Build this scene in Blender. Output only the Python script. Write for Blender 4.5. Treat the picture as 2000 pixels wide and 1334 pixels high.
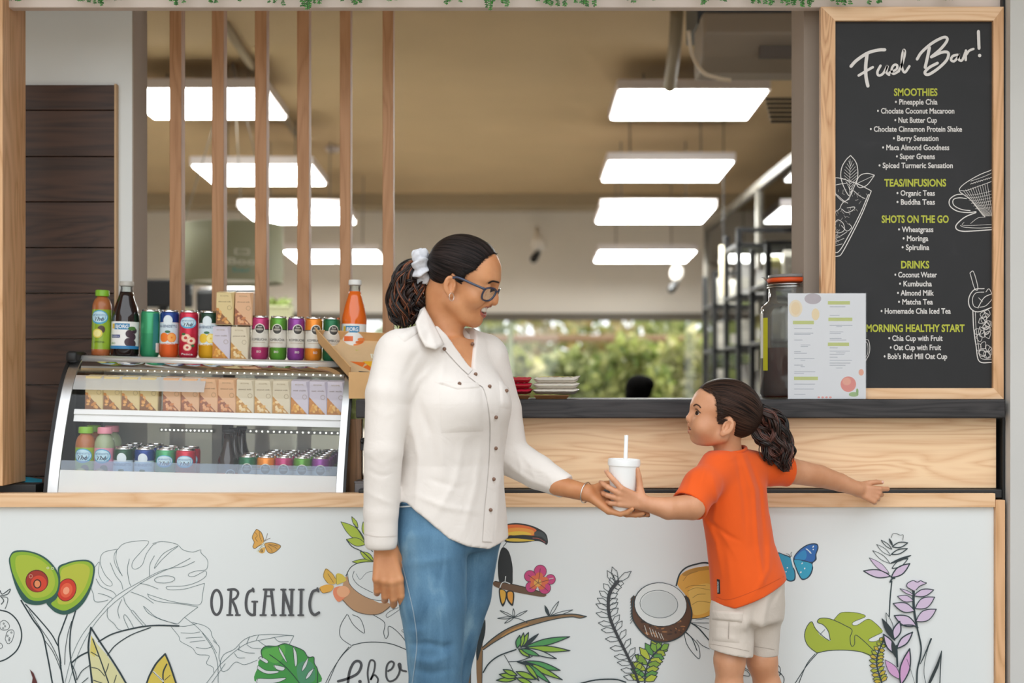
import bpy, bmesh, math, random
import numpy as np
from mathutils import Vector, Matrix, Euler

for _o in list(bpy.data.objects):
    bpy.data.objects.remove(_o)
scene = bpy.context.scene
COL = scene.collection
PI = math.pi

# ------------------------------------------------------------------ camera
FPX, DIST, CAMZ, HORIZON = 2720.0, 4.0, 1.255, 750.0
cam_d = bpy.data.cameras.new('camera')
cam = bpy.data.objects.new('camera', cam_d)
COL.objects.link(cam)
cam.location = (0, -DIST, CAMZ)
cam.rotation_euler = (PI / 2, 0, 0)
cam_d.sensor_width = 36.0
cam_d.lens = 36.0 * FPX / 2000.0
cam_d.shift_y = (HORIZON - 667.0) / 2000.0
cam_d.clip_start = 0.05
cam_d.clip_end = 200
cam_d.dof.use_dof = True
cam_d.dof.focus_distance = 3.82
cam_d.dof.aperture_fstop = 2.2
scene.camera = cam

# ------------------------------------------------------------------ sky and sun
world = bpy.data.worlds.new('world')
scene.world = world
world.use_nodes = True
wn = world.node_tree.nodes['Background']
wn.inputs[0].default_value = (0.93, 0.97, 1.0, 1)
wn.inputs[1].default_value = 1.35
sun_d = bpy.data.lights.new('sun', 'SUN')
sun_d.energy = 4.0
sun_d.angle = math.radians(2.0)
sun_d.color = (1.0, 0.93, 0.82)
sun = bpy.data.objects.new('sun', sun_d)
COL.objects.link(sun)
sun.rotation_euler = Euler((math.radians(-38), 0, math.radians(-28)))
sun.location = (3, 8, 12)

scene.view_settings.view_transform = 'Standard'
scene.view_settings.look = 'None'
scene.view_settings.exposure = 0.80
scene.view_settings.gamma = 1.0
scene.view_settings.use_curve_mapping = False
try:
    scene.cycles.use_denoising = True
    scene.cycles.max_bounces = 8
    scene.cycles.transparent_max_bounces = 16
    scene.cycles.caustics_reflective = False
    scene.cycles.caustics_refractive = False
    scene.cycles.sample_clamp_indirect = 4.0
except Exception:
    pass

# ------------------------------------------------------------------ helpers
def S(Y):
    return FPX / (DIST + Y)

def P(px, py, Y=0.0):
    s = S(Y)
    return np.array(((px - 1000.0) / s, Y, CAMZ - (py - HORIZON) / s))

def lin(c):
    c = c / 255.0
    return c / 12.92 if c <= 0.04045 else ((c + 0.055) / 1.055) ** 2.4

def rgb(h):
    if isinstance(h, str):
        h = h.lstrip('#')
        h = tuple(int(h[i:i + 2], 16) for i in (0, 2, 4))
    return (lin(h[0]), lin(h[1]), lin(h[2]), 1.0)

MATS = {}

class NT:
    def __init__(s, name):
        s.m = bpy.data.materials.new(name)
        s.m.use_nodes = True
        s.t = s.m.node_tree
        s.b = s.t.nodes['Principled BSDF']
        s.out = s.t.nodes['Material Output']
    def n(s, typ, **kw):
        nd = s.t.nodes.new('ShaderNode' + typ)
        for k, v in kw.items():
            if k.startswith('i_'):
                key = k[2:]
                key = int(key) if key.isdigit() else key.replace('_', ' ')
                nd.inputs[key].default_value = v
            else:
                setattr(nd, k, v)
        return nd
    def l(s, a, b):
        s.t.links.new(a, b)
    def ramp(s, fac, stops, interp='LINEAR'):
        r = s.t.nodes.new('ShaderNodeValToRGB')
        cr = r.color_ramp
        cr.interpolation = interp
        while len(cr.elements) < len(stops):
            cr.elements.new(0.5)
        for e, (p, c) in zip(cr.elements, stops):
            e.position = p
            e.color = c
        s.l(fac, r.inputs[0])
        return r
    def bump(s, h, strength=0.2, dist=0.01):
        b = s.n('Bump', i_Strength=strength, i_Distance=dist)
        s.l(h, b.inputs['Height'])
        s.l(b.outputs[0], s.b.inputs['Normal'])
        return b

def mat(name, col, rough=0.5, metal=0.0, var=0.0, vscale=30.0, bump=0.0, bscale=200.0, spec=0.5, emit=None, estr=0.0, sss=0.0, coat=0.0):
    if name in MATS:
        return MATS[name]
    t = NT(name)
    c = rgb(col)
    t.b.inputs['Base Color'].default_value = c
    t.b.inputs['Roughness'].default_value = rough
    t.b.inputs['Metallic'].default_value = metal
    t.b.inputs['Specular IOR Level'].default_value = spec
    if coat:
        t.b.inputs['Coat Weight'].default_value = coat
    if sss:
        t.b.inputs['Subsurface Weight'].default_value = sss
        t.b.inputs['Subsurface Radius'].default_value = (0.012, 0.005, 0.003)
        t.b.inputs['Subsurface Scale'].default_value = 0.6
    if emit:
        t.b.inputs['Emission Color'].default_value = rgb(emit)
        t.b.inputs['Emission Strength'].default_value = estr
    if var or bump:
        tc = t.n('TexCoord')
    if var:
        nz = t.n('TexNoise', i_Scale=vscale, i_Detail=4.0)
        t.l(tc.outputs['Object'], nz.inputs['Vector'])
        lo = tuple(max(0, x * (1 - var)) for x in c[:3]) + (1,)
        hi = tuple(min(1, x * (1 + var)) for x in c[:3]) + (1,)
        r = t.ramp(nz.outputs[0], [(0.3, lo), (0.7, hi)])
        t.l(r.outputs[0], t.b.inputs['Base Color'])
    if bump:
        nb = t.n('TexNoise', i_Scale=bscale, i_Detail=3.0)
        t.l(tc.outputs['Object'], nb.inputs['Vector'])
        t.bump(nb.outputs[0], bump, 0.002)
    MATS[name] = t.m
    return t.m

def wood(name, light, dark, axis='X', scale=1.0, rough=0.5, contrast=1.0, bump=0.12, cath=0.35):
    """plank wood: long grain along an axis with wandering growth rings"""
    if name in MATS:
        return MATS[name]
    t = NT(name)
    tc = t.n('TexCoord')
    mp = t.n('Mapping')
    st = {'X': (0.9, 6, 9), 'Y': (6, 0.9, 9), 'Z': (9, 6, 0.9)}[axis]
    mp.inputs['Scale'].default_value = tuple(v * scale for v in st)
    t.l(tc.outputs['Object'], mp.inputs['Vector'])
    n1 = t.n('TexNoise', i_Scale=1.3, i_Detail=2.0, i_Distortion=0.5)
    t.l(mp.outputs[0], n1.inputs['Vector'])
    mul = t.n('Math', operation='MULTIPLY', i_1=11.0 * (0.6 + cath))
    t.l(n1.outputs[0], mul.inputs[0])
    fr = t.n('Math', operation='PINGPONG', i_1=0.5)
    t.l(mul.outputs[0], fr.inputs[0])
    mp2 = t.n('Mapping')
    st2 = {'X': (3, 60, 110), 'Y': (60, 3, 110), 'Z': (110, 60, 3)}[axis]
    mp2.inputs['Scale'].default_value = tuple(v * scale for v in st2)
    t.l(tc.outputs['Object'], mp2.inputs['Vector'])
    n2 = t.n('TexNoise', i_Scale=1.5, i_Detail=5.0)
    t.l(mp2.outputs[0], n2.inputs['Vector'])
    mx = t.n('Math', operation='MULTIPLY_ADD', i_1=1.1, i_2=0.0)
    t.l(fr.outputs[0], mx.inputs[0])
    ad = t.n('Math', operation='MULTIPLY_ADD', i_1=0.62)
    t.l(n2.outputs[0], ad.inputs[0])
    t.l(mx.outputs[0], ad.inputs[2])
    a, b = rgb(light), rgb(dark)
    mid = tuple((x + y) / 2 for x, y in zip(a, b))
    r = t.ramp(ad.outputs[0], [(0.20, b), (0.42, mid), (0.75, a)])
    t.l(r.outputs[0], t.b.inputs['Base Color'])
    t.b.inputs['Roughness'].default_value = rough
    t.bump(n2.outputs[0], bump, 0.002)
    MATS[name] = t.m
    return t.m

def glass(name, tint='ffffff', rough=0.0, opac=0.0, ior=1.5):
    """thin clear pane: fresnel mirror over a clear pass-through, with an optional milky share"""
    if name in MATS:
        return MATS[name]
    t = NT(name)
    tr = t.n('BsdfTransparent')
    tr.inputs[0].default_value = rgb(tint)
    gl = t.n('BsdfGlossy')
    gl.inputs['Roughness'].default_value = rough
    fr = t.n('Fresnel', i_IOR=ior)
    mx = t.n('MixShader')
    t.l(fr.outputs[0], mx.inputs[0]); t.l(tr.outputs[0], mx.inputs[1]); t.l(gl.outputs[0], mx.inputs[2])
    last = mx
    if opac:
        df = t.n('BsdfDiffuse')
        df.inputs[0].default_value = rgb('f2f4f4')
        m2 = t.n('MixShader', i_0=opac)
        t.l(mx.outputs[0], m2.inputs[1]); t.l(df.outputs[0], m2.inputs[2])
        last = m2
    t.l(last.outputs[0], t.out.inputs[0])
    MATS[name] = t.m
    return t.m

def link(o, parent=None):
    COL.objects.link(o)
    if parent is not None:
        o.parent = parent
    return o

def tag(o, label=None, cat=None, group=None, kind=None):
    if label: o['label'] = label
    if cat: o['category'] = cat
    if group: o['group'] = group
    if kind: o['kind'] = kind
    return o

def thing(name, label, cat, loc=(0, 0, 0), group=None, rot=(0, 0, 0)):
    o = bpy.data.objects.new(name, None)
    o.empty_display_size = 0.05
    o.location = [float(v) for v in loc]
    o.rotation_euler = rot
    COL.objects.link(o)
    return tag(o, label, cat, group)

def mk(name, verts, faces, m=None, parent=None, smooth=False, world=False, mi=None):
    """mesh object; m may be a list of materials with per-face indices mi"""
    me = bpy.data.meshes.new(name)
    v = np.asarray(verts, dtype=float).reshape(-1, 3)
    if world and parent is not None:
        p, off = parent, np.zeros(3)
        while p is not None:
            off += np.array(p.location)
            p = p.parent
        v = v - off
    me.from_pydata(v.tolist(), [], [list(map(int, f)) for f in faces])
    ms = m if isinstance(m, (list, tuple)) else ([m] if m else [])
    for q in ms:
        me.materials.append(q)
    if mi is not None:
        me.polygons.foreach_set('material_index', np.asarray(mi, dtype=np.int32))
    if smooth:
        me.polygons.foreach_set('use_smooth', np.ones(len(me.polygons), dtype=bool))
    me.update()
    o = bpy.data.objects.new(name, me)
    return link(o, parent)

class G:
    """collects geometry for one mesh"""
    def __init__(s):
        s.v, s.f, s.mi = [], [], []
        s.m = 0
    def add(s, v, f):
        b = len(s.v)
        s.v.extend([tuple(map(float, p)) for p in v])
        s.f.extend([tuple(i + b for i in q) for q in f])
        s.mi.extend([s.m] * len(f))
        return s
    def box(s, x0, x1, y0, y1, z0, z1):
        v = [(x, y, z) for z in (z0, z1) for y in (y0, y1) for x in (x0, x1)]
        return s.add(v, [(0, 2, 3, 1), (4, 5, 7, 6), (0, 1, 5, 4), (2, 6, 7, 3), (0, 4, 6, 2), (1, 3, 7, 5)])
    def bbox(s, x0, x1, y0, y1, z0, z1, b=0.004, seg=2):
        bm = bmesh.new()
        bmesh.ops.create_cube(bm, size=1.0)
        for q in bm.verts:
            q.co = Vector(((x0 + x1) / 2 + q.co.x * (x1 - x0), (y0 + y1) / 2 + q.co.y * (y1 - y0), (z0 + z1) / 2 + q.co.z * (z1 - z0)))
        b = min(b, 0.45 * min(abs(x1 - x0), abs(y1 - y0), abs(z1 - z0)))
        bmesh.ops.bevel(bm, geom=bm.edges[:], offset=b, segments=seg, affect='EDGES', profile=0.5)
        bm.verts.index_update()
        s.add([q.co[:] for q in bm.verts], [[q.index for q in f.verts] for f in bm.faces])
        bm.free()
        return s
    def tube(s, pts, r, seg=8, closed=False, cap=True):
        pts = [np.array(p, dtype=float) for p in pts]
        n = len(pts)
        rr = r if hasattr(r, '__len__') else [r] * n
        v, f = [], []
        up = None
        for i, p in enumerate(pts):
            a = pts[i - 1] if (i > 0 or closed) else p
            b = pts[(i + 1) % n] if (i < n - 1 or closed) else p
            d = b - a
            d = d / (np.linalg.norm(d) + 1e-12)
            if up is None:
                up = np.array((0, 0, 1.0)) if abs(d[2]) < 0.9 else np.array((1.0, 0, 0))
            up = up - d * np.dot(up, d)
            up = up / (np.linalg.norm(up) + 1e-12)
            w = np.cross(d, up)
            for k in range(seg):
                a_ = 2 * PI * k / seg
                v.append(p + rr[i] * (math.cos(a_) * up + math.sin(a_) * w))
        m_ = n if closed else n - 1
        for i in range(m_):
            for k in range(seg):
                a0, a1 = i * seg + k, i * seg + (k + 1) % seg
                b0, b1 = ((i + 1) % n) * seg + k, ((i + 1) % n) * seg + (k + 1) % seg
                f.append((a0, a1, b1, b0))
        if cap and not closed:
            f.append(tuple(range(seg))[::-1])
            f.append(tuple((n - 1) * seg + k for k in range(seg)))
        return s.add(v, f)
    def lathe(s, prof, seg=28, c=(0, 0, 0), cap=True):
        v, f = [], []
        for r, z in prof:
            for k in range(seg):
                a = 2 * PI * k / seg
                v.append((c[0] + r * math.sin(a), c[1] - r * math.cos(a), c[2] + z))
        for i in range(len(prof) - 1):
            for k in range(seg):
                f.append((i * seg + k, i * seg + (k + 1) % seg, (i + 1) * seg + (k + 1) % seg, (i + 1) * seg + k))
        if cap:
            if prof[0][0] > 1e-6: f.append(tuple(range(seg))[::-1])
            if prof[-1][0] > 1e-6: f.append(tuple((len(prof) - 1) * seg + k for k in range(seg)))
        return s.add(v, f)
    def prism(s, poly, y0, y1):
        """polygon in x,z extruded along y"""
        n = len(poly)
        v = [(x, y0, z) for x, z in poly] + [(x, y1, z) for x, z in poly]
        f = [tuple(range(n)), tuple(range(2 * n - 1, n - 1, -1))]
        f += [(i, i + n, (i + 1) % n + n, (i + 1) % n) for i in range(n)]
        return s.add(v, f)
    def prismx(s, poly, x0, x1):
        """polygon in y,z extruded along x"""
        n = len(poly)
        v = [(x0, y, z) for y, z in poly] + [(x1, y, z) for y, z in poly]
        f = [tuple(range(n)), tuple(range(2 * n - 1, n - 1, -1))]
        f += [(i, i + n, (i + 1) % n + n, (i + 1) % n) for i in range(n)]
        return s.add(v, f)
    def ball(s, c, r, seg=12, ring=8):
        rx = r if hasattr(r, '__len__') else (r, r, r)
        v = [(c[0], c[1], c[2] - rx[2])]
        f = []
        for i in range(1, ring):
            t_ = PI * i / ring
            for k in range(seg):
                a = 2 * PI * k / seg
                v.append((c[0] + rx[0] * math.sin(t_) * math.cos(a), c[1] + rx[1] * math.sin(t_) * math.sin(a), c[2] - rx[2] * math.cos(t_)))
        v.append((c[0], c[1], c[2] + rx[2]))
        for k in range(seg):
            f.append((0, 1 + (k + 1) % seg, 1 + k))
            b = 1 + (ring - 2) * seg
            f.append((len(v) - 1, b + k, b + (k + 1) % seg))
        for i in range(ring - 2):
            for k in range(seg):
                f.append((1 + i * seg + k, 1 + i * seg + (k + 1) % seg, 1 + (i + 1) * seg + (k + 1) % seg, 1 + (i + 1) * seg + k))
        return s.add(v, f)
    def xf(s, M, start=0):
        for i in range(start, len(s.v)):
            s.v[i] = tuple(M @ Vector(s.v[i]))
        return s
    def obj(s, name, m, parent=None, smooth=False, world=False):
        return mk(name, s.v, s.f, m, parent, smooth, world, s.mi if isinstance(m, (list, tuple)) else None)

def smooth_by_angle(o, deg=40):
    me = o.data
    me.polygons.foreach_set('use_smooth', np.ones(len(me.polygons), dtype=bool))
    try:
        me.set_sharp_from_angle(angle=math.radians(deg))
    except Exception:
        pass
    return o

def catmull(pts, sub=6, closed=False):
    p = [np.array(q, dtype=float) for q in pts]
    if len(p) < 3 or sub <= 1:
        return p
    n = len(p)
    out = []
    for i in range(n if closed else n - 1):
        p0 = p[(i - 1) % n] if (closed or i > 0) else 2 * p[0] - p[1]
        p1, p2 = p[i], p[(i + 1) % n]
        p3 = p[(i + 2) % n] if (closed or i + 2 < n) else 2 * p[-1] - p[-2]
        for k in range(sub):
            t_ = k / sub
            out.append(0.5 * ((2 * p1) + (p2 - p0) * t_ + (2 * p0 - 5 * p1 + 4 * p2 - p3) * t_ ** 2 + (3 * p1 - p0 - 3 * p2 + p3) * t_ ** 3))
    if not closed:
        out.append(p[-1])
    return out

def copy_tree(root, loc=None, rot=None, label=None, group=None):
    r = root.copy()
    COL.objects.link(r)
    if loc is not None: r.location = [float(v) for v in loc]
    if rot is not None: r.rotation_euler = rot
    if label: r['label'] = label
    if group: r['group'] = group
    for ch in root.children:
        c = ch.copy()
        COL.objects.link(c)
        c.parent = r
        for g in ch.children:
            d = g.copy()
            COL.objects.link(d)
            d.parent = c
    return r

# text as flat mesh, 2-D vertices with the baseline at zero
_tx = {}
def text2d(string, offset=0.0, shear=0.0):
    key = (string, offset, shear)
    if key in _tx:
        return _tx[key]
    cu = bpy.data.curves.new('lettering', 'FONT')
    cu.body = string
    cu.size = 1.0
    cu.offset = offset
    cu.shear = shear
    cu.resolution_u = 3
    cu.fill_mode = 'FRONT'
    ob = bpy.data.objects.new('lettering', cu)
    COL.objects.link(ob)
    dg = bpy.context.evaluated_depsgraph_get()
    me = bpy.data.meshes.new_from_object(ob.evaluated_get(dg))
    v = np.array([q.co[:2] for q in me.vertices])
    f = [tuple(q.vertices) for q in me.polygons]
    bpy.data.objects.remove(ob)
    bpy.data.curves.remove(cu)
    bpy.data.meshes.remove(me)
    _tx[key] = (v, f)
    return v, f

def fit_text(string, x0, x1, z0, z1, offset=0.0, shear=0.0, capref='H'):
    """scale lettering so it spans x0..x1 and the capitals stand z0..z1"""
    v, f = text2d(string, offset, shear)
    cv, _ = text2d(capref, offset, 0.0)
    h = cv[:, 1].max() - cv[:, 1].min()
    b = cv[:, 1].min()
    lo, hi = v[:, 0].min(), v[:, 0].max()
    out = np.empty_like(v)
    out[:, 0] = x0 + (v[:, 0] - lo) / (hi - lo) * (x1 - x0)
    out[:, 1] = z0 + (v[:, 1] - b) / h * (z1 - z0)
    return out, f

def wrap(v2, r):
    """lay flat x,z points round a can of radius r that faces -y"""
    return [(r * math.sin(x / r), -r * math.cos(x / r), z) for x, z in v2]
# ================================================================== THE SETTING
M_white = mat('painted wall white', 'e8ecec', 0.75, var=0.03, vscale=3)
M_pink = mat('warm grey header paint', 'e0d2ca', 0.8, var=0.03, vscale=4)
M_oak = wood('oak veneer', 'edc79f', 'd8a87a', 'X', 1.0, 0.45)
M_oakz = wood('oak veneer upright', 'dfb084', 'c39262', 'Z', 1.0, 0.45)
M_slat = wood('slat timber', 'b98a62', 'a3744c', 'Z', 1.3, 0.55, cath=0.0)
M_dark = wood('dark walnut boards', '4a3226', '2a1c16', 'X', 1.0, 0.5, cath=0.1)
M_black = mat('black metal', '1b1c1e', 0.45, var=0.2, vscale=12)
M_blackwood = wood('charcoal stained timber', '353233', '161517', 'X', 1.5, 0.6, bump=0.35, cath=0.05)
M_tan = mat('tan ceiling paint', 'c9b08a', 0.85, var=0.05, vscale=1.2)
M_back = mat('back wall paint', 'e0d9cf', 0.85, var=0.03, vscale=1.5)
M_floor = mat('interior floor tile', '9a9288', 0.5, var=0.08, vscale=2)
M_pave = mat('pale paving', '8e897f', 0.85, var=0.08, vscale=1.5)
M_lamp = mat('lamp housing', 'd8cfcd', 0.5)
M_diff = mat('lit diffuser', 'ffffff', 0.5, emit='fdfffb', estr=15.5)
M_pane = glass('window glass')
M_grey = mat('column grey', 'a99a8d', 0.8, var=0.03, vscale=3)
M_sign = mat('panel sheet white', 'e0e4e4', 0.28, var=0.015, vscale=1.0)

def struct(o):
    o['kind'] = 'structure'
    return o

def sbox(name, x0, x1, y0, y1, z0, z1, m, parent=None, b=0.0, kind=True):
    g = G()
    if b:
        g.bbox(x0, x1, y0, y1, z0, z1, b)
    else:
        g.box(x0, x1, y0, y1, z0, z1)
    o = g.obj(name, m, parent)
    if kind and parent is None:
        struct(o)
    return o

def X0(px, Y=0.0): return (px - 1000.0) / S(Y)
def Z0(py, Y=0.0): return CAMZ - (py - HORIZON) / S(Y)

# ground outside, step along the counter, floor and ceiling inside
sbox('ground_paving', -30, 30, -45, 0.0, -0.10, 0.0, M_pave)
struct(G().bbox(-3.2, 3.2, -0.62, -0.02, 0.0, 0.14, 0.01).obj('step', M_pave))
sbox('floor', -6, 6, 0.0, 11.2, -0.10, 0.0, M_floor)
sbox('ceiling', -6, 6, 0.25, 11.2, 3.24, 3.40, M_tan)
sbox('canopy_unseen', -6, 6, -0.8, 0.25, 2.75, 2.95, M_white)  # unseen canopy, depth set to balance light on people and wall
sbox('ground_garden', -30, 30, 11.2, 60, -0.12, -0.02, mat('garden soil', '6d7048', 0.9, var=0.3, vscale=1))

# unseen walls added on both sides to block and steer the sky light
sbox('wall_blocker_right', 4.6, 5.0, -9.0, -0.6, 0.0, 4.0, mat('light blocker render', '8f8479', 0.9, var=0.1, vscale=1))
sbox('wall_blocker_left', -5.0, -4.6, -9.0, -0.6, 0.0, 4.0, mat('light blocker render', '8f8479', 0.9, var=0.1, vscale=1))
# header over the opening
sbox('trim_header', -3.2, 3.2, 0.03, 0.07, Z0(22, 0.07), 2.75, M_pink, b=0.004)

# back wall with a long window
BW = 11.0
z_head, z_ceil = Z0(612, BW), 3.24
g = G()
g.box(-6, 6, BW, BW + 0.2, z_head, z_ceil)
g.box(-6, X0(130, BW), BW, BW + 0.2, 0.75, z_head)
g.box(X0(1440, BW), 6, BW, BW + 0.2, 0.75, z_head)
g.box(-6, 6, BW, BW + 0.2, 0.0, 0.75)
struct(g.obj('wall_back', M_back))
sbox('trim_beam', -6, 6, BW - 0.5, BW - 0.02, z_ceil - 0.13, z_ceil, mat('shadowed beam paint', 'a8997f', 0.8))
wf = struct(G().box(X0(130, BW), X0(1440, BW), BW - 0.04, BW + 0.02, z_head - 0.08, z_head).obj('window_1', mat('window frame dark', '5b5348', 0.6)))
for k, px in enumerate((130, 480, 992, 1430)):
    G().box(X0(px, BW), X0(px, BW) + 0.055, BW + 0.02, BW + 0.08, 0.75, z_head - 0.08).obj('mullion', mat('pale green mullion', 'b4c0a8', 0.6), wf)
for a, b in ((130, 480), (480, 992), (992, 1430)):
    G().box(X0(a, BW) + 0.055, X0(b, BW), BW + 0.045, BW + 0.05, 0.75, z_head - 0.08).obj('pane', M_pane, wf)
sbox('wall_far_left', -6.15, -6, 0.25, 11.2, 0, 3.24, M_back)
sbox('wall_far_right', 6, 6.15, 0.25, 11.2, 0, 3.24, M_back)

# glass partition inside on the right, slim frame
gp = struct(G().bbox(1.84, 1.90, 3.6, 9.4, 0.0, 0.08, 0.005).obj('window_2', mat('partition frame', '8f8a80', 0.4)))
G().box(1.865, 1.873, 3.65, 6.5, 0.08, 2.72).obj('pane', M_pane, gp)
G().box(1.865, 1.873, 6.55, 9.35, 0.08, 2.72).obj('pane', M_pane, gp)
for y in (3.6, 6.5, 9.35):
    G().box(1.845, 1.895, y, y + 0.05, 0.08, 2.74).obj('upright', MATS['partition frame'], gp)
G().box(1.845, 1.895, 3.6, 9.4, 2.72, 2.78).obj('top_rail', MATS['partition frame'], gp)

# left: white wall with the walnut panel, and its grey return
YL = 0.46
wl = sbox('wall_left', X0(-60, YL), X0(258, YL), YL, YL + 0.17, 0, 2.75, M_white)
sbox('trim_reveal', X0(258, YL), X0(258, YL) + 0.004, YL + 0.002, YL + 0.17, 0, 2.75, M_grey)
wp = thing('panelled_door', 'dark walnut door of wide horizontal boards in the white wall', 'door', (X0(134, YL), YL - 0.02, 0.0))
ys = [168, 218, 308, 396, 485, 574, 663, 752, 841, 930, 1019, 1108, 1197, 1286, 1375, 1470]
for a, b in zip(ys[:-1], ys[1:]):
    G().bbox(X0(20, YL), X0(228, YL), YL - 0.022, YL - 0.001, max(0.002, Z0(b, YL) + 0.0012), Z0(a, YL) - 0.0012, 0.0015, 1).obj('board', M_dark, wp, world=True)
G().bbox(X0(227.5, YL), X0(232, YL), YL - 0.026, YL - 0.001, 0.002, Z0(167, YL), 0.001).obj('edge_strip', mat('pale edge strip', 'c3a27c', 0.6), wp, world=True)
hd = G().tube(catmull([P(30, 768, 0.40), P(34, 775, 0.37), P(37, 790, 0.365), P(38, 808, 0.37)]), [0.004, 0.006] + [0.0075] * 15 + [0.007, 0.006], 8) if False else G()
hp = catmull([P(29, 763, 0.44), P(31, 766, 0.40), P(35, 782, 0.39), P(37, 806, 0.40)], 5)
hd.tube(hp, [0.006 + 0.003 * math.sin(PI * i / (len(hp) - 1)) for i in range(len(hp))], 8)
hd.tube([P(30, 800, 0.44), P(33, 800, 0.40)], 0.010, 8)
hd.obj('handle', mat('chrome', 'd5d5d5', 0.15, 1.0), wp, True, True)

# left wooden jamb
jb = struct(G().bbox(X0(-60), X0(10), -0.02, 0.17, Z0(948), Z0(-40), 0.002).obj('trim_jamb', M_oakz))
# right-hand column of the opening and white wall beyond
sbox('column_opening', X0(1546, 0.30), X0(1720, 0.30), 0.12, 0.30, 0.0, 2.75, M_grey)
sbox('wall_right', X0(1966), 3.2, -0.03, 0.30, 0.0, 2.95, mat('painted wall grey white', 'c9c8c5', 0.75, var=0.03, vscale=3))
sbox('trim_gap', X0(1960.5), X0(1966), 0.01, 0.28, 0.0, 2.75, M_black)

# slat screen
YS = 0.52
sl = thing('slat_screen', 'screen of six upright brown timber slats behind the drinks cabinet', 'screen', (X0(550, YS), YS, 1.0))
for xa, xb in ((331, 354), (413.5, 437), (497.5, 520.5), (580, 603.5), (663.5, 684.5), (747, 768)):
    G().bbox(X0(xa, YS), X0(xb, YS), YS, YS + 0.055, 0.96, 2.60, 0.002).obj('slat', M_slat, sl, world=True)
G().bbox(X0(300, YS), X0(790, YS), YS - 0.005, YS + 0.06, 2.60, 2.66, 0.002).obj('top_rail', M_slat, sl, world=True)
G().bbox(X0(300, YS), X0(790, YS), YS - 0.005, YS + 0.06, 0.90, 0.96, 0.002).obj('bottom_rail', M_slat, sl, world=True)

# ---------------------------------------------------------------- front counter
zr1, zr0 = Z0(963), Z0(990)
fr = struct(G().box(X0(-70), X0(1941), 0.0, 0.02, 0.16, zr0).obj('counter_panel', M_sign))
frm = struct(G().bbox(X0(-70), X0(1941), -0.014, 0.03, zr0, zr1, 0.0015).obj('trim_counter_rail', M_oak))
G().bbox(X0(1941.5), X0(1960), -0.014, 0.03, 0.16, Z0(976), 0.0015).obj('end_stile', M_oakz, frm)
# cabinet body behind the panel and the worktop that carries the drinks cabinet
bd = struct(G().box(X0(-70), X0(1950), 0.03, 0.62, 0.0, 0.872).obj('counter_body', M_white))
wt = struct(G().bbox(X0(-70), X0(716), 0.03, 0.70, 0.872, 0.905, 0.003).obj('counter_worktop', mat('dark worktop', '2c2a2b', 0.4)))
# raised bar front
rb = struct(G().bbox(X0(712), X0(1953), 0.030, 0.055, Z0(955), Z0(814), 0.002).obj('bar_front_panel', wood('pale oak front', 'f8d4aa', 'e2b286', 'X', 1.0, 0.45)))
struct(G().bbox(X0(700), X0(1958), 0.002, 0.05, Z0(973), Z0(956), 0.003).obj('bar_black_rail', M_black))
struct(G().box(X0(712), X0(1950), 0.055, 0.40, 0.872, 1.150).obj('bar_carcass', mat('bar carcass grey', '8b857e', 0.7)))
# charcoal bar top
bt = tag(G().bbox(X0(697), X0(1957), -0.03, 0.46, Z0(817, -0.03), Z0(780, -0.03), 0.005, 3).obj('bar_counter', M_blackwood), 'charcoal stained timber bar top with worn front edge', 'counter top')
BARZ = Z0(780, -0.03)
# post and hinge bits seen in the slot between drinks cabinet and bar
struct(G().bbox(X0(683, 0.2), X0(709, 0.2), 0.16, 0.2, 0.906, 1.15, 0.002).obj('trim_bar_end', wood('bar end timber', 'c18f63', '8d5f3b', 'Z', 1.0, 0.35)))
la = thing('latch_plate', 'small black latch on the timber bar end beside the drinks cabinet', 'latch', P(707, 868, 0.1))
G().bbox(*[v for p in zip(P(704, 880, 0.11) + (0, -0.004, 0), P(711, 856, 0.11) + (0, 0.048, 0)) for v in p], 0.002).obj('plate', M_black, la, world=True)
G().ball(P(708, 862, 0.10), 0.007).obj('knob', M_black, la, True, True)
gt = thing('drip_tray', 'grey metal box beside the drinks cabinet foot', 'tray', (X0(700), 0.06, 0.9055))
G().bbox(X0(688), X0(713), 0.055, 0.15, 0.9055, Z0(945), 0.002).obj('tray_body', mat('dull grey steel', '6d6a6b', 0.4, 0.6), gt, world=True)
G().bbox(X0(687.5), X0(713.5), 0.053, 0.152, Z0(946), Z0(943), 0.001).obj('tray_rim', mat('dull grey steel', '6d6a6b', 0.4, 0.6), gt, world=True)
# teal folder on the worktop by the jamb
fo = thing('teal_folder', 'teal folder lying on the worktop behind the oak jamb', 'folder', (X0(40), 0.2, 0.9055))
G().add([P(-10, 922, 0.2), P(82, 936, 0.2), P(82, 946, 0.16), P(-10, 946, 0.16), P(-10, 948, 0.36), P(82, 948, 0.36)], [(0, 1, 2, 3), (0, 4, 5, 1), (3, 2, 5, 4), (0, 3, 4), (1, 5, 2)]).obj('cover', mat('teal card', '1a84a0', 0.5), fo, world=True)
fb = tag(G().bbox(X0(-20), X0(56), 0.06, 0.15, 0.9055, Z0(949), 0.003).obj('black_tray', M_black), 'low black tray at the foot of the oak jamb', 'tray')

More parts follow.
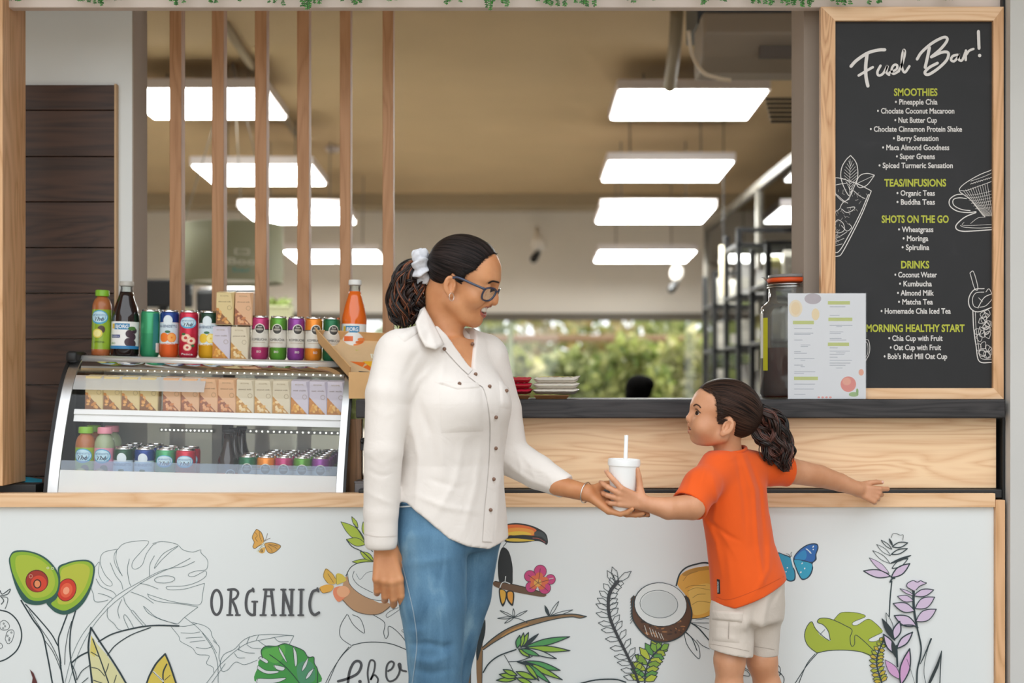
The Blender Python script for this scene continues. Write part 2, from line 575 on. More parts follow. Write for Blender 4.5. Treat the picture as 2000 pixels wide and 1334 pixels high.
# ---------------------------------------------------------------- ceiling lights
def ceiling_light(xl, xr, ynear, d, label, group='ceiling panel lights', first=None):
    Y = d - DIST
    s = FPX / d
    W, L, H = (xr - xl) / s, 0.75, 0.075
    zc = CAMZ - (ynear - HORIZON) / s
    xc = ((xl + xr) / 2 - 1000) / s
    t = thing('ceiling_light', label, 'lamp', (xc, Y, zc), group, (math.radians(-2), 0, 0))
    gg = G().bbox(-W / 2 - .02, W / 2 + .02, -0.02, L + .02, 0.012, H, 0.004)
    gg.obj('housing', M_lamp, t)
    G().box(-W / 2, W / 2, 0, L, 0.0, 0.0118).obj('diffuser', M_diff, t)
    for sx in (-0.3, 0.3):
        G().tube([(sx * W, L / 2, H), (sx * W, L / 2 + 0.02, 3.24 - zc + 0.02)], 0.006, 6).obj('cable', mat('cable grey', '8e867c', 0.6), t)
    return t
for xl, xr, yn, d, lb in (
    (1212, 1498, 180, 8.5, 'lit panel lamp closest to the air conditioner, above the bar'),
    (1191, 1431, 318, 10.1, 'lit panel lamp second in the row leading from the air conditioner'),
    (1177, 1395, 408, 11.0, 'lit panel lamp third in the row leading from the air conditioner'),
    (1172, 1358, 493, 12.9, 'lit panel lamp lowest in the row near the window, right of the woman'),
    (240, 517, 178, 8.5, 'lit panel lamp behind the slats, highest, cut by the white wall'),
    (377, 607, 326, 10.1, 'lit panel lamp behind the slats, second from the top'),
    (470, 672, 409, 11.0, 'lit panel lamp behind the slats, just above the green drum pendant'),
    (556, 736, 493, 12.9, 'lit panel lamp behind the slats, lowest, beside the woman'),
):
    ceiling_light(xl, xr, yn, d, lb)

# air conditioner hung at the right
Ya = 2.0
ac = thing('air_conditioner', 'hanging rounded air conditioner unit at the top beside the column', 'air conditioner', P(1480, 160, Ya))
prof = [(0.02, 0.0), (0.04, -0.02), (0.2, -0.02), (0.3, 0.03), (0.34, 0.12), (0.3, 0.22), (0.02, 0.22)]
o = G().prismx([(Ya + 0.3 - y, P(0, 160, Ya + .28)[2] + .02 + z) for y, z in prof], X0(1372, Ya), X0(1720, Ya)).obj('casing', mat('air conditioner casing', '8f8171', 0.5), ac, world=True)
bv = o.modifiers.new('bevel', 'BEVEL'); bv.width = 0.05; bv.segments = 5
G().bbox(X0(1483, Ya - .05), X0(1700, Ya - .05), Ya - 0.06, Ya - 0.03, Z0(119, Ya), Z0(95, Ya), 0.002).obj('label_plate', mat('dark label plate', '5a5048', 0.6), ac, world=True)
G().bbox(X0(1362, Ya + .1), X0(1720, Ya + .1), Ya + .1, Ya + .5, Z0(46, Ya + .1), 3.2, 0.004).obj('dark_gap_box', M_black, ac, world=True)  # black box put in for the dark gap above the unit
for k in range(6):
    G().bbox(X0(1505, 3.2), X0(1640, 3.2), 3.2 + k * 0.03, 3.206 + k * 0.03, Z0(240 - 11 * k, 3.2), Z0(234 - 11 * k, 3.2), 0.001).obj('louvre', mat('dark louvre', '3a342e', 0.6), ac, world=True)
G().tube(catmull([P(1345, 60, Ya), P(1352, 105, Ya), P(1372, 140, Ya - .1), P(1400, 152, Ya - .12), P(1428, 157, Ya - .12)]), 0.009, 8).obj('cable', mat('pale hose', 'd8c8b0', 0.5), ac, True, True)
for sx in (1390, 1560):
    G().tube([P(sx, 70, Ya + .2), (P(sx, 70, Ya + .2)[0], Ya + .2, 3.24)], 0.008, 6).obj('hanger', M_black, ac, world=True)
tag(G().tube([P(1322, 25, 3.0), P(1318, 90, 3.4), P(1308, 170, 3.8)], 0.035, 10).obj('ceiling_duct', mat('duct grey brown', '8c7c62', 0.6), None, True), 'slanting grey brown duct beside the air conditioner', 'duct')
tag(G().tube([P(440, 50, 3.6), P(515, 165, 5.0), P(580, 265, 6.8)], 0.025, 8).obj('lighting_track', mat('track pale', 'b5a68c', 0.6), None, True), 'pale lighting track slanting across the ceiling behind the slats', 'track')

# security cameras and a smoke detector on the far wall
for px, py, lb in ((1043, 505, 'dark security camera on the far wall right of the woman'), (1312, 564, 'small dark security camera above the far window')):
    t = thing('security_camera', lb, 'camera', P(px, py, 9.6))
    G().tube([P(px + 6, py - 60, 11.01), P(px + 6, py - 45, 10.0), P(px + 8, py - 22, 9.8)], 0.02, 8).obj('drop_pole', M_back, t, world=True)
    G().ball(P(px + 10, py - 30, 9.75), (0.07, 0.07, 0.09)).obj('bracket', M_back, t, True, True)
    G().tube([P(px + 8, py - 12, 9.75), P(px, py, 9.55)], [0.03, 0.04], 10).obj('body', M_black, t, True, True)
    G().ball(P(px - 1, py + 2, 9.53), 0.035).obj('lens', mat('lens black', '0a0a0c', 0.1), t, True, True)
t = thing('smoke_detector', 'round smoke detector on the ceiling behind the slats', 'detector', (P(650, 297, 7.66)[0], 7.66, 3.24))
G().lathe([(0.05, -0.04), (0.065, -0.02), (0.065, 0.0)], 16, (P(650, 297, 7.66)[0], 7.66, 3.24)).obj('body', M_lamp, t, True, True)
G().lathe([(0.02, -0.05), (0.025, -0.035)], 12, (P(650, 297, 7.66)[0], 7.66, 3.24)).obj('sensor', M_grey, t, True, True)

# drum pendant
Yd = 4.6
sd = S(Yd)
cx, cz0, cz1, rd = (455 - 1000) / sd, Z0(553, Yd), Z0(440, Yd), 97 / sd
dp = thing('drum_pendant', 'pale green drum pendant with lettering behind the slats', 'pendant', (cx, Yd, cz0))
gd = G().lathe([(rd, 0), (rd, cz1 - cz0), (rd - 0.012, cz1 - cz0), (rd - 0.012, 0.0), (rd, 0)], 40, cap=False)
gd.obj('drum_shade', mat('pale green drum', '9fa187', 0.7), dp, True)
G().lathe([(0.001, 0.02), (rd - 0.012, 0.02)], 40, cap=False).obj('drum_diffuser', mat('drum diffuser', 'e4e4da', 0.6), dp)
for a in range(3):
    G().tube([(rd * math.sin(a * 2.1), rd * math.cos(a * 2.1), cz1 - cz0), (0, 0, 3.24 - cz0)], 0.004, 5).obj('wire', MATS['cable grey'], dp)
for st, x0_, x1_, z0_, z1_, hx in (('Boo', 0.03, 0.20, 0.09, 0.13, 'd9dac8'), ('bar', 0.06, 0.17, 0.045, 0.075, '6fa39c')):
    v, f = fit_text(st, x0_, x1_, z0_, z1_, 0.02)
    mk('lettering', wrap(v, rd + 0.002), f, mat('drum print ' + hx, hx, 0.7), dp)
v = [p for p in wrap([(0.07, 0.15), (0.16, 0.15), (0.16, 0.185), (0.07, 0.185), (0.08, 0.157), (0.15, 0.157), (0.15, 0.178), (0.08, 0.178)], rd + 0.002)]
mk('emblem', v, [(0, 1, 5, 4), (1, 2, 6, 5), (2, 3, 7, 6), (3, 0, 4, 7)], MATS['drum print d9dac8'], dp)

# dark appliances on the far left counter
ov = thing('wall_screen', 'dark wall screen seen between the slats left of the drum pendant', 'screen', P(330, 600, 5.5))
G().bbox(P(262, 0, 5.5)[0], P(372, 0, 5.5)[0], 5.5, 5.58, Z0(600, 5.5), Z0(545, 5.5), 0.008).obj('case', M_black, ov, world=True)
G().box(P(266, 0, 5.49)[0], P(368, 0, 5.49)[0], 5.492, 5.4985, Z0(596, 5.5), Z0(549, 5.5)).obj('display', mat('dark display', '101418', 0.15), ov, world=True)
G().bbox(P(316, 0, 5.5)[0] - .03, P(316, 0, 5.5)[0] + .03, 5.52, 5.56, Z0(646, 5.45), Z0(600, 5.5), 0.004).obj('stand', M_black, ov, world=True)
ov2 = thing('coffee_machine', 'dark coffee machine on the far counter under the drum pendant', 'machine', P(440, 610, 5.6))
G().bbox(P(382, 0, 5.6)[0], P(500, 0, 5.6)[0], 5.6, 5.9, Z0(612, 5.6), Z0(566, 5.6), 0.02).obj('body', M_black, ov2, world=True)
G().bbox(P(388, 0, 5.6)[0], P(494, 0, 5.6)[0], 5.62, 5.88, Z0(566, 5.6), Z0(561, 5.6), 0.006).obj('cup_rail', mat('chrome', 'd5d5d5', 0.15, 1.0), ov2, world=True)
for sx in (420, 460):
    G().tube([P(sx, 588, 5.6), P(sx, 592, 5.5)], 0.02, 8).obj('group_head', mat('chrome', 'd5d5d5', 0.15, 1.0), ov2, True, True)
struct(G().bbox(-4.5, P(572, 0, 5.45)[0], 5.45, 6.1, 0.0, Z0(646, 5.45), 0.01).obj('counter_rear', M_back))
G_bs = G().bbox(P(382, 0, 5.6)[0], P(500, 0, 5.6)[0], 5.6, 5.9, Z0(646, 5.45) + .0005, Z0(612, 5.6) - .0005, 0.01)
tag(G_bs.obj('machine_plinth', mat('plinth grey', '9b978d', 0.6)), 'grey plinth under the dark coffee machine', 'plinth')
for k, (px, w_, h_, hx, nm, lb) in enumerate(((300, 36, 34, 'b9c6c8', 'storage_tub', 'pale blue storage tub on the far counter behind the slats'),
        (352, 30, 40, 'c2c19a', 'cane_basket', 'pale green basket on the far counter under the drum pendant'),
        (540, 50, 46, 'c9c9a2', 'leaf_crate', 'pale crate of greens on the far counter between the slats'))):
    t = thing(nm, lb, nm.split('_')[1], P(px, 640, 5.55))
    x_ = P(px, 0, 5.55)[0]
    hw, hh = w_ / S(5.55) / 2, h_ / S(5.55)
    zb = Z0(646, 5.45) + 0.0005
    top = Z0(646 - h_, 5.55)
    G().add([(x_ + sx * hw * k2, 5.62 + sy * 0.12 * k2, z_) for z_, k2 in ((zb, 0.85), (top, 1.0)) for sx, sy in ((-1, -1), (1, -1), (1, 1), (-1, 1))],
            [(0, 3, 2, 1), (0, 1, 5, 4), (1, 2, 6, 5), (2, 3, 7, 6), (3, 0, 4, 7)]).obj('tub', mat('tub ' + hx, hx, 0.7), t, world=True)
    G().tube([(x_ + sx * hw, 5.62 + sy * 0.12, top) for sx, sy in ((-1, -1), (1, -1), (1, 1), (-1, 1))], 0.008, 6, closed=True).obj('rim', mat('tub ' + hx, hx, 0.7), t, world=True)
    if nm == 'leaf_crate':
        rr = random.Random(3)
        gg = G()
        for q in range(40):
            c_ = np.array((x_ + rr.uniform(-hw, hw) * .9, 5.62 + rr.uniform(-.1, .1), top + rr.uniform(-.01, .05)))
            d_ = np.array((rr.uniform(-1, 1), rr.uniform(-1, 1), rr.uniform(.2, 1))) * 0.035
            e_ = np.cross(d_, (0.3, 0.5, 0.2)); e_ = e_ / np.linalg.norm(e_) * 0.015
            gg.add([c_ - d_, c_ + e_, c_ + d_, c_ - e_], [(0, 1, 2, 3)])
        tag(gg.obj('greens', mat('salad green', '8ea058', 0.6), t, world=True), kind='stuff')

# black shelving racks along the partition
def rack(px, d, top, label):
    Y = d - DIST
    c = P(px, 750, Y)
    zt = Z0(top, Y)
    t = thing('display_rack', label, 'shelf', (c[0], Y, 0))
    w, dep = 0.34, 0.55
    for sx in (0, w):
        for sy in (0, dep):
            G().bbox(sx - .018, sx + .018, sy - .018, sy + .018, 0, zt, 0.003).obj('post', M_black, t)
    for z_ in [0.35, 0.8, 1.15, 1.5, 1.85, 2.2]:
        if z_ < zt:
            G().bbox(-.018, w + .018, -.018, dep + .018, z_, z_ + .025, 0.003).obj('shelf', M_black, t)
    G().bbox(-.018, w + .018, -.02, .02, zt - .03, zt, 0.003).obj('top_bar', M_black, t)
    return c, zt, w, dep
rr = random.Random(11)
for px, d, top, lb in ((1500, 8.5, 470, 'black metal display rack closest to the glass jar'), (1443, 9.6, 445, 'tall black metal display rack, middle of three'), (1396, 10.8, 530, 'low black metal display rack by the far window')):
    c, zt, w, dep = rack(px, d, top, lb)
    nb = 0
    for z_ in (1.175, 1.525, 1.875):
        if z_ + 0.25 > zt: continue
        for q in range(3):
            hx, nmc = rr.choice((('d8d4c8', 'cream'), ('c8c28a', 'straw coloured'), ('8f9a5a', 'olive'), ('a87a5c', 'tan'), ('e4e2de', 'white')))
            pos = (c[0] + 0.06 + q * 0.11, c[1] + 0.16, z_ + 0.0005)
            t = thing('paper_bag', '%s bag %s on the %s shelf of the %s' % (nmc, ('first', 'second', 'third')[q], {1.175: 'lower', 1.525: 'middle', 1.875: 'upper'}[z_], {1500: 'rack by the jar', 1443: 'middle black rack', 1396: 'low rack by the window'}[px]), 'bag', pos, 'bags on the black racks')
            h_ = rr.uniform(0.17, 0.24)
            G().add([(-.045, -.04, 0), (.045, -.04, 0), (.045, .04, 0), (-.045, .04, 0), (-.047, -.03, h_ * .8), (.047, -.03, h_ * .8), (.047, .03, h_ * .8), (-.047, .03, h_ * .8), (-.045, -.004, h_), (.045, -.004, h_), (.045, .004, h_), (-.045, .004, h_)],
                [(0, 3, 2, 1)] + [(a + i, a + (i + 1) % 4, a + 4 + (i + 1) % 4, a + 4 + i) for a in (0, 4) for i in range(4)] + [(8, 9, 10, 11)]).obj('pouch', mat('bag ' + hx, hx, 0.6), t)
            G().bbox(-.03, .03, -.0415, -.037, h_ * .2, h_ * .55, 0.001).obj('bag_label', mat('bag tag', 'f0ece0', 0.6), t)
tag(G().tube([P(1413, 480, 6.2), P(1413, 576, 6.2)], [0.028, 0.03], 10).obj('pendant_tube_lamp', mat('tube lamp warm', 'f2e6c4', 0.5, emit='f4e6c0', estr=0.8), None, True), 'pale upright tube lamp hanging between the black racks', 'lamp')
G().tube([P(1413, 480, 6.2), (P(1413, 480, 6.2)[0], 6.2, 3.24)], 0.004, 5).obj('flex', M_black, bpy.data.objects['pendant_tube_lamp'])

# someone sitting with their back to us by the window: dark hair above the bar
def far_person():
    Y = 5.0
    c = P(1250, 768, Y)
    t = thing('person', 'person with short dark hair seen from behind beyond the bar', 'person', (c[0], Y, 0))
    g = G()
    z = c[2] + 0.02
    prof = [(0.02, 0.45), (0.17, 0.46), (0.19, 0.55), (0.17, 0.75), (0.20, 0.95), (0.19, z - 0.18), (0.06, z - 0.13), (0.055, z - 0.06), (0.075, z - 0.03), (0.078, z + 0.02), (0.05, z + 0.05), (0.001, z + 0.055)]
    g.lathe(prof, 24)
    o = g.obj('body', [mat('far skin', '9a6a4c', 0.6), mat('far shirt', '4a4f58', 0.8)], t, True)
    mi = [1 if (sum(o.data.vertices[v].co.z for v in p.vertices) / len(p.vertices)) < z - 0.14 else 0 for p in o.data.polygons]
    o.data.polygons.foreach_set('material_index', np.array(mi, dtype=np.int32))
    for v in o.data.vertices:
        if v.co.z < z - 0.12: v.co.y *= 0.62
    h = G().ball((-0.008, -0.012, z + 0.012), (0.090, 0.100, 0.090), 24, 14)
    h.ball((0.03, -0.02, z + 0.035), (0.062, 0.08, 0.058), 16, 10)
    h.ball((-0.05, -0.03, z - 0.03), (0.05, 0.07, 0.06), 16, 10)
    h.obj('hair', mat('far hair', '090808', 0.95, spec=0.05), t, True)
    s_ = thing('bar_stool', 'plain stool under the dark haired person beyond the bar', 'stool', (c[0], Y, 0))
    G().lathe([(0.001, 0.40), (0.17, 0.40), (0.18, 0.42), (0.17, 0.448), (0.001, 0.449)], 24).obj('seat', M_oak, s_, True)
    for a in range(4):
        an = PI / 4 + a * PI / 2
        G().tube([(0.12 * math.cos(an), 0.12 * math.sin(an), 0.40), (0.19 * math.cos(an), 0.19 * math.sin(an), 0.0)], 0.014, 8).obj('leg', M_black, s_)
far_person()

# ---------------------------------------------------------------- garden beyond the window
def leaf_mat(hx):
    nm = 'leaf ' + hx
    if nm in MATS: return MATS[nm]
    t = NT(nm)
    c = tuple(v * .62 for v in rgb(hx)[:3]) + (1,)
    t.b.inputs['Base Color'].default_value = c
    tl = t.n('BsdfTranslucent'); tl.inputs[0].default_value = c
    mx = t.n('MixShader', i_0=0.55)
    t.l(t.b.outputs[0], mx.inputs[1]); t.l(tl.outputs[0], mx.inputs[2]); t.l(mx.outputs[0], t.out.inputs[0])
    MATS[nm] = t.m
    return t.m
def foliage(name, label, c, rx, ry, rz, n, cols, seed, leaf=0.10, trunk=True):
    r_ = np.random.RandomState(seed)
    t = thing(name, label, 'tree' if 'tree' in name else 'bush', (c[0], c[1], -0.02), 'plants beyond the window')
    d = r_.normal(size=(n, 3)); d /= np.linalg.norm(d, axis=1)[:, None]
    p = d * (0.55 + 0.45 * r_.rand(n, 1)) * np.array((rx, ry, rz)) + np.array((0, 0, c[2]))
    p[:, 2] = np.maximum(p[:, 2], 0.05)
    a = r_.normal(size=(n, 3)); a /= np.linalg.norm(a, axis=1)[:, None]
    b = np.cross(a, r_.normal(size=(n, 3))); b /= np.linalg.norm(b, axis=1)[:, None]
    sz = leaf * (0.6 + 0.8 * r_.rand(n, 1))
    v = np.stack([p - a * sz, p + b * sz * .5, p + a * sz, p - b * sz * .5], axis=1).reshape(-1, 3)
    f = np.arange(4 * n).reshape(-1, 4)
    ms = []
    for hx in cols:
        ms.append(leaf_mat(hx))
    o = mk('leaves', v, f, ms, t, mi=r_.randint(0, len(cols), n))
    o['kind'] = 'stuff'
    g = G()
    for k in range(3 if trunk else 4):
        an = k * 2.1 + seed
        g.tube([(0.05 * math.cos(an), 0.05 * math.sin(an), 0), (rx * .3 * math.cos(an), ry * .3 * math.sin(an), c[2])], [0.05, 0.02], 6)
    g.obj('trunk', mat('bark', '6b5a44', 0.9), t)
GY = ['c2c878', 'd8d88e', 'a8b266', 'e4e0ac']
foliage('garden_bush', 'sunlit yellow green bush beyond the window beside the woman', (P(1000, 0, 13)[0], 13.0, 0.9), 0.55, 0.5, 0.8, 1500, GY, 1)
foliage('garden_bush', 'pale green bush beyond the window behind the white pouches', (P(1110, 0, 14)[0], 14.3, 0.9), 0.6, 0.5, 0.85, 1500, ['b4c07c', 'ced49c', '97a666'], 2)
foliage('garden_bush', 'bright green bush beyond the window by the dark haired person', (P(1230, 0, 13)[0], 13.0, 0.95), 0.55, 0.5, 0.95, 1500, ['b4c070', 'd4d88c', '8aa052'], 3)
foliage('garden_bush', 'yellowish bush beyond the window by the low rack', (P(1345, 0, 14)[0], 14.3, 1.0), 0.6, 0.5, 1.0, 1500, GY, 4)
foliage('garden_bush', 'olive bush beyond the window behind the carrot juice', (P(700, 0, 14)[0], 14.0, 0.95), 0.9, 0.6, 0.95, 1500, ['a4a874', 'c0c094'], 5)
foliage('garden_bush', 'round light bush farther back beyond the window', (P(1180, 0, 15.6)[0], 15.4, 0.8), 0.7, 0.45, 0.9, 900, GY, 15)
foliage('garden_tree', 'tall dark green tree beyond the window behind the woman', (P(880, 0, 19)[0], 19.6, 2.0), 1.2, 1.0, 1.2, 700, ['8f9a5e', 'b3b87c', '6c7a44'], 6, 0.14)
foliage('garden_tree', 'tall tree with yellow leaves beyond the window above the bar', (P(1130, 0, 22)[0], 22.4, 2.2), 1.3, 1.0, 1.2, 700, ['c9ae70', 'a9b06a', 'dccb94'], 7, 0.14)
foliage('garden_tree', 'tall light green tree beyond the window near the racks', (P(1370, 0, 19)[0], 19.6, 2.0), 1.2, 1.0, 1.3, 800, ['bcc47e', '9aa862'], 8, 0.14)
foliage('garden_hedge', 'long mixed green hedge at the end of the garden beyond the window', (0.6, 24.6, 1.2), 7.5, 0.9, 1.5, 3200, ['a4ae6c', '8a9858', 'c0c68c', '76864a'], 31, 0.16)
pg = thing('pergola', 'brown timber pergola roof beyond the window', 'pergola', (P(1060, 0, 16)[0], 16.0, 0))
for k, (x_, dy) in enumerate(((-2.6, 0), (2.2, 0), (-2.6, 1.6), (2.2, 1.6))):
    G().bbox(x_ - .06, x_ + .06, dy - .06, dy + .06, -0.02, 1.86, 0.005).obj('post', mat('pergola timber', '8a6c50', 0.8), pg)
for k in range(9):
    G().bbox(-2.9, 2.5, k * .2 - .05, k * .2 + .03, 1.86 + k * 0.012, 1.92 + k * 0.012, 0.004).obj('rafter', MATS['pergola timber'], pg)

# ---------------------------------------------------------------- trailing fern over the header
def vine(px, drop, n, seed, label):
    r_ = random.Random(seed)
    c = np.array((X0(px, -0.02), -0.02, 2.742))
    t = thing('hanging_fern', label, 'plant', (c[0], -0.02, c[2]), 'trailing ferns over the header')
    gs, gl = G(), G()
    s = S(-0.02)
    for k in range(n):
        L = c[2] - Z0(drop * r_.uniform(0.25, 1.0), -0.02)
        x0_ = r_.uniform(-0.5, 0.5) * n * 9 / s
        sw = r_.uniform(-0.012, 0.012)
        pts = [(x0_ + sw * (q / 6) ** 1.5, -0.008, -L * q / 6) for q in range(7)]
        gs.tube(pts, 0.0009, 4)
        m_ = int(L / 0.0055)
        for q in range(m_):
            u = q / m_
            p = np.array((x0_ + sw * u ** 1.5, -0.008, -L * u))
            for sd_ in (-1, 1):
                ln = 0.0125 * (1.0 - 0.35 * u ** 6) * r_.uniform(.7, 1.2)
                d_ = np.array((sd_ * r_.uniform(.6, 1), r_.uniform(-.6, .3), -r_.uniform(.2, .9))); d_ /= np.linalg.norm(d_)
                e_ = np.cross(d_, (r_.uniform(-.3, .3), 1, 0)); e_ /= np.linalg.norm(e_)
                gl.m = r_.randint(0, 1)
                gl.add([p, p + d_ * ln * .5 + e_ * ln * .3, p + d_ * ln, p + d_ * ln * .5 - e_ * ln * .3], [(0, 1, 2, 3)])
    gs.obj('stems', mat('fern stem', '2f5a24', 0.6), t)
    tag(gl.obj('fronds', [mat('fern leaf', '3f8f34', 0.5), mat('fern leaf dark', '286a28', 0.5)], t), kind='stuff')
for i, (px, dr, n) in enumerate(((35, 6, 3), (168, 8, 3), (203, 13, 3), (240, 7, 2), (352, 14, 4), (418, 13, 4), (470, 6, 2), (540, 15, 3), (612, 22, 6), (680, 12, 5), (762, 7, 2), (884, 13, 3), (975, 22, 5), (1055, 13, 4), (1085, 15, 3), (1132, 16, 4), (1160, 16, 2), (1230, 10, 3), (1275, 4, 1), (1388, 12, 5), (1480, 18, 6), (1530, 19, 5), (1570, 16, 4), (1645, 12, 5), (1712, 15, 3), (1787, 4, 1), (1858, 6, 3))):
    near = ['oak jamb', 'white wall', 'white wall', 'white wall', 'slats', 'slats', 'slats', 'slats', 'slats', 'slats', 'slats', 'woman', 'woman', 'woman', 'middle lamps', 'middle lamps', 'middle lamps', 'lamps over the bar', 'lamps over the bar', 'air conditioner', 'air conditioner', 'air conditioner', 'grey column', 'menu board corner', 'menu board', 'menu board', 'menu board'][i]
    size = 'long bushy' if dr > 17 else 'short sparse' if dr < 9 else 'medium'
    vine(px, dr, n, 40 + i, '%s fern trailing above the %s, %s from the oak jamb' % (size, near, ['first', 'second', 'third', 'fourth', 'fifth', 'sixth', 'seventh', 'eighth', 'ninth', 'tenth', 'eleventh', 'twelfth', 'thirteenth', 'fourteenth', 'fifteenth', 'sixteenth', 'seventeenth', 'eighteenth', 'nineteenth', 'twentieth', 'twenty-first', 'twenty-second', 'twenty-third', 'twenty-fourth', 'twenty-fifth', 'twenty-sixth', 'twenty-seventh'][i]))
# ================================================================== DRINKS CABINET AND EVERYTHING ON THE BAR
ROLL = math.radians(1.35)
CX0, CY0, CZ0 = X0(384, 0.05), 0.026, 0.918     # base centre of the cabinet
CROT = (0, ROLL, 0)
RM = Matrix.Rotation(ROLL, 4, 'Y')
def cpos(x, y, z):
    """cabinet-local point to world"""
    v = RM @ Vector((x, y, z))
    return (CX0 + v.x, CY0 + v.y, CZ0 + v.z)

M_steel = mat('brushed steel', 'c9c9c9', 0.28, 1.0, var=0.06, vscale=60)
M_chrome = mat('chrome', 'd5d5d5', 0.15, 1.0)
M_rubber = mat('black rubber', '141416', 0.5)
M_caseglass = glass('cabinet glass', ior=1.28)
M_reflect = glass('painted reflection white', opac=0.66)  # reflection of the bright outdoors, painted as a milky layer
M_reflect_blue = glass('painted reflection blue', 'cfe0f2', opac=0.16)
M_shelf = mat('white shelf enamel', 'eceded', 0.35)

cab = thing('drinks_cabinet', 'curved glass countertop drinks cabinet with steel sides and white shelf', 'cabinet', (CX0, CY0, CZ0), None, CROT)
HW = 0.436                                           # half width
# curved front profile (depth, height)
prof = [(0.0, -0.01), (0.004, 0.03), (0.022, 0.10), (0.055, 0.19), (0.095, 0.28), (0.135, 0.343), (0.175, 0.382), (0.215, 0.404), (0.25, 0.412)]
pc = [tuple(p) for p in catmull(prof, 5)]
def ribbon(x0, x1, poly, off=0.0, th=0.004):
    g = G()
    n = len(poly)
    v = []
    for x in (x0, x1):
        for o_ in (off, off + th):
            for i, (a, b) in enumerate(poly):
                p0, p1 = poly[max(0, i - 1)], poly[min(n - 1, i + 1)]
                tx, tz = p1[0] - p0[0], p1[1] - p0[1]
                l_ = math.hypot(tx, tz)
                v.append((x, a - tz / l_ * -o_ * -1, b + tx / l_ * o_))
    f = []
    for i in range(n - 1):
        for a, b in ((0, 2 * n), (n, 3 * n)):
            f.append((a + i, a + i + 1, b + i + 1, b + i))
        f.append((i, i + 1, n + i + 1, n + i)); f.append((2 * n + i, 2 * n + i + 1, 3 * n + i + 1, 3 * n + i))
    f.append((0, n, 3 * n, 2 * n)); f.append((n - 1, 2 * n - 1, 4 * n - 1, 3 * n - 1))
    return g.add(v, f)
smooth_by_angle(ribbon(-HW + 0.035, HW - 0.022, pc, 0.0, 0.003).obj('front_glass', M_caseglass, cab))
for x0_, x1_, nm in ((-HW + 0.008, -HW + 0.040, 'a'), (HW - 0.028, HW - 0.006, 'b')):
    smooth_by_angle(ribbon(x0_, x1_, pc, 0.0, 0.006).obj('steel_trim', M_steel, cab))
for x0_, x1_ in ((-HW, -HW + 0.010), (HW - 0.008, HW)):
    smooth_by_angle(ribbon(x0_, x1_, pc, 0.0, 0.009).obj('rubber_seal', M_rubber, cab))
for sx, mm in ((-1, M_caseglass), (1, M_caseglass)):
    poly = pc + [(0.40, 0.412), (0.40, -0.01)]
    G().prismx(poly, sx * (HW - 0.006) - .002, sx * (HW - 0.006) + .002).obj('side_glass', mm, cab)
# top rail and top plate
G().tube([(-HW + 0.03, 0.212, 0.402), (HW - 0.004, 0.212, 0.402)], 0.0135, 14).obj('top_rail', mat('pale satin rail', 'e6e6e4', 0.3, 0.6), cab, True)
G().bbox(-HW, -HW + 0.035, 0.16, 0.27, 0.392, 0.426, 0.010, 3).obj('corner_cap', M_rubber, cab, True)
G().bbox(-HW + 0.004, HW - 0.004, 0.236, 0.40, 0.408, 0.4145, 0.001).obj('top_plate', glass('top plate glass', 'd8e0dc', opac=0.25), cab)
# sloping deck, back door, uprights
DSL = 0.045
G().add([(-HW + .01, 0.012, -0.004), (HW - .01, 0.012, -0.004), (HW - .01, 0.39, -0.004 + 0.378 * DSL), (-HW + .01, 0.39, -0.004 + 0.378 * DSL),
         (-HW + .01, 0.012, -0.012), (HW - .01, 0.012, -0.012), (HW - .01, 0.39, -0.012), (-HW + .01, 0.39, -0.012)],
        [(0, 1, 2, 3), (4, 7, 6, 5), (0, 4, 5, 1), (1, 5, 6, 2), (2, 6, 7, 3), (3, 7, 4, 0)]).obj('deck', M_shelf, cab)
bk = G().box(-HW + .012, -0.002, 0.392, 0.396, 0.0, 0.40).obj('rear_door', glass('rear door glass', 'dfe4e0', opac=0.30), cab)
G().box(0.03, HW - .04, 0.386, 0.390, 0.0, 0.40).obj('rear_door', MATS['rear door glass'], cab)
for x0_, x1_ in ((-HW + .012, -HW + .05), (-0.006, 0.03), (HW - .045, HW - .012)):
    G().bbox(x0_, x1_, 0.384, 0.400, -0.004, 0.407, 0.002).obj('upright', M_black, cab)
G().bbox(-HW + .012, HW - .012, 0.372, 0.400, 0.385, 0.408, 0.002).obj('rear_header', M_rubber, cab)
# upper shelf with a stepped white front edge
SHZ, SHY = 0.252, 0.10
G().bbox(-HW + .06, HW - .03, SHY, 0.36, SHZ - 0.004, SHZ, 0.0015).obj('upper_shelf', glass('shelf glass', 'e6eeea', opac=0.2), cab)
G().prismx([(SHY - .004, SHZ + .002), (SHY - .010, SHZ - .012), (SHY - .004, SHZ - .014), (SHY - .012, SHZ - .034), (SHY + .004, SHZ - .034), (SHY + .006, SHZ + .002)], -HW + .052, HW - .026).obj('shelf_edge', M_shelf, cab)
# light strips: rows of tiny lit diodes
def diodes(nm, y, z, x0_, x1_, n):
    st = G().bbox(x0_, x1_, y - .004, y + .004, z - .006, z + .006, 0.001).obj('diode_strip', mat('diode strip', '8c8e8a', 0.4), cab)
    for k in range(n):
        x = x0_ + (k + .5) * (x1_ - x0_) / n
        G().ball((x, y - .006, z), 0.0019, 8, 6).obj('diode', mat('diode', 'ffffff', 0.4, emit='fffff4', estr=3.0), st)
diodes('a', 0.20, 0.372, -0.31, 0.40, 34)
diodes('b', 0.376, 0.188, -0.20, -0.03, 13)
diodes('c', 0.376, 0.190, 0.06, 0.39, 18)
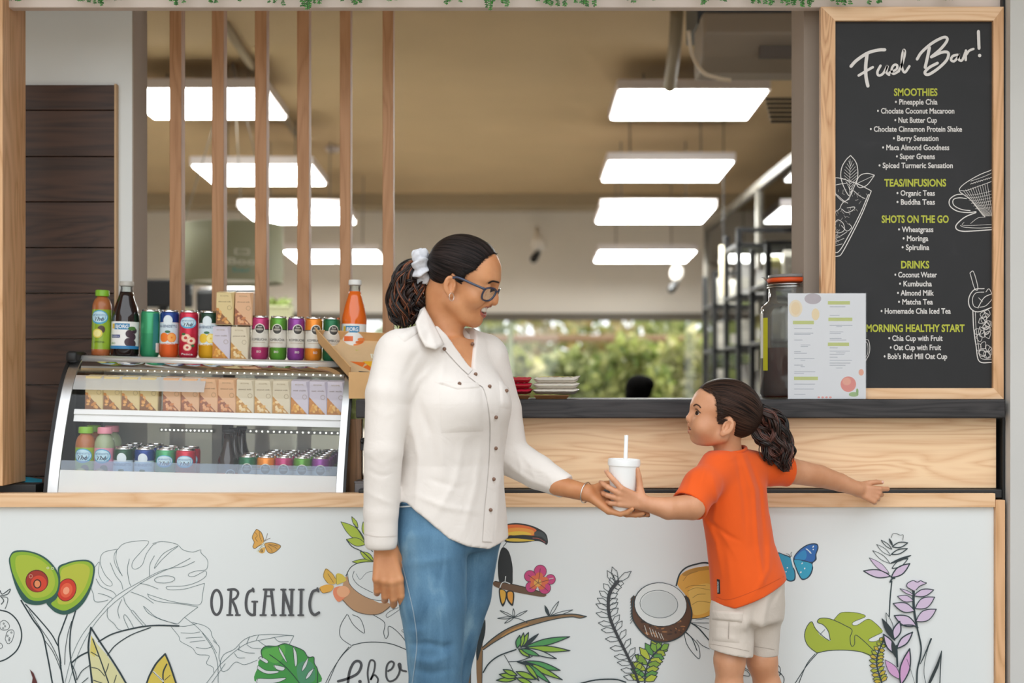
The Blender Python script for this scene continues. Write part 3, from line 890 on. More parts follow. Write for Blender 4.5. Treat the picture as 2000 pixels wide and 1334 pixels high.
# outdoor reflections painted as milky bands along the glass foot and near the top
def cutp(z0, z1, n=8):
    zs_, ds_ = [p[1] for p in pc], [p[0] for p in pc]
    return [(float(np.interp(z, zs_, ds_)), float(z)) for z in np.linspace(z0, z1, n)]
smooth_by_angle(ribbon(-HW + .041, HW - .029, cutp(0.0, 0.078), 0.0035, 0.0006).obj('reflection_band', M_reflect, cab))
smooth_by_angle(ribbon(-HW + .041, HW - .029, cutp(0.0785, 0.105), 0.0035, 0.0006).obj('reflection_band_blue', M_reflect_blue, cab))
smooth_by_angle(ribbon(-HW + .041, -0.005, cutp(.31, .352), 0.0035, 0.0006).obj('reflection_band', glass('painted reflection top', opac=0.3), cab))

# ---------------------------------------------------------------- cans, bottles, cartons
def bands(name, stops, h, rough=0.3, metal=0.35):
    if name in MATS: return MATS[name]
    t = NT(name)
    tc = t.n('TexCoord'); sp = t.n('SeparateXYZ')
    t.l(tc.outputs['Object'], sp.inputs[0])
    dv = t.n('Math', operation='DIVIDE', i_1=h)
    t.l(sp.outputs[2], dv.inputs[0])
    r = t.ramp(dv.outputs[0], [(a, rgb(c)) for a, c in stops], 'CONSTANT')
    t.l(r.outputs[0], t.b.inputs['Base Color'])
    t.b.inputs['Roughness'].default_value = rough
    t.b.inputs['Metallic'].default_value = metal
    MATS[name] = t.m
    return t.m

def ell_patch(cx, cz, rx, rz, r, n=24, rings=3):
    pts = [(cx, cz)]
    f = []
    for q in range(1, rings + 1):
        for k in range(n):
            a = 2 * PI * k / n
            pts.append((cx + rx * q / rings * math.cos(a), cz + rz * q / rings * math.sin(a)))
    for k in range(n):
        f.append((0, 1 + k, 1 + (k + 1) % n))
    for q in range(rings - 1):
        for k in range(n):
            f.append((1 + q * n + k, 1 + (q + 1) * n + k, 1 + (q + 1) * n + (k + 1) % n, 1 + q * n + (k + 1) % n))
    return wrap(pts, r), f

def rect_patch(x0_, x1_, z0_, z1_, r, n=26):
    pts = [(x0_ + (x1_ - x0_) * i / n, z) for z in (z0_, z1_) for i in range(n + 1)]
    return wrap(pts, r), [(i, i + 1, n + 2 + i, n + 1 + i) for i in range(n)]

def pr(hx, rough=0.4):
    return mat('print ' + hx, hx, rough)

class Wrap:
    """printed pieces that curl round a can, gathered by colour"""
    def __init__(s, r): s.r, s.g, s.lay, s.n = r, {}, 0, {}
    def put(s, hx, vf):
        s.n[hx] = s.n.get(hx, 0) + 1
        s.g.setdefault(hx, G()).add(*vf)
    def ell(s, hx, cx, cz, rx, rz, up=1):
        s.lay += 1; s.put(hx, ell_patch(cx, cz, rx, rz, s.r + 0.00012 * s.lay + .0002))
    def rect(s, hx, a, b, c, d):
        s.lay += 1; s.put(hx, rect_patch(a, b, c, d, s.r + 0.00012 * s.lay + .0002))
    def text(s, hx, st, a, b, c, d, off=0.01, shear=0.0):
        s.lay += 1
        v, f = fit_text(st, a, b, c, d, off, shear)
        s.put(hx, (wrap(v, s.r + 0.00012 * s.lay + .0002), f))
    def done(s, parent):
        for hx, g in s.g.items():
            o = g.obj('print', pr(hx), parent)
            if s.n[hx] > 1: o['kind'] = 'stuff'

def can(name, label, r, h, stops, loc, group, design=None, turn=0.0):
    t = thing(name, label, 'can', loc, group, (0, ROLL, turn))
    p = [(r * .80, 0.0), (r * .86, 0.003), (r, 0.010), (r, h - 0.012), (r * .90, h - 0.003), (r * .92, h), (r * .88, h + .0006), (r * .86, h - .004), (0.0005, h - .004)]
    b = G().lathe(p[:4] + [(r * .93, h - 0.0055)], 28, cap=True).obj('body', bands('can ' + ''.join(c for _, c in stops), stops, h), t, True)
    smooth_by_angle(G().lathe([(r * .93, h - 0.0055)] + p[4:], 28, cap=False).obj('lid', M_chrome, t))
    G().bbox(-.006, .006, -r * .45, r * .15, h - .0038, h - .0022, 0.0006).obj('pull_tab', M_chrome, t)
    if design:
        w = Wrap(r); design(w, r, h); w.done(b)
    return t

def d_kombucha(txt=True):
    def f(w, r, h):
        w.rect('d8d3c8', -r * 1.5, r * 1.5, h * .30, h * .62)
        w.rect('2a2a2a', -r * 1.5, r * 1.5, h * .685, h * .70)
        w.ell('e8e4d8', r * .1, h * .70, r * .62, r * .62)
        w.ell('3a3734', r * .1, h * .70, r * .52, r * .52)
        w.ell('8c857a', r * .1, h * .695, r * .40, r * .16)
        w.text('e8e4d8', 'Real', -r * .12, r * .34, h * .74, h * .77)
        w.text('e8e4d8', 'Kombucha', -r * .3, r * .5, h * .685, h * .705, shear=.3)
        w.text('3c3a38', 'KOMBUCHA', -r * .95, r * 1.05, h * .435, h * .49, 0.0)
        w.rect('b9a58c', -r * .8, r * .8, h * .39, h * .40)
        w.text('e9dcd8', 'BIO', -r * .2, r * .3, h * .16, h * .21)
    return f

def d_the(bg, oval='4aa9d0', fruit=None, foot=None, script=True):
    def f(w, r, h):
        w.ell(oval, r * .1, h * .74, r * .95, r * .62)
        w.ell('cfe6f0', r * .1, h * .75, r * .86, r * .50)
        w.text('2a6a9a', 'SAN BENEDETTO', -r * .62, r * .82, h * .765, h * .795, 0.0)
        w.text('1c2a44', 'Thè', -r * .40, r * .62, h * .665, h * .74, 0.02, .35)
        if fruit == 'peach':
            for cx, cz, rr_ in ((-.1, .42, .55), (.5, .36, .5), (.1, .22, .45)):
                w.ell('e9b49a', r * cx, h * cz, r * rr_, r * rr_ * .8); w.ell('f2d8c0', r * cx, h * cz, r * rr_ * .75, r * rr_ * .6); w.ell('c23a3a', r * cx, h * cz, r * rr_ * .35, r * rr_ * .3)
            w.ell('2e6a3a', -r * .35, h * .5, r * .25, r * .12); w.ell('2e6a3a', r * .7, h * .26, r * .2, r * .14)
        if fruit == 'lemonslice':
            w.ell('4a3226', r * .25, h * .46, r * .45, r * .5); w.ell('e6d24a', -r * .1, h * .38, r * .62, r * .62); w.ell('f2e48a', -r * .1, h * .38, r * .48, r * .48)
        if foot: w.text('f2f2ee', foot, -r * .55, r * .7, h * .06, h * .10, 0.0)
    return f

def d_fruit(kind):
    def f(w, r, h):
        w.rect('cfdfe8', -r * 1.35, r * 1.35, h * .30, h * .72)
        w.ell('dfeaf0', r * .05, h * .78, r * .5, r * .55)
        w.text('1c3a6a', 'SAN BENEDETTO', -r * 1.1, r * 1.1, h * .63, h * .685, 0.01)
        c1, c2 = ('ef7a24', 'f7a850') if kind == 'orange' else ('e8c23a', 'f2df8a')
        w.ell(c1, -r * .35, h * .42, r * .52, r * .5)
        w.ell(c1, r * .5, h * .42, r * .52, r * .52); w.ell(c2, r * .5, h * .42, r * .44, r * .44); w.ell(c1, r * .5, h * .42, r * .1, r * .1)
        w.ell('2e6a3a', r * .05, h * .54, r * .3, r * .14)
        w.text('f4f4f0', 'ARANCIATA' if kind == 'orange' else 'LIMONATA', -r * .9, r * .9, h * .275, h * .325, 0.01)
    return f

CAN_R, CAN_H, KR, KH = 0.029, 0.146, 0.0265, 0.135
TOPZ = 0.415
def onTop(px, y=0.275):
    """cabinet-local x for a pixel column of things standing on the top plate"""
    return (px - 1000) / S(CY0 + y) - CX0

ch_gr = [(0, '2f8f63'), (.03, '3f9f70')]
can('drink_can', 'plain green drink can with its back to us, beside the dark juice bottle', CAN_R, CAN_H, [(0, '2f8f63'), (.5, '3c9c6c')], cpos(onTop(286), .275, TOPZ), 'tall fruit drink cans on the cabinet', lambda w, r, h: (w.rect('2a7a78', r * .55, r * 1.2, h * .15, h * .92), w.rect('e8e8e4', r * .9, r * 1.4, h * .1, h * .3)))
can('drink_can', 'navy and orange drink can with orange fruit, on the cabinet', CAN_R, CAN_H, [(0, 'e8642a'), (.30, 'e9e9ea'), (.74, '1c3f86')], cpos(onTop(323.5), .275, TOPZ), 'tall fruit drink cans on the cabinet', d_fruit('orange'))
can('drink_can', 'red peach drink can with pale blue oval, on the cabinet', CAN_R, CAN_H, [(0, 'c42742'), (.5, 'cc2a46')], cpos(onTop(361.5), .275, TOPZ), 'tall fruit drink cans on the cabinet', d_the('c', fruit='peach', foot='Pesca'))
can('drink_can', 'dark green and yellow lemon drink can, on the cabinet', CAN_R, CAN_H, [(0, 'dda51e'), (.30, 'e9e9ea'), (.74, '1c3d2c')], cpos(onTop(399.5), .275, TOPZ), 'tall fruit drink cans on the cabinet', d_fruit('lemon'))

KB = {'pink': 'b8396f', 'green': '5c9a34', 'purple': '8c3f94', 'orange': 'e88a2a', 'dark green': '1f6a44'}
def kstops(c): return [(0, KB[c]), (.285, 'ded9cf'), (.69, KB[c])]
for c, px, tw in (('pink', 501, .0), ('green', 536.5, -.1), ('purple', 571, .25), ('orange', 605.5, .3), ('dark green', 640, .3)):
    can('kombucha_can', '%s banded kombucha can standing on top of the drinks cabinet' % c, KR, KH, kstops(c), cpos(onTop(px), .275, TOPZ), 'kombucha cans on the cabinet', d_kombucha(), tw)

def bottle(name, label, prof, cap, body_m, loc, group=None, design=None, r=0.03, capm=None, inner=None):
    t = thing(name, label, 'bottle', loc, group, (0, ROLL, 0))
    b = G().lathe(prof, 28).obj('body', body_m, t, True)
    if inner:
        G().lathe(inner[0], 24).obj('drink', inner[1], t, True)
    smooth_by_angle(G().lathe(cap, 24).obj('cap', capm, t))
    if design:
        w = Wrap(r); design(w, r); w.done(b)
    return t

def tea_prof(r, h):
    return [(r * .85, 0), (r * .98, .004), (r, .02), (r * .96, .05), (r, .08), (r, h * .72), (r * .97, h * .78), (r * .80, h * .85), (r * .55, h * .89), (r * .50, h * .93)]
def tea_cap(r, h):
    return [(r * .62, h * .905), (r * .72, h * .91), (r * .72, h * .985), (r * .66, h), (.0005, h)]
M_teab = bands('tea bottle green', [(0, 'b0653a'), (.10, '8fae2e'), (.70, 'a8653a')], 0.203, 0.25, 0.0)
M_teap = bands('tea bottle pink', [(0, 'c98a8a'), (.10, 'd98fa6'), (.70, '9aa886')], 0.203, 0.25, 0.0)
def d_tea(w, r, pink=False):
    h = .203
    w.ell('3f9fc8', 0, h * .585, r * .95, h * .105); w.ell('bfe0ee', 0, h * .59, r * .86, h * .085)
    w.text('2a6a9a', 'SAN BENEDETTO', -r * .78, r * .78, h * .605, h * .63, 0.0)
    w.text('1c2a44', 'Thè', -r * .5, r * .5, h * .53, h * .59, 0.02, .35)
    w.ell('4a3226', r * .25, h * .40, r * .4, h * .06)
    w.ell('e0cf52' if not pink else 'e6b08a', -r * .15, h * .34, r * .55, h * .07); w.ell('efe596' if not pink else 'f2d2b4', -r * .15, h * .34, r * .40, h * .052)
    w.text('3d4a20' if not pink else '7a2a3a', 'LIMONE' if not pink else 'PESCA', -r * .5, r * .6, h * .20, h * .225, 0.0)
M_capg, M_capp = mat('lime cap', '7fb52a', 0.4), mat('pink cap', 'e08fa0', 0.4)
def tea(label, loc, pink=False, group=None):
    return bottle('iced_tea_bottle', label, tea_prof(.0295, .203), tea_cap(.0295, .203), M_teap if pink else M_teab, loc, group, lambda w, r: d_tea(w, r, pink), .0295, M_capp if pink else M_capg)
tea('lime capped iced tea bottle standing on the drinks cabinet', cpos(onTop(191), .275, TOPZ))

M_berry = mat('dark berry juice glass', '1a0c0f', 0.08, coat=0.5)
M_carrot = mat('carrot juice glass', 'e86a18', 0.12, coat=0.5)
M_neck = glass('bottle neck glass', 'e8ece8', opac=0.1)
def juice_prof(r, h):
    return [(r * .9, 0), (r, .006), (r, h * .50), (r * .96, h * .56), (r * .78, h * .68), (r * .55, h * .80), (r * .46, h * .86)]
def juice(label, loc, r, h, body, capm, carrot):
    t = thing('juice_bottle', label, 'bottle', loc, None, (0, ROLL, 0))
    b = G().lathe(juice_prof(r, h), 32).obj('body', body, t, True)
    G().lathe([(r * .46, h * .86), (r * .42, h * .90), (r * .43, h * .935)], 24, cap=False).obj('neck', M_neck, t, True)
    smooth_by_angle(G().lathe([(r * .48, h * .935), (r * .52, h * .94), (r * .52, h * .985), (r * .48, h), (.0005, h)], 24).obj('cap', capm, t))
    w = Wrap(r)
    w.rect('eeeeec', -r * 1.45, r * 1.45, h * .10, h * .46)
    w.rect('2f86b8', -r * .62, r * .55, h * .355, h * .435)
    w.rect('e2b93a', -r * .85, -r * .6, h * .365, h * .43)
    w.text('f4f6f8', 'BJORG', -r * .5, r * .46, h * .372, h * .418, 0.02)
    if carrot:
        w.rect('e8703a', -r * .75, r * .05, h * .25, h * .31)
        for k in range(4):
            w.ell(('e87a3a', 'f09050')[k % 2], r * (.35 + .16 * k), h * (.17 + .035 * k), r * .42, r * .13)
    else:
        w.rect('2c3a78', -r * .95, -r * .12, h * .245, h * .285)
        w.text('e4e8f4', 'RAISIN', -r * .85, -r * .22, h * .255, h * .275, 0.0)
        for a, b_, q in ((.55, .30, .28), (.8, .26, .26), (.5, .19, .3), (.8, .17, .28), (.95, .34, .2)):
            w.ell('43303c', r * a, h * b_, r * q, r * q)
        w.ell('4a7a3a', r * .75, h * .37, r * .3, r * .14)
        w.text('4a8a3a', 'BIO', -r * .9, -r * .5, h * .16, h * .185, 0.0)
        w.rect('2f7fb4', -r * 1.45, r * 1.45, h * .10, h * .14)
    w.done(b)
    return t
juice('tall bottle of dark berry juice with white label on the cabinet', cpos(onTop(238), .275, TOPZ), .0425, .232, M_berry, mat('clear grey cap', 'b9b6ae', 0.3), False)
juice('orange carrot juice bottle with white cap behind the open box', cpos(onTop(682), .30, TOPZ), .039, .255, M_carrot, mat('white cap', 'e9e9e7', 0.4), True)

# nut milk cartons with slanted shoulders
CW, CD, CH = 0.0535, 0.046, 0.1045
NUTS = {'gold': ('d9c48e', 'c9873f', 'e0a860', 'almond milk'), 'peach': ('dcae86', 'c97f4a', 'e0a678', 'almond milk'),
        'cream': ('d8ccb2', 'd9a85a', 'ead0a0', 'peanut milk'), 'lavender': ('cdc6d2', 'd9952e', 'e6b45a', 'oat milk')}
def carton_mesh():
    w, d, h = CW / 2, CD / 2, CH
    c = 0.010
    rings = [(0, 0.0015), (h * .05, 0.0015), (h * .60, 0.004), (h * .93, c)]
    v = []
    for z, q in rings:
        v += [(-w, -d, z), (w - q, -d, z), (w, -d + q, z), (w, d - q, z), (w - q, d, z), (-w, d, z)]
    v += [(-w, -d + .004, h * .955), (w - c, -d + .004, h * .955), (w - .001, -d + c, h * .965), (w - .001, d - c, h), (w - c, d, h), (-w, d, h)]
    f = [(5, 4, 3, 2, 1, 0)]
    for k in range(4):
        for i in range(6):
            f.append((6 * k + i, 6 * k + (i + 1) % 6, 6 * k + 6 + (i + 1) % 6, 6 * k + 6 + i))
    f.append(tuple(24 + i for i in range(6)))
    return v, f
_cart = {}
def carton(kind, label, loc, group, rz=0.0):
    if kind in _cart:
        return copy_tree(_cart[kind], loc, (0, ROLL, rz), label, group)
    base, nut, nut2, txt = NUTS[kind]
    t = thing('milk_carton', label, 'carton', loc, group, (0, ROLL, rz))
    v, f = carton_mesh()
    b = mk('box', v, f, mat('carton ' + kind, base, 0.45), t)
    y = -CD / 2 - .0003
    w = CW / 2
    g = G().add([(-w, y, .001), (w - .004, y, .001), (-w, y, CH * .50)], [(0, 1, 2)]); g.obj('print', pr({'gold': '8a5a30', 'peach': '96583a', 'cream': 'c08a40', 'lavender': 'c07a24'}[kind]), b)
    r_ = random.Random(hash(kind) % 7 + 3 if False else len(kind))
    g1, g2 = G(), G()
    for k in range(26):
        z = r_.uniform(.006, CH * .46)
        x = r_.uniform(-w + .004, w - .006)
        if z / (CH * .5) + (x + w) / (2 * w - .004) > 1.02: continue
        rx, rz_ = r_.uniform(.0045, .006), r_.uniform(.003, .0045)
        a0 = r_.uniform(0, PI)
        n = 9
        (g1 if k % 2 else g2).add([(x + rx * math.cos(a) * math.cos(a0) - rz_ * math.sin(a) * math.sin(a0), y - .0002 - .00012 * k / 3, z + rx * math.cos(a) * math.sin(a0) + rz_ * math.sin(a) * math.cos(a0)) for a in [2 * PI * q / n for q in range(n)]], [tuple(range(n))])
    g1.obj('print', pr(nut), b); g2.obj('print', pr(nut2), b)
    tv, tf = fit_text(txt, -w + .006, w - .009, CH * .66, CH * .70, 0.0)
    mk('print', [(x, y - .0001, z) for x, z in tv], tf, pr('6a5238'), b)
    tv, tf = fit_text('ECOMIL', -w + .012, w - .016, CH * .83, CH * .865, 0.0)
    mk('print', [(x, y - .0001, z) for x, z in tv], tf, pr('9a8560'), b)
    G().lathe([(.006, 0), (.0068, 0)], 16, cap=False).xf(Matrix.Translation((w - .013, y - .0004, CH * .50)) @ Matrix.Rotation(PI / 2, 4, 'X')).obj('print', pr('8a7450'), b)
    _cart[kind] = t
    return t
def bandlab(i): return ['first', 'second', 'third', 'fourth', 'fifth', 'sixth'][i]
ZS = SHZ + .0008
spx = [(184, 'gold'), (219.5, 'gold'), (255, 'gold'), (290.5, 'gold'), (335, 'peach'), (371, 'peach'), (407, 'peach'), (442, 'peach'), (477.5, 'cream'), (513, 'cream'), (548, 'cream'), (583.5, 'lavender'), (619, 'lavender'), (654, 'lavender')]
cnt = {}
YSH = 0.155
for px, kd in spx:
    i = cnt.get(kd, 0); cnt[kd] = i + 1
    carton(kd, '%s nut milk carton on the cabinet shelf, %s of its colour from the oak jamb' % (kd, bandlab(i)), cpos(onTop(px, YSH), YSH, ZS), 'milk cartons on the cabinet shelf')
carton('lavender', 'lavender milk carton at the bottom of the small carton stack on top of the cabinet', cpos(onTop(428.5), .275, TOPZ), 'cartons stacked on the cabinet')
carton('cream', 'cream milk carton at the bottom of the small stack, beside the pink can', cpos(onTop(464), .275, TOPZ), 'cartons stacked on the cabinet')
carton('gold', 'gold milk carton at the top of the small stack above the lavender one', cpos(onTop(434), .275, TOPZ + CH + .0003), 'cartons stacked on the cabinet')
carton('peach', 'peach milk carton at the top of the small stack above the cream one', cpos(onTop(470.5), .275, TOPZ + CH + .0003), 'cartons stacked on the cabinet')

# lower deck
def deckz(y): return -0.004 + (y - 0.012) * DSL + .0006
def onDeck(px, y, row=0): return (px - 1000) / S(CY0 + y) - CX0
Y1 = 0.082
for k in range(2):
    tea('lime capped iced tea bottle inside the cabinet, %s' % ('front one' if k == 0 else 'behind the front one'), cpos(onDeck(165, Y1) + .004 * k, Y1 + .064 * k, deckz(Y1 + .064 * k)), group='tea bottles in the cabinet')
    tea('pink capped iced tea bottle inside the cabinet, %s' % ('front one' if k == 0 else 'behind the front one'), cpos(onDeck(202, Y1) + .002 * k, Y1 + .064 * k, deckz(Y1 + .064 * k)), True, 'tea bottles in the cabinet')
rows = (('dark green', 239.5, [(0, '1c3d2c'), (.30, 'cfdfe6'), (.74, '1c4a34')], 3, d_fruit('lemon')), ('navy', 280.5, [(0, '1a3468'), (.30, 'cfdfe6'), (.74, '1c3f86')], 3, d_fruit('orange')), ('mint green', 321.5, [(0, '2f8f63'), (.5, '4aa06c')], 2, d_the('', fruit='peach')), ('red', 361, [(0, 'c02238'), (.5, 'c42a40')], 2, d_the('', fruit='peach')))
for nm, px, stp, n, dz in rows:
    first = None
    for k in range(n):
        y = Y1 + k * .0605
        lb = '%s drink can on the cabinet deck, %s of its row' % (nm, ('front', 'second', 'third')[k])
        x = onDeck(px, Y1)
        if first is None:
            first = can('drink_can', lb, CAN_R, CAN_H, stp, cpos(x, y, deckz(y)), 'drink cans on the cabinet deck', dz)
        else:
            copy_tree(first, cpos(x, y, deckz(y)), None, lb)
for nm, px, n in (('dark green', 482, 2), ('orange', 518, 4), ('pink', 553, 4), ('green', 589, 5), ('purple', 625, 5)):
    first = None
    for k in range(n):
        y = Y1 + k * .0555
        lb = '%s kombucha can on the cabinet deck, %s of its row' % (nm, ('front', 'second', 'third', 'fourth', 'fifth')[k])
        x = onDeck(px, Y1)
        if first is None:
            first = can('kombucha_can', lb, KR, KH - .004, kstops(nm), cpos(x, y, deckz(y)), 'kombucha cans on the cabinet deck', d_kombucha())
        else:
            copy_tree(first, cpos(x, y, deckz(y)), None, lb)
M_brown = mat('brown bottle glass', '1c100c', 0.06, coat=0.6)
def beer(label, loc):
    t = thing('brown_bottle', label, 'bottle', loc, 'brown bottles in the cabinet', (0, ROLL, 0))
    r, h = .031, .205
    b = G().lathe([(r * .9, 0), (r, .006), (r, h * .50), (r * .93, h * .56), (r * .62, h * .68), (r * .46, h * .80), (r * .42, h * .93), (r * .50, h * .935), (r * .50, h * .955), (r * .44, h * .96)], 28).obj('body', M_brown, t, True)
    G().lathe([(r * .50, h * .957), (r * .54, h * .96), (r * .50, h), (.0005, h)], 20).obj('cap', mat('dark crown cap', '2a2a2c', 0.4, 0.5), t, True)
    w = Wrap(r)
    w.rect('d9d2c4', -r * 1.4, r * 1.4, h * .10, h * .36); w.rect('c2563a', -r * 1.4, r * 1.4, h * .36, h * .385)
    w.ell('e8e4d8', r * .5, h * .36, r * .5, r * .5); w.ell('3a3734', r * .5, h * .36, r * .42, r * .42)
    w.text('e8e4d8', 'Real', r * .28, r * .72, h * .36, h * .385); w.done(b)
    return t
b0 = beer('brown glass bottle on the cabinet deck, front of three', cpos(onDeck(443, Y1), Y1, deckz(Y1)))
copy_tree(b0, cpos(onDeck(443, Y1) + .004, Y1 + .066, deckz(Y1 + .066)), None, 'brown glass bottle on the cabinet deck, second of three')
copy_tree(b0, cpos(onDeck(443, Y1) + .014, Y1 + .131, deckz(Y1 + .131)), None, 'brown glass bottle on the cabinet deck, rearmost of three')

# ---------------------------------------------------------------- open cardboard box on the bar end
Yb = 0.10
bx = thing('cardboard_box', 'open cardboard box with green and orange printed lid at the bar end', 'box', P(730, 779, Yb))
M_card = mat('kraft card', 'd9ad78', 0.8, var=0.06, vscale=15)
M_card2 = mat('kraft card inside', 'd3b389', 0.85, var=0.05, vscale=15)
b0_, b1_ = P(680, 779, Yb), P(800, 727, Yb)
zb, zt = BARZ + .0008, Z0(727, Yb)
xb0, xb1 = X0(681, Yb), X0(800, Yb)
dep = 0.17
for nm, q in (('front_wall', (xb0, xb1, Yb, Yb + .003, zb, zt)), ('side_wall', (xb0, xb0 + .003, Yb + .003, Yb + dep, zb, zt)), ('side_wall', (xb1 - .003, xb1, Yb + .003, Yb + dep, zb, zt)), ('rear_wall', (xb0, xb1, Yb + dep, Yb + dep + .003, zb, zt)), ('floor', (xb0 + .003, xb1 - .003, Yb + .003, Yb + dep, zb, zb + .003))):
    G().box(*q).obj('box_' + nm, M_card, bx, world=True)
# lid hinged at the back-left, leaning back and outwards
A, B = P(682, 738, Yb + .06), P(800, 738, Yb + .10)
C, D = P(613, 660, Yb + .20), P(770, 668, Yb + .22)
def slab(a, b, c, d, th):
    a, b, c, d = map(np.array, (a, b, c, d))
    n = np.cross(b - a, c - a); n = n / np.linalg.norm(n) * th
    v = [a, b, d, c, a + n, b + n, d + n, c + n]
    return v, [(0, 1, 2, 3), (7, 6, 5, 4), (0, 4, 5, 1), (1, 5, 6, 2), (2, 6, 7, 3), (3, 7, 4, 0)]
n_ = np.cross(B - A, C - A); n_ = n_ / np.linalg.norm(n_)
n_ = n_ if n_[1] < 0 else -n_
ld = G().add(*slab(A, B, C, D, 0.002)).obj('lid', M_card2, bx, world=True)
wl_ = n_ * 0.040
G().add(*slab(A, C, A + wl_, C + wl_, 0.003)).obj('lid_wall', M_card, ld, world=True)
G().add(*slab(C, D, C + wl_ * .8, D + wl_ * .8, 0.003)).obj('lid_wall', M_card, ld, world=True)
def onlid(u, v, k=1): return A + (B - A) * u + (C - A) * v * 1.0 + ((D - C) - (B - A)) * u * v + n_ * .0012 * k
def lidpoly(hx, pts, k):
    mk('lid_print', [onlid(u, v, k) for u, v in pts], [tuple(range(len(pts)))], pr(hx), ld, world=True)
lidpoly('a9b52a', [(.42, .72), (.86, .70), (.92, .30), (.62, .28)], 1)
lidpoly('e0702a', [(.22, .40), (.45, .38), (.80, .30), (.92, .12), (.45, .14)], 2)
lidpoly('e8b030', [(.40, .40), (.70, .42), (.86, .26), (.50, .18)], 3)
lidpoly('b8432c', [(.55, .34), (.66, .36), (.68, .28), (.58, .26)], 4)
lidpoly('4a4440', [(.22, .14), (.38, .12), (.36, .03), (.24, .04)], 4)
tv, tf = fit_text('Bunch', .56, .84, .48, .60, 0.02, .3)
mk('lid_print', [onlid(x, z, 4) for x, z in tv], tf, pr('eef0dc'), ld, world=True)
tv, tf = fit_text('Market', .60, .88, .36, .46, 0.02, .3)
mk('lid_print', [onlid(x, z, 4) for x, z in tv], tf, pr('eef0dc'), ld, world=True)

# ---------------------------------------------------------------- snack pouches on trays
def pouch(label, px0, px1, py, Y, th, hx, hx2, group, i, flip=0):
    x0_, x1_ = X0(px0, Y), X0(px1, Y)
    z = Z0(py, Y)
    t = thing('snack_pouch', label, 'pouch', ((x0_ + x1_) / 2, Y, z), group)
    n, m = 16, 8
    v, f = [], []
    w, d = (x1_ - x0_) / 2, 0.07
    for side in (1, -1):
        for i_ in range(n + 1):
            for j_ in range(m + 1):
                u, q = i_ / n * 2 - 1, j_ / m * 2 - 1
                puff = max(0, (1 - abs(u) ** 9)) * max(0, (1 - abs(q) ** 8))
                x = u * w; y = q * d + d
                rip = 0.0012 * math.sin(u * 19 + i) * puff
                curl = 0.006 * max(0, u - .8) / .2 * (1 + flip) + 0.003 * max(0, -u - .85) / .15
                z_ = th / 2 + side * (th / 2 * puff ** .45 + .0003) + curl + rip
                v.append((x, y, z_))
    o_ = (n + 1) * (m + 1)
    for i_ in range(n):
        for j_ in range(m):
            a = i_ * (m + 1) + j_
            f.append((a, a + m + 1, a + m + 2, a + 1)); f.append((o_ + a, o_ + a + 1, o_ + a + m + 2, o_ + a + m + 1))
    mi = [0 if q < len(f) else 0 for q in range(len(f))]
    mk('packet', v, f, mat('pouch ' + hx, hx, 0.3, var=0.05, vscale=40), t, True)
    if hx2:
        k = 0
        g = G()
        for (a, b, col) in hx2:
            nn = 8
            pts = []
            for j_ in (0.02, .06):
                for i_ in range(nn + 1):
                    u = a + (b - a) * i_ / nn
                    q = j_ / d - 1
                    puff = max(0, (1 - abs(u) ** 5)) * max(0, (1 - abs(q) ** 4))
                    pts.append((u * w, j_, th / 2 + th / 2 * puff ** .6 + .0025))
            mk('packet_print', pts, [(i_, i_ + 1, nn + 2 + i_, nn + 1 + i_) for i_ in range(nn)], pr(col), t)
    return t
M_traywood = mat('brown wood tray', '9a6a42', 0.5, var=0.1, vscale=30)
Yp = 0.02
for nm, a, b, lb in (('r', 968, 1036, 'small brown wooden tray under the red snack pouches'), ('w', 1043, 1112, 'small brown wooden tray under the white snack pouches')):
    t = thing('wooden_tray', lb, 'tray', (X0((a + b) / 2, Yp), Yp + .07, BARZ + .0005), 'small trays on the bar')
    w = (X0(b, Yp) - X0(a, Yp)) / 2
    hh = 0.0095
    G().add([(sx * w * k_, -.06 * k_ + (sy + 1) * .06 * k_, z_) for z_, k_ in ((0, .86), (hh, 1)) for sx, sy in ((-1, -1), (1, -1), (1, 1), (-1, 1))], [(0, 3, 2, 1), (0, 1, 5, 4), (1, 2, 6, 5), (2, 3, 7, 6), (3, 0, 4, 7), (4, 5, 6, 7)]).obj('tray_body', M_traywood, t)
    G().tube([(-w, -.06, hh), (w, -.06, hh), (w, .06, hh), (-w, .06, hh)], 0.0012, 6, closed=True).obj('tray_rim', M_traywood, t)
zt = 778 - 0.0100 * S(Yp)
for k in range(3):
    pouch('red snack pouch on the bar, %s of the red stack' % ('bottom', 'middle', 'top')[k], 962 + 2 * k, 1041 - k, 770 - 11.2 * k, Yp, .0162, 'c22a44', [(-.9, .2, '5a9a2c'), (.2, .55, 'd8b03a')] if k == 2 else None, 'red snack pouches', k)
    pouch('white snack pouch on the bar, %s of the white stack' % ('bottom', 'middle', 'top')[k], 1041 + k, 1132 + k, 770 - 11.2 * k, Yp, .0162, 'e6e0d6', [(-.9, -.2, 'd8c03a'), (-.2, .1, 'b8683a'), (.1, .8, 'ded24a')] if k == 2 else None, 'white snack pouches', k + 4, 1 if k == 2 else 0)

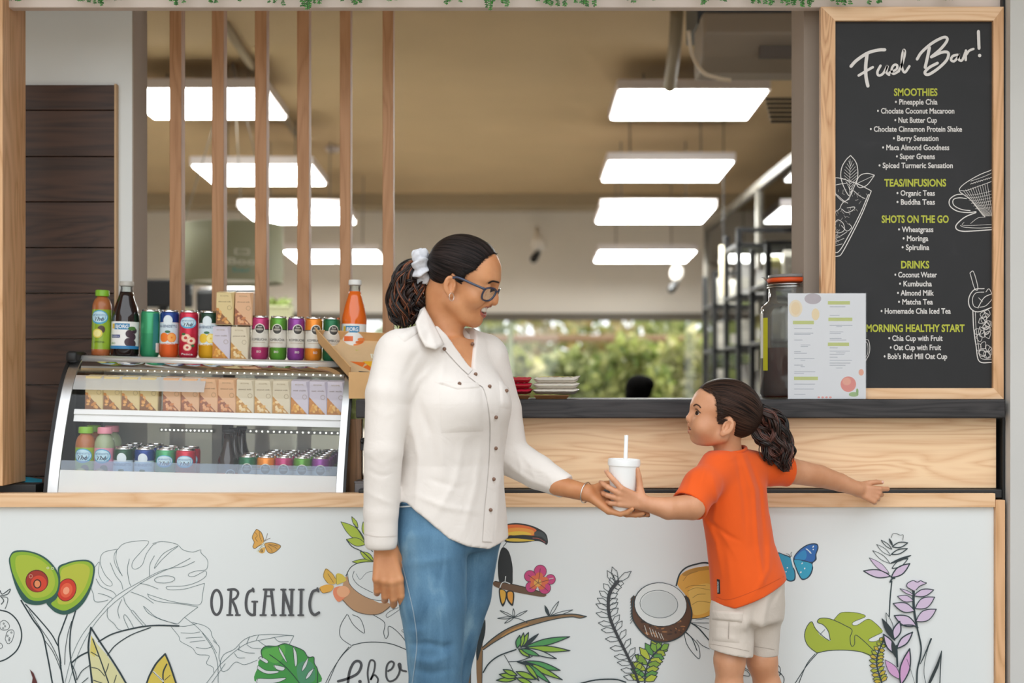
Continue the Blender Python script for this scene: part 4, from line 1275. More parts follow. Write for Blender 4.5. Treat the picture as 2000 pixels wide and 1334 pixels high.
# ---------------------------------------------------------------- drink jar
Yj = 0.20
cj = P(1544, 780, Yj)
jr = 59 / S(Yj)
jar = thing('drink_jar', 'big clip top glass jar half full of dark drink behind the leaflet', 'jar', (cj[0], Yj, BARZ + .0005))
zj = lambda py: Z0(py, Yj) - (BARZ + .0005)
M_jar = glass('jar glass', 'eef2ee', opac=0.06)
def jl(prof, seg=36): return prof
G().lathe([(jr * .92, .003), (jr, .015), (jr, zj(615)), (jr * .95, zj(600)), (jr * .80, zj(592)), (jr * .72, zj(588)), (jr * .72, zj(556))], 36, cap=False).obj('glass_wall', M_jar, jar, True)
G().lathe([(.001, .0), (jr * .92, 0), (jr * .95, .003)], 36, cap=False).obj('glass_base', M_jar, jar, True)
G().lathe([(.001, .004), (jr * .95, .005), (jr * .965, .016), (jr * .965, zj(680)), (.001, zj(680))], 36).obj('drink', mat('dark tea', '5a2a1c', 0.15), jar, True)
G().lathe([(jr * .70, zj(553)), (jr * .76, zj(552)), (jr * .76, zj(545)), (jr * .70, zj(544))], 36).obj('rubber_ring', mat('orange rubber', 'e2541c', 0.5), jar, True)
G().lathe([(jr * .70, zj(544)), (jr * .74, zj(543)), (jr * .72, zj(538)), (jr * .4, zj(536)), (.001, zj(536))], 36, cap=False).obj('lid', glass('jar lid glass', 'e4eae4', opac=0.25), jar, True)
for zz in (557, 562):
    G().tube([(jr * .755 * math.cos(a), jr * .755 * math.sin(a), zj(zz)) for a in [2 * PI * k / 28 for k in range(28)]], .0022, 6, closed=True).obj('wire', M_chrome, jar, True)
G().tube(catmull([(-jr * .76, -.01, zj(556)), (-jr * .9, -.02, zj(545)), (-jr * 1.0, -.02, zj(541))]), .0022, 6).obj('clip', M_chrome, jar, True)
jw = Wrap(jr + .0006)
v, f = rect_patch(-jr * 1.28, -jr * 1.02, zj(724), zj(622), jr + .0008)
mk('yellow_tape', v, f, mat('yellow tape', 'c9c41e', 0.5), jar)
v, f = rect_patch(-jr * 1.5, -jr * 1.28, zj(700), zj(612), jr + .0008)
mk('white_tape', v, f, mat('white tape', 'e8e6e0', 0.5), jar)

# ---------------------------------------------------------------- upright leaflet in an acrylic stand
Ym = -0.012
lf = thing('menu_leaflet', 'white printed menu leaflet in a clear upright stand on the bar', 'leaflet', P(1615, 780, Ym))
lx0, lx1, lz0, lz1 = X0(1539, Ym), X0(1691, Ym), BARZ + .0012, Z0(573, Ym)
sh = G().box(lx0, lx1, Ym, Ym + .0008, lz0, lz1).obj('sheet', mat('leaflet paper', 'e9eaee', 0.5), lf, world=True)
G().box(lx0 - .002, lx1 + .003, Ym - .0022, Ym - .0010, lz0 - .0008, lz1 + .002).obj('clear_cover', M_caseglass, lf, world=True)
G().bbox(lx0 - .002, lx1 + .003, Ym + .0015, Ym + .075, lz0 - .0010, lz0 + .001, .0004).obj('stand_foot', M_caseglass, lf, world=True)
def lp(a, b): return (1538 + (a - 369) / 4.765, 573 + (b - 250) / 4.765)
gl = {}
def lrect(hx, a0, a1, b0_, b1_, yy=0.0004):
    p, q = lp(a0, b0_), lp(a1, b1_)
    gl.setdefault(hx, G()).box(X0(p[0], Ym), X0(q[0], Ym), Ym - yy, Ym - .00002, Z0(q[1], Ym), Z0(p[1], Ym))
def lell(hx, a, b, ra, rb_, yy):
    n = 28
    pts = []
    for k in range(n):
        q = lp(a + ra * math.cos(2 * PI * k / n), b + rb_ * math.sin(2 * PI * k / n))
        pts.append((X0(q[0], Ym), Ym - yy, Z0(q[1], Ym)))
    gl.setdefault(hx, G()).add(pts, [tuple(range(n))[::-1]])
for a0, a1, b0_ in ((420, 615, 505), (745, 950, 322), (750, 972, 476), (745, 942, 708), (430, 652, 1025)):
    lrect('c3cc74', a0, a1, b0_, b0_ + 32)
rr = random.Random(5)
for col, ylist, L in ((432, (575, 618, 630, 682, 728, 742, 790, 805, 855, 870, 915, 930, 978, 992, 1092, 1138, 1186), 200), (762, (372, 452, 545, 558, 606, 620, 668, 682, 755, 785, 802, 815, 842, 870, 896, 916, 942), 215)):
    for y_ in ylist:
        o_ = rr.choice((0, 0, 0, 60))
        lrect('a9adb8', col + o_, col + o_ + L * rr.uniform(.3, 1.0) * (.5 if o_ else 1), y_, y_ + 5)
lell('b9aeb4', 605, 300, 78, 50, .0005); lell('f3e0c0', 445, 390, 62, 80, .0005); lell('f2d6a8', 445, 390, 42, 60, .0006)
lell('f4dcae', 630, 445, 36, 55, .0005); lell('e88a7e', 935, 1095, 72, 72, .0005); lell('f0a48e', 920, 1070, 40, 36, .0006); lell('f0a98c', 1055, 985, 24, 30, .0005)
lell('9dbb7c', 985, 1190, 45, 22, .0005); lell('8db06c', 1018, 1165, 12, 30, .0006)
for k in range(4): lell('eb9a92', 660 + 36 * k, 1218, 12, 9, .0005)
for hx, g in gl.items():
    g.obj('leaflet_print', pr(hx), sh, world=True)

# ---------------------------------------------------------------- chalk menu board
Yk = 0.015
mb = thing('menu_board', 'tall black menu board in an oak frame', 'menu board', (X0(1780, Yk), Yk, BARZ))
ix0, ix1, iz0, iz1 = X0(1630, Yk), X0(1938, Yk), Z0(758, Yk), Z0(42, Yk)
ox0, ox1, oz0, oz1 = X0(1602, Yk), X0(1958, Yk), BARZ + .0008, Z0(15, Yk)
bdm = NT('chalk board')
tc = bdm.n('TexCoord'); nz = bdm.n('TexNoise', i_Scale=6.0, i_Detail=6.0, i_Distortion=1.5); bdm.l(tc.outputs['Object'], nz.inputs[0])
rp_ = bdm.ramp(nz.outputs[0], [(0.3, rgb('141517')), (0.62, rgb('19191c')), (0.75, rgb('262528'))]); bdm.l(rp_.outputs[0], bdm.b.inputs['Base Color']); bdm.b.inputs['Roughness'].default_value = 0.6
bo = G().box(ix0 - .006, ix1 + .006, Yk + .004, Yk + .012, iz0 - .006, iz1 + .006).obj('board', bdm.m, mb, world=True)
def fpiece(poly, m):
    return G().prism(poly, Yk - .010, Yk + .014).obj('frame_piece', m, mb, world=True)
fpiece([(ox0, oz0), (ox1, oz0), (ix1, iz0), (ix0, iz0)], M_oak)
fpiece([(ox0, oz1), (ix0, iz1), (ix1, iz1), (ox1, oz1)], M_oak)
fpiece([(ox0, oz0), (ix0, iz0), (ix0, iz1), (ox0, oz1)], wood('oak frame figured', 'dcae80', 'b07a4c', 'Z', 1.4, 0.45, cath=0.5))
fpiece([(ox1, oz0), (ox1, oz1), (ix1, iz1), (ix1, iz0)], M_oakz)
YT = Yk + .0036
M_chalk, M_lime = mat('chalk white print', 'd6d2cf', 0.6), mat('lime print', 'b4b83a', 0.6)
lines = [('SMOOTHIES', 1746, 1831, 180, 1), ('• Pineapple Chia', 1748, 1831, 199, 0), ('• Choclate Coconut Macaroon', 1713, 1864, 216.5, 0), ('• Nut Butter Cup', 1747, 1830, 234.5, 0), ('• Choclate Cinnamon Protein Shake', 1699, 1879, 252, 0), ('• Berry Sensation', 1744, 1833, 270, 0), ('• Maca Almond Goodness', 1723, 1854, 288, 0), ('• Super Greens', 1750, 1826, 305.5, 0), ('• Spiced Turmeric Sensation', 1716, 1861, 323, 0),
 ('TEAS/INFUSIONS', 1727, 1848, 357, 1), ('• Organic Teas', 1751, 1826, 377, 0), ('• Buddha Teas', 1751, 1826, 394.5, 0), ('SHOTS ON THE GO', 1722, 1853, 428, 1), ('• Wheatgrass', 1754, 1823, 448, 0), ('• Moringa', 1763, 1813, 465.5, 0), ('• Spirulina', 1761, 1815, 483, 0), ('DRINKS', 1760, 1815, 517, 1), ('• Coconut Water', 1747, 1830, 536.5, 0), ('• Kumbucha', 1756, 1820, 554, 0), ('• Almond Milk', 1752, 1824, 572, 0), ('• Matcha Tea', 1754, 1822, 589.5, 0), ('• Homemade Chia Iced Tea', 1720, 1857, 607.5, 0),
 ('MORNING HEALTHY START', 1692, 1884, 641, 1), ("• Chia Cup with Fruit", 1735, 1841, 660.5, 0), ('• Oat Cup with Fruit', 1738, 1838, 678.5, 0), ("• Bob's Red Mill Oat Cup", 1726, 1850, 696, 0)]
for st, a, b, y, head in lines:
    hh = 7.4 if head else 5.4
    v, f = fit_text(st, X0(a, YT), X0(b, YT), Z0(y + hh, YT), Z0(y - hh, YT), 0.028 if head else 0.022)
    mk('lettering', [(x, YT, z) for x, z in v], f, M_lime if head else M_chalk, bo, world=True)
# ================================================================== PRINTED LINE ART ON THE COUNTER PANEL AND THE CHALK BOARD
_earlay = [0]
def earclip(poly):
    from mathutils.geometry import tessellate_polygon
    return [tuple(t) for t in tessellate_polygon([[Vector((p[0], p[1], 0)) for p in poly]])]

class Art:
    """flat printed motif: fills and ink strokes in photo coordinates on an upright sheet"""
    def __init__(s, name, parent, Y, conv, step=0.00006, y0=0.0005):
        s.name, s.parent, s.Y, s.conv = name, parent, Y, conv
        s.g = {}
        s.step, s.y = step, y0
        s.clip = None
    def w(s, pts):
        s.y += s.step
        yy = s.Y - s.y
        return [(X0(a, s.Y), yy, Z0(b, s.Y)) for a, b in pts]
    def fill(s, hx, pts, smooth=5):
        p = [s.conv(*q) for q in pts]
        if smooth: p = [tuple(q) for q in catmull(p, smooth, True)]
        p = s.cl(p)
        s.g.setdefault(hx, G()).add(s.w(p), earclip(p))
        return s
    def cl(s, p):
        if s.clip:
            a, b, c, d = s.clip
            p = [(min(max(x, a), b), min(max(y, c), d)) for x, y in p]
        return p
    def ell(s, hx, cx, cy, rx, ry, rot=0.0, n=28):
        c_, s_ = math.cos(rot), math.sin(rot)
        return s.fill(hx, [(cx + rx * math.cos(t) * c_ - ry * math.sin(t) * s_, cy + rx * math.cos(t) * s_ + ry * math.sin(t) * c_) for t in [2 * PI * k / n for k in range(n)]], 0)
    def ring(s, hx, cx, cy, rx, ry, w, rot=0.0, n=28):
        c_, s_ = math.cos(rot), math.sin(rot)
        return s.ink(hx, [(cx + rx * math.cos(t) * c_ - ry * math.sin(t) * s_, cy + rx * math.cos(t) * s_ + ry * math.sin(t) * c_) for t in [2 * PI * k / n for k in range(n + 1)]], w, 1)
    def ink(s, hx, pts, w=1.2, smooth=5, w2=None, taper=False):
        """stroke: width in photo pixels"""
        p = [s.conv(*q) for q in pts]
        p = [tuple(q) for q in catmull(p, smooth)]
        p = s.cl(p)
        q = [p[0]]
        for a in p[1:]:
            if math.hypot(a[0] - q[-1][0], a[1] - q[-1][1]) > 0.15: q.append(a)
        n = len(q)
        if n < 2: return s
        L, R = [], []
        for i in range(n):
            a, b = q[max(0, i - 1)], q[min(n - 1, i + 1)]
            dx, dy = b[0] - a[0], b[1] - a[1]
            l_ = math.hypot(dx, dy) + 1e-9
            t = i / (n - 1)
            ww = (w + ((w2 if w2 is not None else w) - w) * t) / 2
            if taper: ww *= max(0.15, math.sin(PI * min(1, max(0, t))) ** .5)
            nx, ny = -dy / l_ * ww, dx / l_ * ww
            L.append((q[i][0] + nx, q[i][1] + ny)); R.append((q[i][0] - nx, q[i][1] - ny))
        v = s.w(L + R)
        s.g.setdefault(hx, G()).add(v, [(i, i + 1, n + i + 1, n + i) for i in range(n - 1)])
        for e in (0, n - 1):          # round ends
            if w > 1.6 and not taper:
                rr_ = (w if e == 0 or w2 is None else w2) / 2
                s.g[hx].add(s.w([(q[e][0] + rr_ * math.cos(t), q[e][1] + rr_ * math.sin(t)) for t in [2 * PI * k / 8 for k in range(8)]]), [tuple(range(8))])
        return s
    def leaf(s, hx, base, tip, wd, ink='22343a', w=1.2, bend=0.0, pos=.45):
        bx_, by_ = base; tx, ty = tip
        dx, dy = tx - bx_, ty - by_
        l_ = math.hypot(dx, dy)
        nx, ny = -dy / l_, dx / l_
        c = []
        for t, k in ((0, 0), (.2, .62), (pos, 1.0), (.72, .72), (1, 0)):
            m = bend * l_ * math.sin(PI * t)
            c.append((bx_ + dx * t + nx * m, by_ + dy * t + ny * m, k * wd / 2))
        L = [(x + nx * k, y + ny * k) for x, y, k in c]
        R = [(x - nx * k, y - ny * k) for x, y, k in c]
        if hx: s.fill(hx, [tuple(q) for q in catmull(L, 4)] + [tuple(q) for q in catmull(R, 4)][::-1][1:-1], 0)
        if w:
            s.ink(ink, L, w); s.ink(ink, R, w)
        return s
    def done(s, label=None):
        root = None
        for hx, g in s.g.items():
            m = mat('ink ' + hx, hx, 0.35)
            if root is None:
                root = g.obj(s.name, m, s.parent)
                if label: root['label'] = label
            else:
                g.obj('colour_area', m, root)
        return root

def zoom(ox, oy, sc): return lambda a, b: (ox + a / sc, oy + b / sc)
INK, THIN = '25363c', '4d6468'
panel = bpy.data.objects['counter_panel']
cA, cB, cC, cD, cE = zoom(0, 1000, 3.993), zoom(380, 1000, 3.993), zoom(900, 1000, 3.995), zoom(1140, 1040, 4.538), zoom(1500, 1000, 3.994)

# --- avocado flowers
a = Art('avocado_print', panel, 0, cA)
for L_, w_ in (([(165, 690), (250, 830), (330, 950), (370, 1120), (410, 1340)], 3), ([(200, 720), (300, 830), (400, 950), (450, 1040)], 2.4), ([(470, 1180), (480, 1250), (495, 1340)], 3), ([(525, 800), (480, 920), (455, 1010), (475, 1180)], 2.6), ([(590, 770), (555, 900), (545, 1050), (560, 1200), (595, 1340)], 2.6)):
    a.ink(INK, L_, w_)
for L_ in ([(225, 760), (300, 880), (400, 1030), (480, 1200)], [(350, 1000), (420, 1100), (480, 1250), (500, 1340)], [(505, 1190), (510, 1080), (530, 950), (560, 850)]):
    a.ink(INK, L_, 1.2)
a.fill('27534c', [(452, 435), (520, 395), (600, 375), (690, 375), (738, 420), (735, 500), (710, 600), (660, 700), (590, 770), (510, 800), (440, 785), (390, 745), (365, 705), (430, 660), (470, 560)])
a.fill('8fb12f', [(465, 445), (530, 405), (610, 385), (685, 388), (725, 425), (722, 500), (695, 590), (640, 680), (580, 735), (510, 768), (450, 755), (400, 715), (445, 670), (480, 560)])
a.fill('b3b93c', [(480, 455), (540, 420), (610, 402), (670, 410), (700, 440), (695, 500), (665, 585), (620, 650), (560, 705), (500, 720), (450, 700), (470, 560)])
a.ell('5c1f1c', 522, 607, 74, 92, .35); a.ell('c8331f', 522, 607, 68, 86, .35); a.ell('dd5a3a', 520, 610, 46, 58, .35); a.ell('ee9a78', 518, 613, 24, 30, .35)
a.fill('27534c', [(110, 305), (190, 298), (290, 320), (370, 365), (430, 430), (465, 500), (470, 570), (450, 640), (400, 690), (320, 722), (240, 720), (180, 690), (130, 600), (95, 490), (72, 390), (78, 345)])
a.fill('86ad2e', [(115, 318), (190, 310), (280, 330), (360, 375), (420, 440), (452, 505), (455, 570), (435, 630), (385, 672), (310, 692), (245, 685), (200, 650), (150, 580), (100, 470), (82, 380), (88, 345)])
a.fill('a6b838', [(130, 350), (200, 335), (280, 352), (350, 395), (405, 455), (428, 515), (428, 570), (405, 620), (360, 655), (300, 668), (250, 660), (205, 610), (160, 530), (125, 440)])
a.ell('5c1f1c', 290, 538, 90, 88, .6); a.ell('9c2a1f', 290, 540, 84, 82, .6); a.ell('cc4028', 305, 555, 62, 60, .6)
a.ring('2a1512', 293, 560, 27, 32, 2.2); a.ell('e08a5c', 293, 560, 22, 27)
a.ring('d9a890', 243, 500, 12, 14, .8); a.ring('e4e8d8', 376, 435, 8, 8, .8); a.ring('e4e8d8', 412, 438, 10, 9, .8)
a.done('two halved avocados drawn as flowers')

# --- large line-drawn monstera leaf
a = Art('monstera_outline_print', panel, 0, cA)
for L_ in ([(740, 430), (775, 390), (768, 470), (790, 530), (830, 570), (870, 575), (870, 545), (820, 490), (785, 410), (785, 350), (820, 310), (910, 290)],
    [(915, 290), (890, 340), (900, 410), (955, 500)], [(910, 300), (905, 370), (930, 450), (955, 500)],
    [(915, 295), (960, 250), (1050, 228), (1160, 230), (1100, 310), (1040, 380), (1030, 430), (1060, 445), (1110, 410), (1140, 330), (1190, 260), (1220, 245)],
    [(1190, 245), (1260, 230), (1340, 240), (1390, 262), (1330, 310), (1260, 375), (1205, 440), (1225, 390), (1280, 320), (1385, 265)],
    [(1395, 262), (1430, 295), (1500, 312), (1560, 295)], [(1568, 292), (1570, 320), (1610, 360), (1622, 400), (1605, 450), (1530, 460), (1475, 480), (1475, 500), (1520, 500), (1600, 460), (1605, 500), (1540, 545), (1440, 575), (1310, 580), (1300, 598), (1340, 607), (1440, 600), (1530, 575), (1595, 555)],
    [(1595, 555), (1580, 640), (1560, 720), (1450, 715), (1310, 690), (1150, 640)],
    [(1150, 635), (1170, 670), (1250, 700), (1400, 715), (1545, 740)], [(1545, 740), (1440, 820), (1385, 872), (1330, 860), (1220, 820), (1150, 760), (1120, 735), (1160, 790), (1260, 840), (1380, 872)],
    [(505, 1340), (560, 1130), (640, 960), (760, 810), (900, 660), (1090, 545), (1240, 465), (1330, 438), (1410, 400), (1485, 360)], [(535, 1340), (610, 1110), (720, 900), (860, 735), (1000, 625), (1140, 530), (1310, 445), (1430, 425), (1520, 385)],
    [(860, 395), (900, 490), (945, 550), (960, 605)], [(1010, 365), (995, 440), (1005, 530), (1020, 575)], [(1205, 340), (1170, 410), (1165, 505)], [(750, 520), (790, 580), (880, 620), (908, 655)], [(765, 632), (830, 650), (880, 675)],
    [(710, 590), (728, 640), (740, 695), (790, 700), (845, 685)], [(1090, 555), (1160, 570), (1235, 600)], [(1020, 622), (1120, 660), (1200, 712)], [(965, 660), (980, 710), (1020, 765)], [(950, 680), (920, 760), (932, 828)],
    [(840, 745), (840, 820), (890, 870), (920, 910), (955, 925)], [(1045, 905), (1010, 840), (975, 800), (968, 830), (1005, 912)], [(1145, 890), (1090, 830), (1040, 770), (1025, 775), (1060, 820), (1120, 890)]):
    a.ink(THIN, L_, 0.85)
a.ring(THIN, 1285, 525, 80, 28, .85, -.06)
a.done('large monstera leaf in thin lines')

# --- boughs and yellow leaves at the lower left
a = Art('bough_print', panel, 0, cA, y0=.0011)
a.ink(INK, [(560, 1175), (620, 1125), (690, 1090)], 3); a.ink(INK, [(770, 1010), (880, 950), (1050, 905), (1200, 885), (1395, 888)], 2.6, w2=3.2); a.ink(INK, [(840, 1115), (900, 1040), (1020, 960), (1175, 900)], 2)
a.fill('d6d2a0', [(712, 960), (700, 1100), (715, 1230), (730, 1334), (975, 1334), (900, 1210), (830, 1110), (760, 1030)], 0)
a.fill('d3c46a', [(712, 960), (705, 1100), (740, 1130), (760, 1060)], 0)
a.ink(INK, [(710, 900), (690, 1050), (705, 1200), (720, 1336)], 3.4); a.ink(INK, [(710, 900), (780, 1010), (860, 1130), (930, 1240), (985, 1336)], 3.4)
a.ink(INK, [(725, 990), (770, 1110), (820, 1250), (850, 1336)], 2.4)
for L_ in ([(710, 1090), (780, 1130)], [(715, 1210), (770, 1225), (820, 1280)], [(850, 1180), (835, 1230), (820, 1260)], [(910, 1270), (890, 1334)], [(730, 1310), (800, 1334)], [(600, 1310), (640, 1240), (700, 1195)], [(640, 1334), (690, 1290)], [(560, 1180), (590, 1250), (600, 1310)]):
    a.ink(INK, L_, 1.5)
a.fill('d3bd52', [(1290, 1112), (1225, 1185), (1175, 1275), (1150, 1334), (1370, 1334), (1330, 1210)], 0)
a.ink(INK, [(1290, 1105), (1220, 1180), (1170, 1270), (1145, 1336)], 3.4); a.ink(INK, [(1290, 1105), (1330, 1200), (1375, 1336)], 3.4); a.ink(INK, [(1302, 1185), (1275, 1250), (1275, 1336)], 2.8)
a.ink('dfe2dc', [(1200, 1245), (1275, 1318)], 3); a.ink(INK, [(1195, 1245), (1270, 1312)], 1); a.ink(INK, [(1330, 1270), (1285, 1310)], 1)
a.fill('5b2a2c', [(235, 1225), (265, 1255), (290, 1320), (295, 1336), (252, 1336), (258, 1290)], 0)
a.done('dark boughs and yellow leaves')

# --- cut fruit at the far left
a = Art('cut_fruit_print', panel, 0, cA)
a.ink(INK, [(-40, 762), (0, 765), (70, 785), (130, 840), (165, 920), (165, 1000), (130, 1080), (60, 1140), (0, 1165), (-40, 1170)], 2.6)
for L_ in ([(0, 860), (30, 845), (60, 860), (75, 890), (60, 915), (20, 920), (0, 900), (0, 860)], [(40, 990), (60, 930), (100, 920), (110, 950), (90, 1010), (60, 1025), (40, 990)], [(-5, 1020), (15, 1030), (18, 1055), (-5, 1070)]):
    a.ink(INK, L_, 1)
for x, y in ((30, 870), (40, 890), (25, 905), (90, 940), (60, 965), (75, 985), (72, 1000)):
    a.ring(INK, x, y, 5, 6, .8)
a.ink(INK, [(0, 610), (20, 640), (80, 600), (60, 640), (0, 655)], 1.6); a.ink(INK, [(20, 660), (60, 670), (55, 720), (40, 755)], 1.2); a.ink(INK, [(5, 655), (30, 690), (10, 720)], 1.6)
a.done()

# --- banana leaves in thin line
a = Art('banana_leaf_print', panel, 0, cA)
for L_ in ([(1335, 895), (1395, 970), (1410, 1010), (1500, 1060), (1540, 1110), (1630, 1120), (1610, 1180), (1660, 1210), (1665, 1250)], [(1440, 822), (1540, 900), (1630, 1000), (1690, 1100)], [(1500, 860), (1590, 885), (1640, 920), (1655, 970), (1690, 1020)],
           [(1395, 890), (1450, 890), (1540, 870)], [(1410, 942), (1500, 945), (1560, 935)], [(1450, 983), (1580, 975)], [(1480, 1015), (1600, 1000)], [(1530, 1055), (1600, 1065), (1655, 1050)]):
    a.ink(THIN, L_, .9)
a.conv = cB
for L_ in ([(775, 965), (660, 955), (560, 955), (460, 965), (380, 1000), (310, 1070), (230, 1110), (200, 1180), (215, 1240), (260, 1230), (320, 1170), (390, 1190), (490, 1155)], [(775, 965), (740, 1030)], [(200, 1190), (310, 1090), (420, 1020), (560, 990), (700, 965), (775, 965)],
           [(500, 960), (480, 1000)], [(430, 970), (405, 1030)], [(350, 1040), (345, 1080)], [(500, 1005), (550, 1040), (600, 1060)], [(620, 975), (660, 1010), (735, 1010)], [(340, 1070), (400, 1095), (470, 1100)], [(310, 1100), (340, 1135), (395, 1137)], [(410, 1035), (450, 1060), (520, 1065)],
           [(145, 1000), (195, 1055), (190, 1130), (205, 1180)], [(60, 940), (140, 1060), (180, 1180), (185, 1340)], [(90, 1340), (200, 1190)], [(130, 1340), (240, 1180)]):
    a.ink(THIN, L_, .9)
a.done('banana leaves in thin lines')

# --- orange butterfly
a = Art('orange_butterfly_print', panel, 0, cB)
a.fill('d9a24c', [(485, 133), (520, 160), (540, 215), (535, 245), (500, 265), (470, 285), (455, 270), (465, 235), (450, 200), (465, 160)])
a.fill('cf9a48', [(545, 245), (600, 238), (670, 262), (650, 295), (610, 320), (575, 315), (555, 280)]); a.fill('d8aa58', [(505, 290), (550, 275), (545, 315), (520, 322), (500, 310)])
for L_ in ([(485, 133), (520, 160), (540, 215), (535, 245), (500, 265), (470, 285), (455, 270), (465, 235), (450, 200), (465, 160), (485, 133)], [(545, 245), (600, 238), (670, 262), (650, 295), (610, 320), (575, 315), (555, 280), (545, 245)]):
    a.ink('5b4a30', L_, 1.1)
a.ink('d9dccc', [(545, 240), (520, 270), (492, 305)], 4); a.ring('4a3c2a', 525, 303, 7, 9, 1.2)
for L_ in ([(545, 230), (560, 200), (570, 165)], [(550, 225), (570, 212), (592, 203)], [(475, 160), (490, 185), (475, 205), (492, 230)], [(505, 150), (510, 195), (525, 230)], [(570, 262), (600, 290), (605, 312)], [(575, 255), (620, 270), (645, 290)], [(580, 250), (650, 265)]):
    a.ink('6a5638', L_, .8)
for k in range(6): a.ink('6a6a5a', [(536 - 8 * k, 240 + 11 * k), (546 - 8 * k, 250 + 11 * k)], .7)
a.done('small orange butterfly')

# --- ORGANIC lettering
a = Art('organic_lettering', panel, 0, cB)
LC = '4a4c50'
W_ = 5.4
a.ring(LC, 172, 705, 40, 96, 5.4)
for L_, w_, sm in (([(285, 608), (275, 800)], W_, 1), ([(262, 606), (315, 604), (340, 630), (325, 668), (290, 688)], 4.8, 5), ([(295, 690), (318, 740), (335, 800)], W_, 5), ([(254, 803), (296, 803)], 3.6, 1), ([(322, 803), (354, 803)], 3.6, 1),
    ([(458, 604), (418, 630), (402, 700), (410, 768), (440, 800), (470, 800)], W_, 5), ([(468, 800), (470, 700)], W_, 1), ([(450, 698), (490, 698)], 3.6, 1), ([(455, 595), (462, 620)], 4, 1),
    ([(558, 606), (537, 800)], W_, 1), ([(598, 606), (620, 800)], W_, 1), ([(540, 604), (620, 604)], 4.2, 1), ([(556, 655), (602, 655)], 3, 1), ([(514, 803), (558, 803)], 3.6, 1), ([(602, 803), (636, 803)], 3.6, 1),
    ([(697, 606), (691, 800)], W_, 1), ([(692, 606), (756, 800)], W_, 1), ([(760, 606), (755, 800)], W_, 1), ([(676, 604), (712, 604)], 3.6, 1), ([(742, 604), (778, 604)], 3.6, 1), ([(670, 803), (712, 803)], 3.6, 1), ([(736, 803), (774, 803)], 3.6, 1),
    ([(833, 606), (830, 800)], W_, 1), ([(814, 604), (854, 604)], 3.6, 1), ([(810, 803), (850, 803)], 3.6, 1), ([(963, 604), (922, 622), (900, 700), (908, 770), (938, 800), (972, 782)], W_, 5), ([(960, 592), (968, 618)], 4, 1)):
    a.ink(LC, L_, w_, sm)
a.done('the word ORGANIC')

# --- coconut half with flower and lime leaves beside the woman's hand
a = Art('coconut_flower_print', panel, 0, cB)
LG = 'abc03a'
for b_, t_, wd in (((1335, 235), (1140, 75), 78), ((1275, 125), (1225, 35), 30), ((1338, 195), (1315, 75), 42), ((1335, 252), (1185, 213), 62), ((1400, 385), (1228, 388), 40), ((1398, 378), (1290, 308), 52)):
    a.leaf(LG, b_, t_, wd, INK, 1.1)
a.ink(INK, [(1240, 90), (1290, 160), (1335, 240), (1390, 310)], 1.6); a.ink(INK, [(1185, 215), (1230, 270), (1310, 310), (1385, 380)], 1.8)
a.fill('bd926c', [(1185, 500), (1215, 560), (1290, 630), (1390, 680), (1470, 690), (1530, 730), (1450, 790), (1350, 798), (1240, 765), (1160, 690), (1150, 600)])
a.fill('dfe3e3', [(1480, 400), (1395, 390), (1290, 395), (1220, 430), (1195, 480), (1210, 560), (1280, 630), (1380, 680), (1480, 690)])
a.ink(INK, [(1480, 390), (1395, 388), (1290, 395), (1220, 430), (1180, 500)], 1.6); a.ink(INK, [(1195, 480), (1210, 560), (1280, 630), (1380, 680), (1475, 690)], 1); a.ink(INK, [(1245, 460), (1235, 510), (1280, 570), (1390, 630)], 1.1)
a.ink('5a4a40', [(1530, 730), (1450, 790), (1350, 798), (1240, 765), (1150, 680)], 1.3); a.ink(THIN, [(1260, 480), (1290, 525), (1325, 490), (1350, 470), (1400, 460)], .8)
a.fill('dcae48', [(1025, 440), (1075, 480), (1100, 520), (1095, 560), (1040, 555), (1005, 500)]); a.fill('d9c24e', [(1105, 485), (1150, 485), (1185, 530), (1140, 555), (1105, 560)]); a.fill('e6aa42', [(975, 590), (1030, 565), (1085, 575), (1060, 620), (1000, 630)])
a.fill('e88a62', [(1085, 600), (1120, 580), (1180, 580), (1215, 620), (1180, 660), (1125, 700), (1085, 650)]); a.ell('ecac80', 1160, 620, 50, 45)
for L_ in ([(1025, 440), (1005, 500), (1040, 555)], [(1025, 440), (1075, 480), (1100, 520)], [(975, 590), (1000, 630), (1060, 620)], [(1040, 480), (1085, 550)], [(1105, 490), (1108, 560)]):
    a.ink('5a4a34', L_, .8)
a.done('coconut half with a yellow flower')
a = Art('fiber_leaf_print', panel, 0, cB)
for L_, w_ in (([(1190, 795), (1145, 870), (1130, 940), (1150, 990), (1220, 1040)], 1.2), ([(1195, 800), (1240, 880), (1320, 945), (1320, 900), (1290, 830), (1230, 800)], 1.2), ([(1390, 800), (1480, 860), (1475, 940), (1490, 985), (1510, 960), (1515, 890), (1590, 940), (1670, 1040)], 1.2), ([(1225, 1040), (1320, 1018), (1430, 1015), (1540, 1030), (1680, 1085)], 1.6), ([(1225, 1045), (1150, 1120), (1070, 1240), (1020, 1340)], 1.3), ([(1205, 1050), (1120, 1160), (1038, 1340)], 1.3),
     ([(1590, 745), (1530, 770), (1495, 800), (1510, 820), (1600, 760)], .8), ([(1650, 905), (1615, 925), (1640, 945)], .8)):
    a.ink(INK, L_, w_)
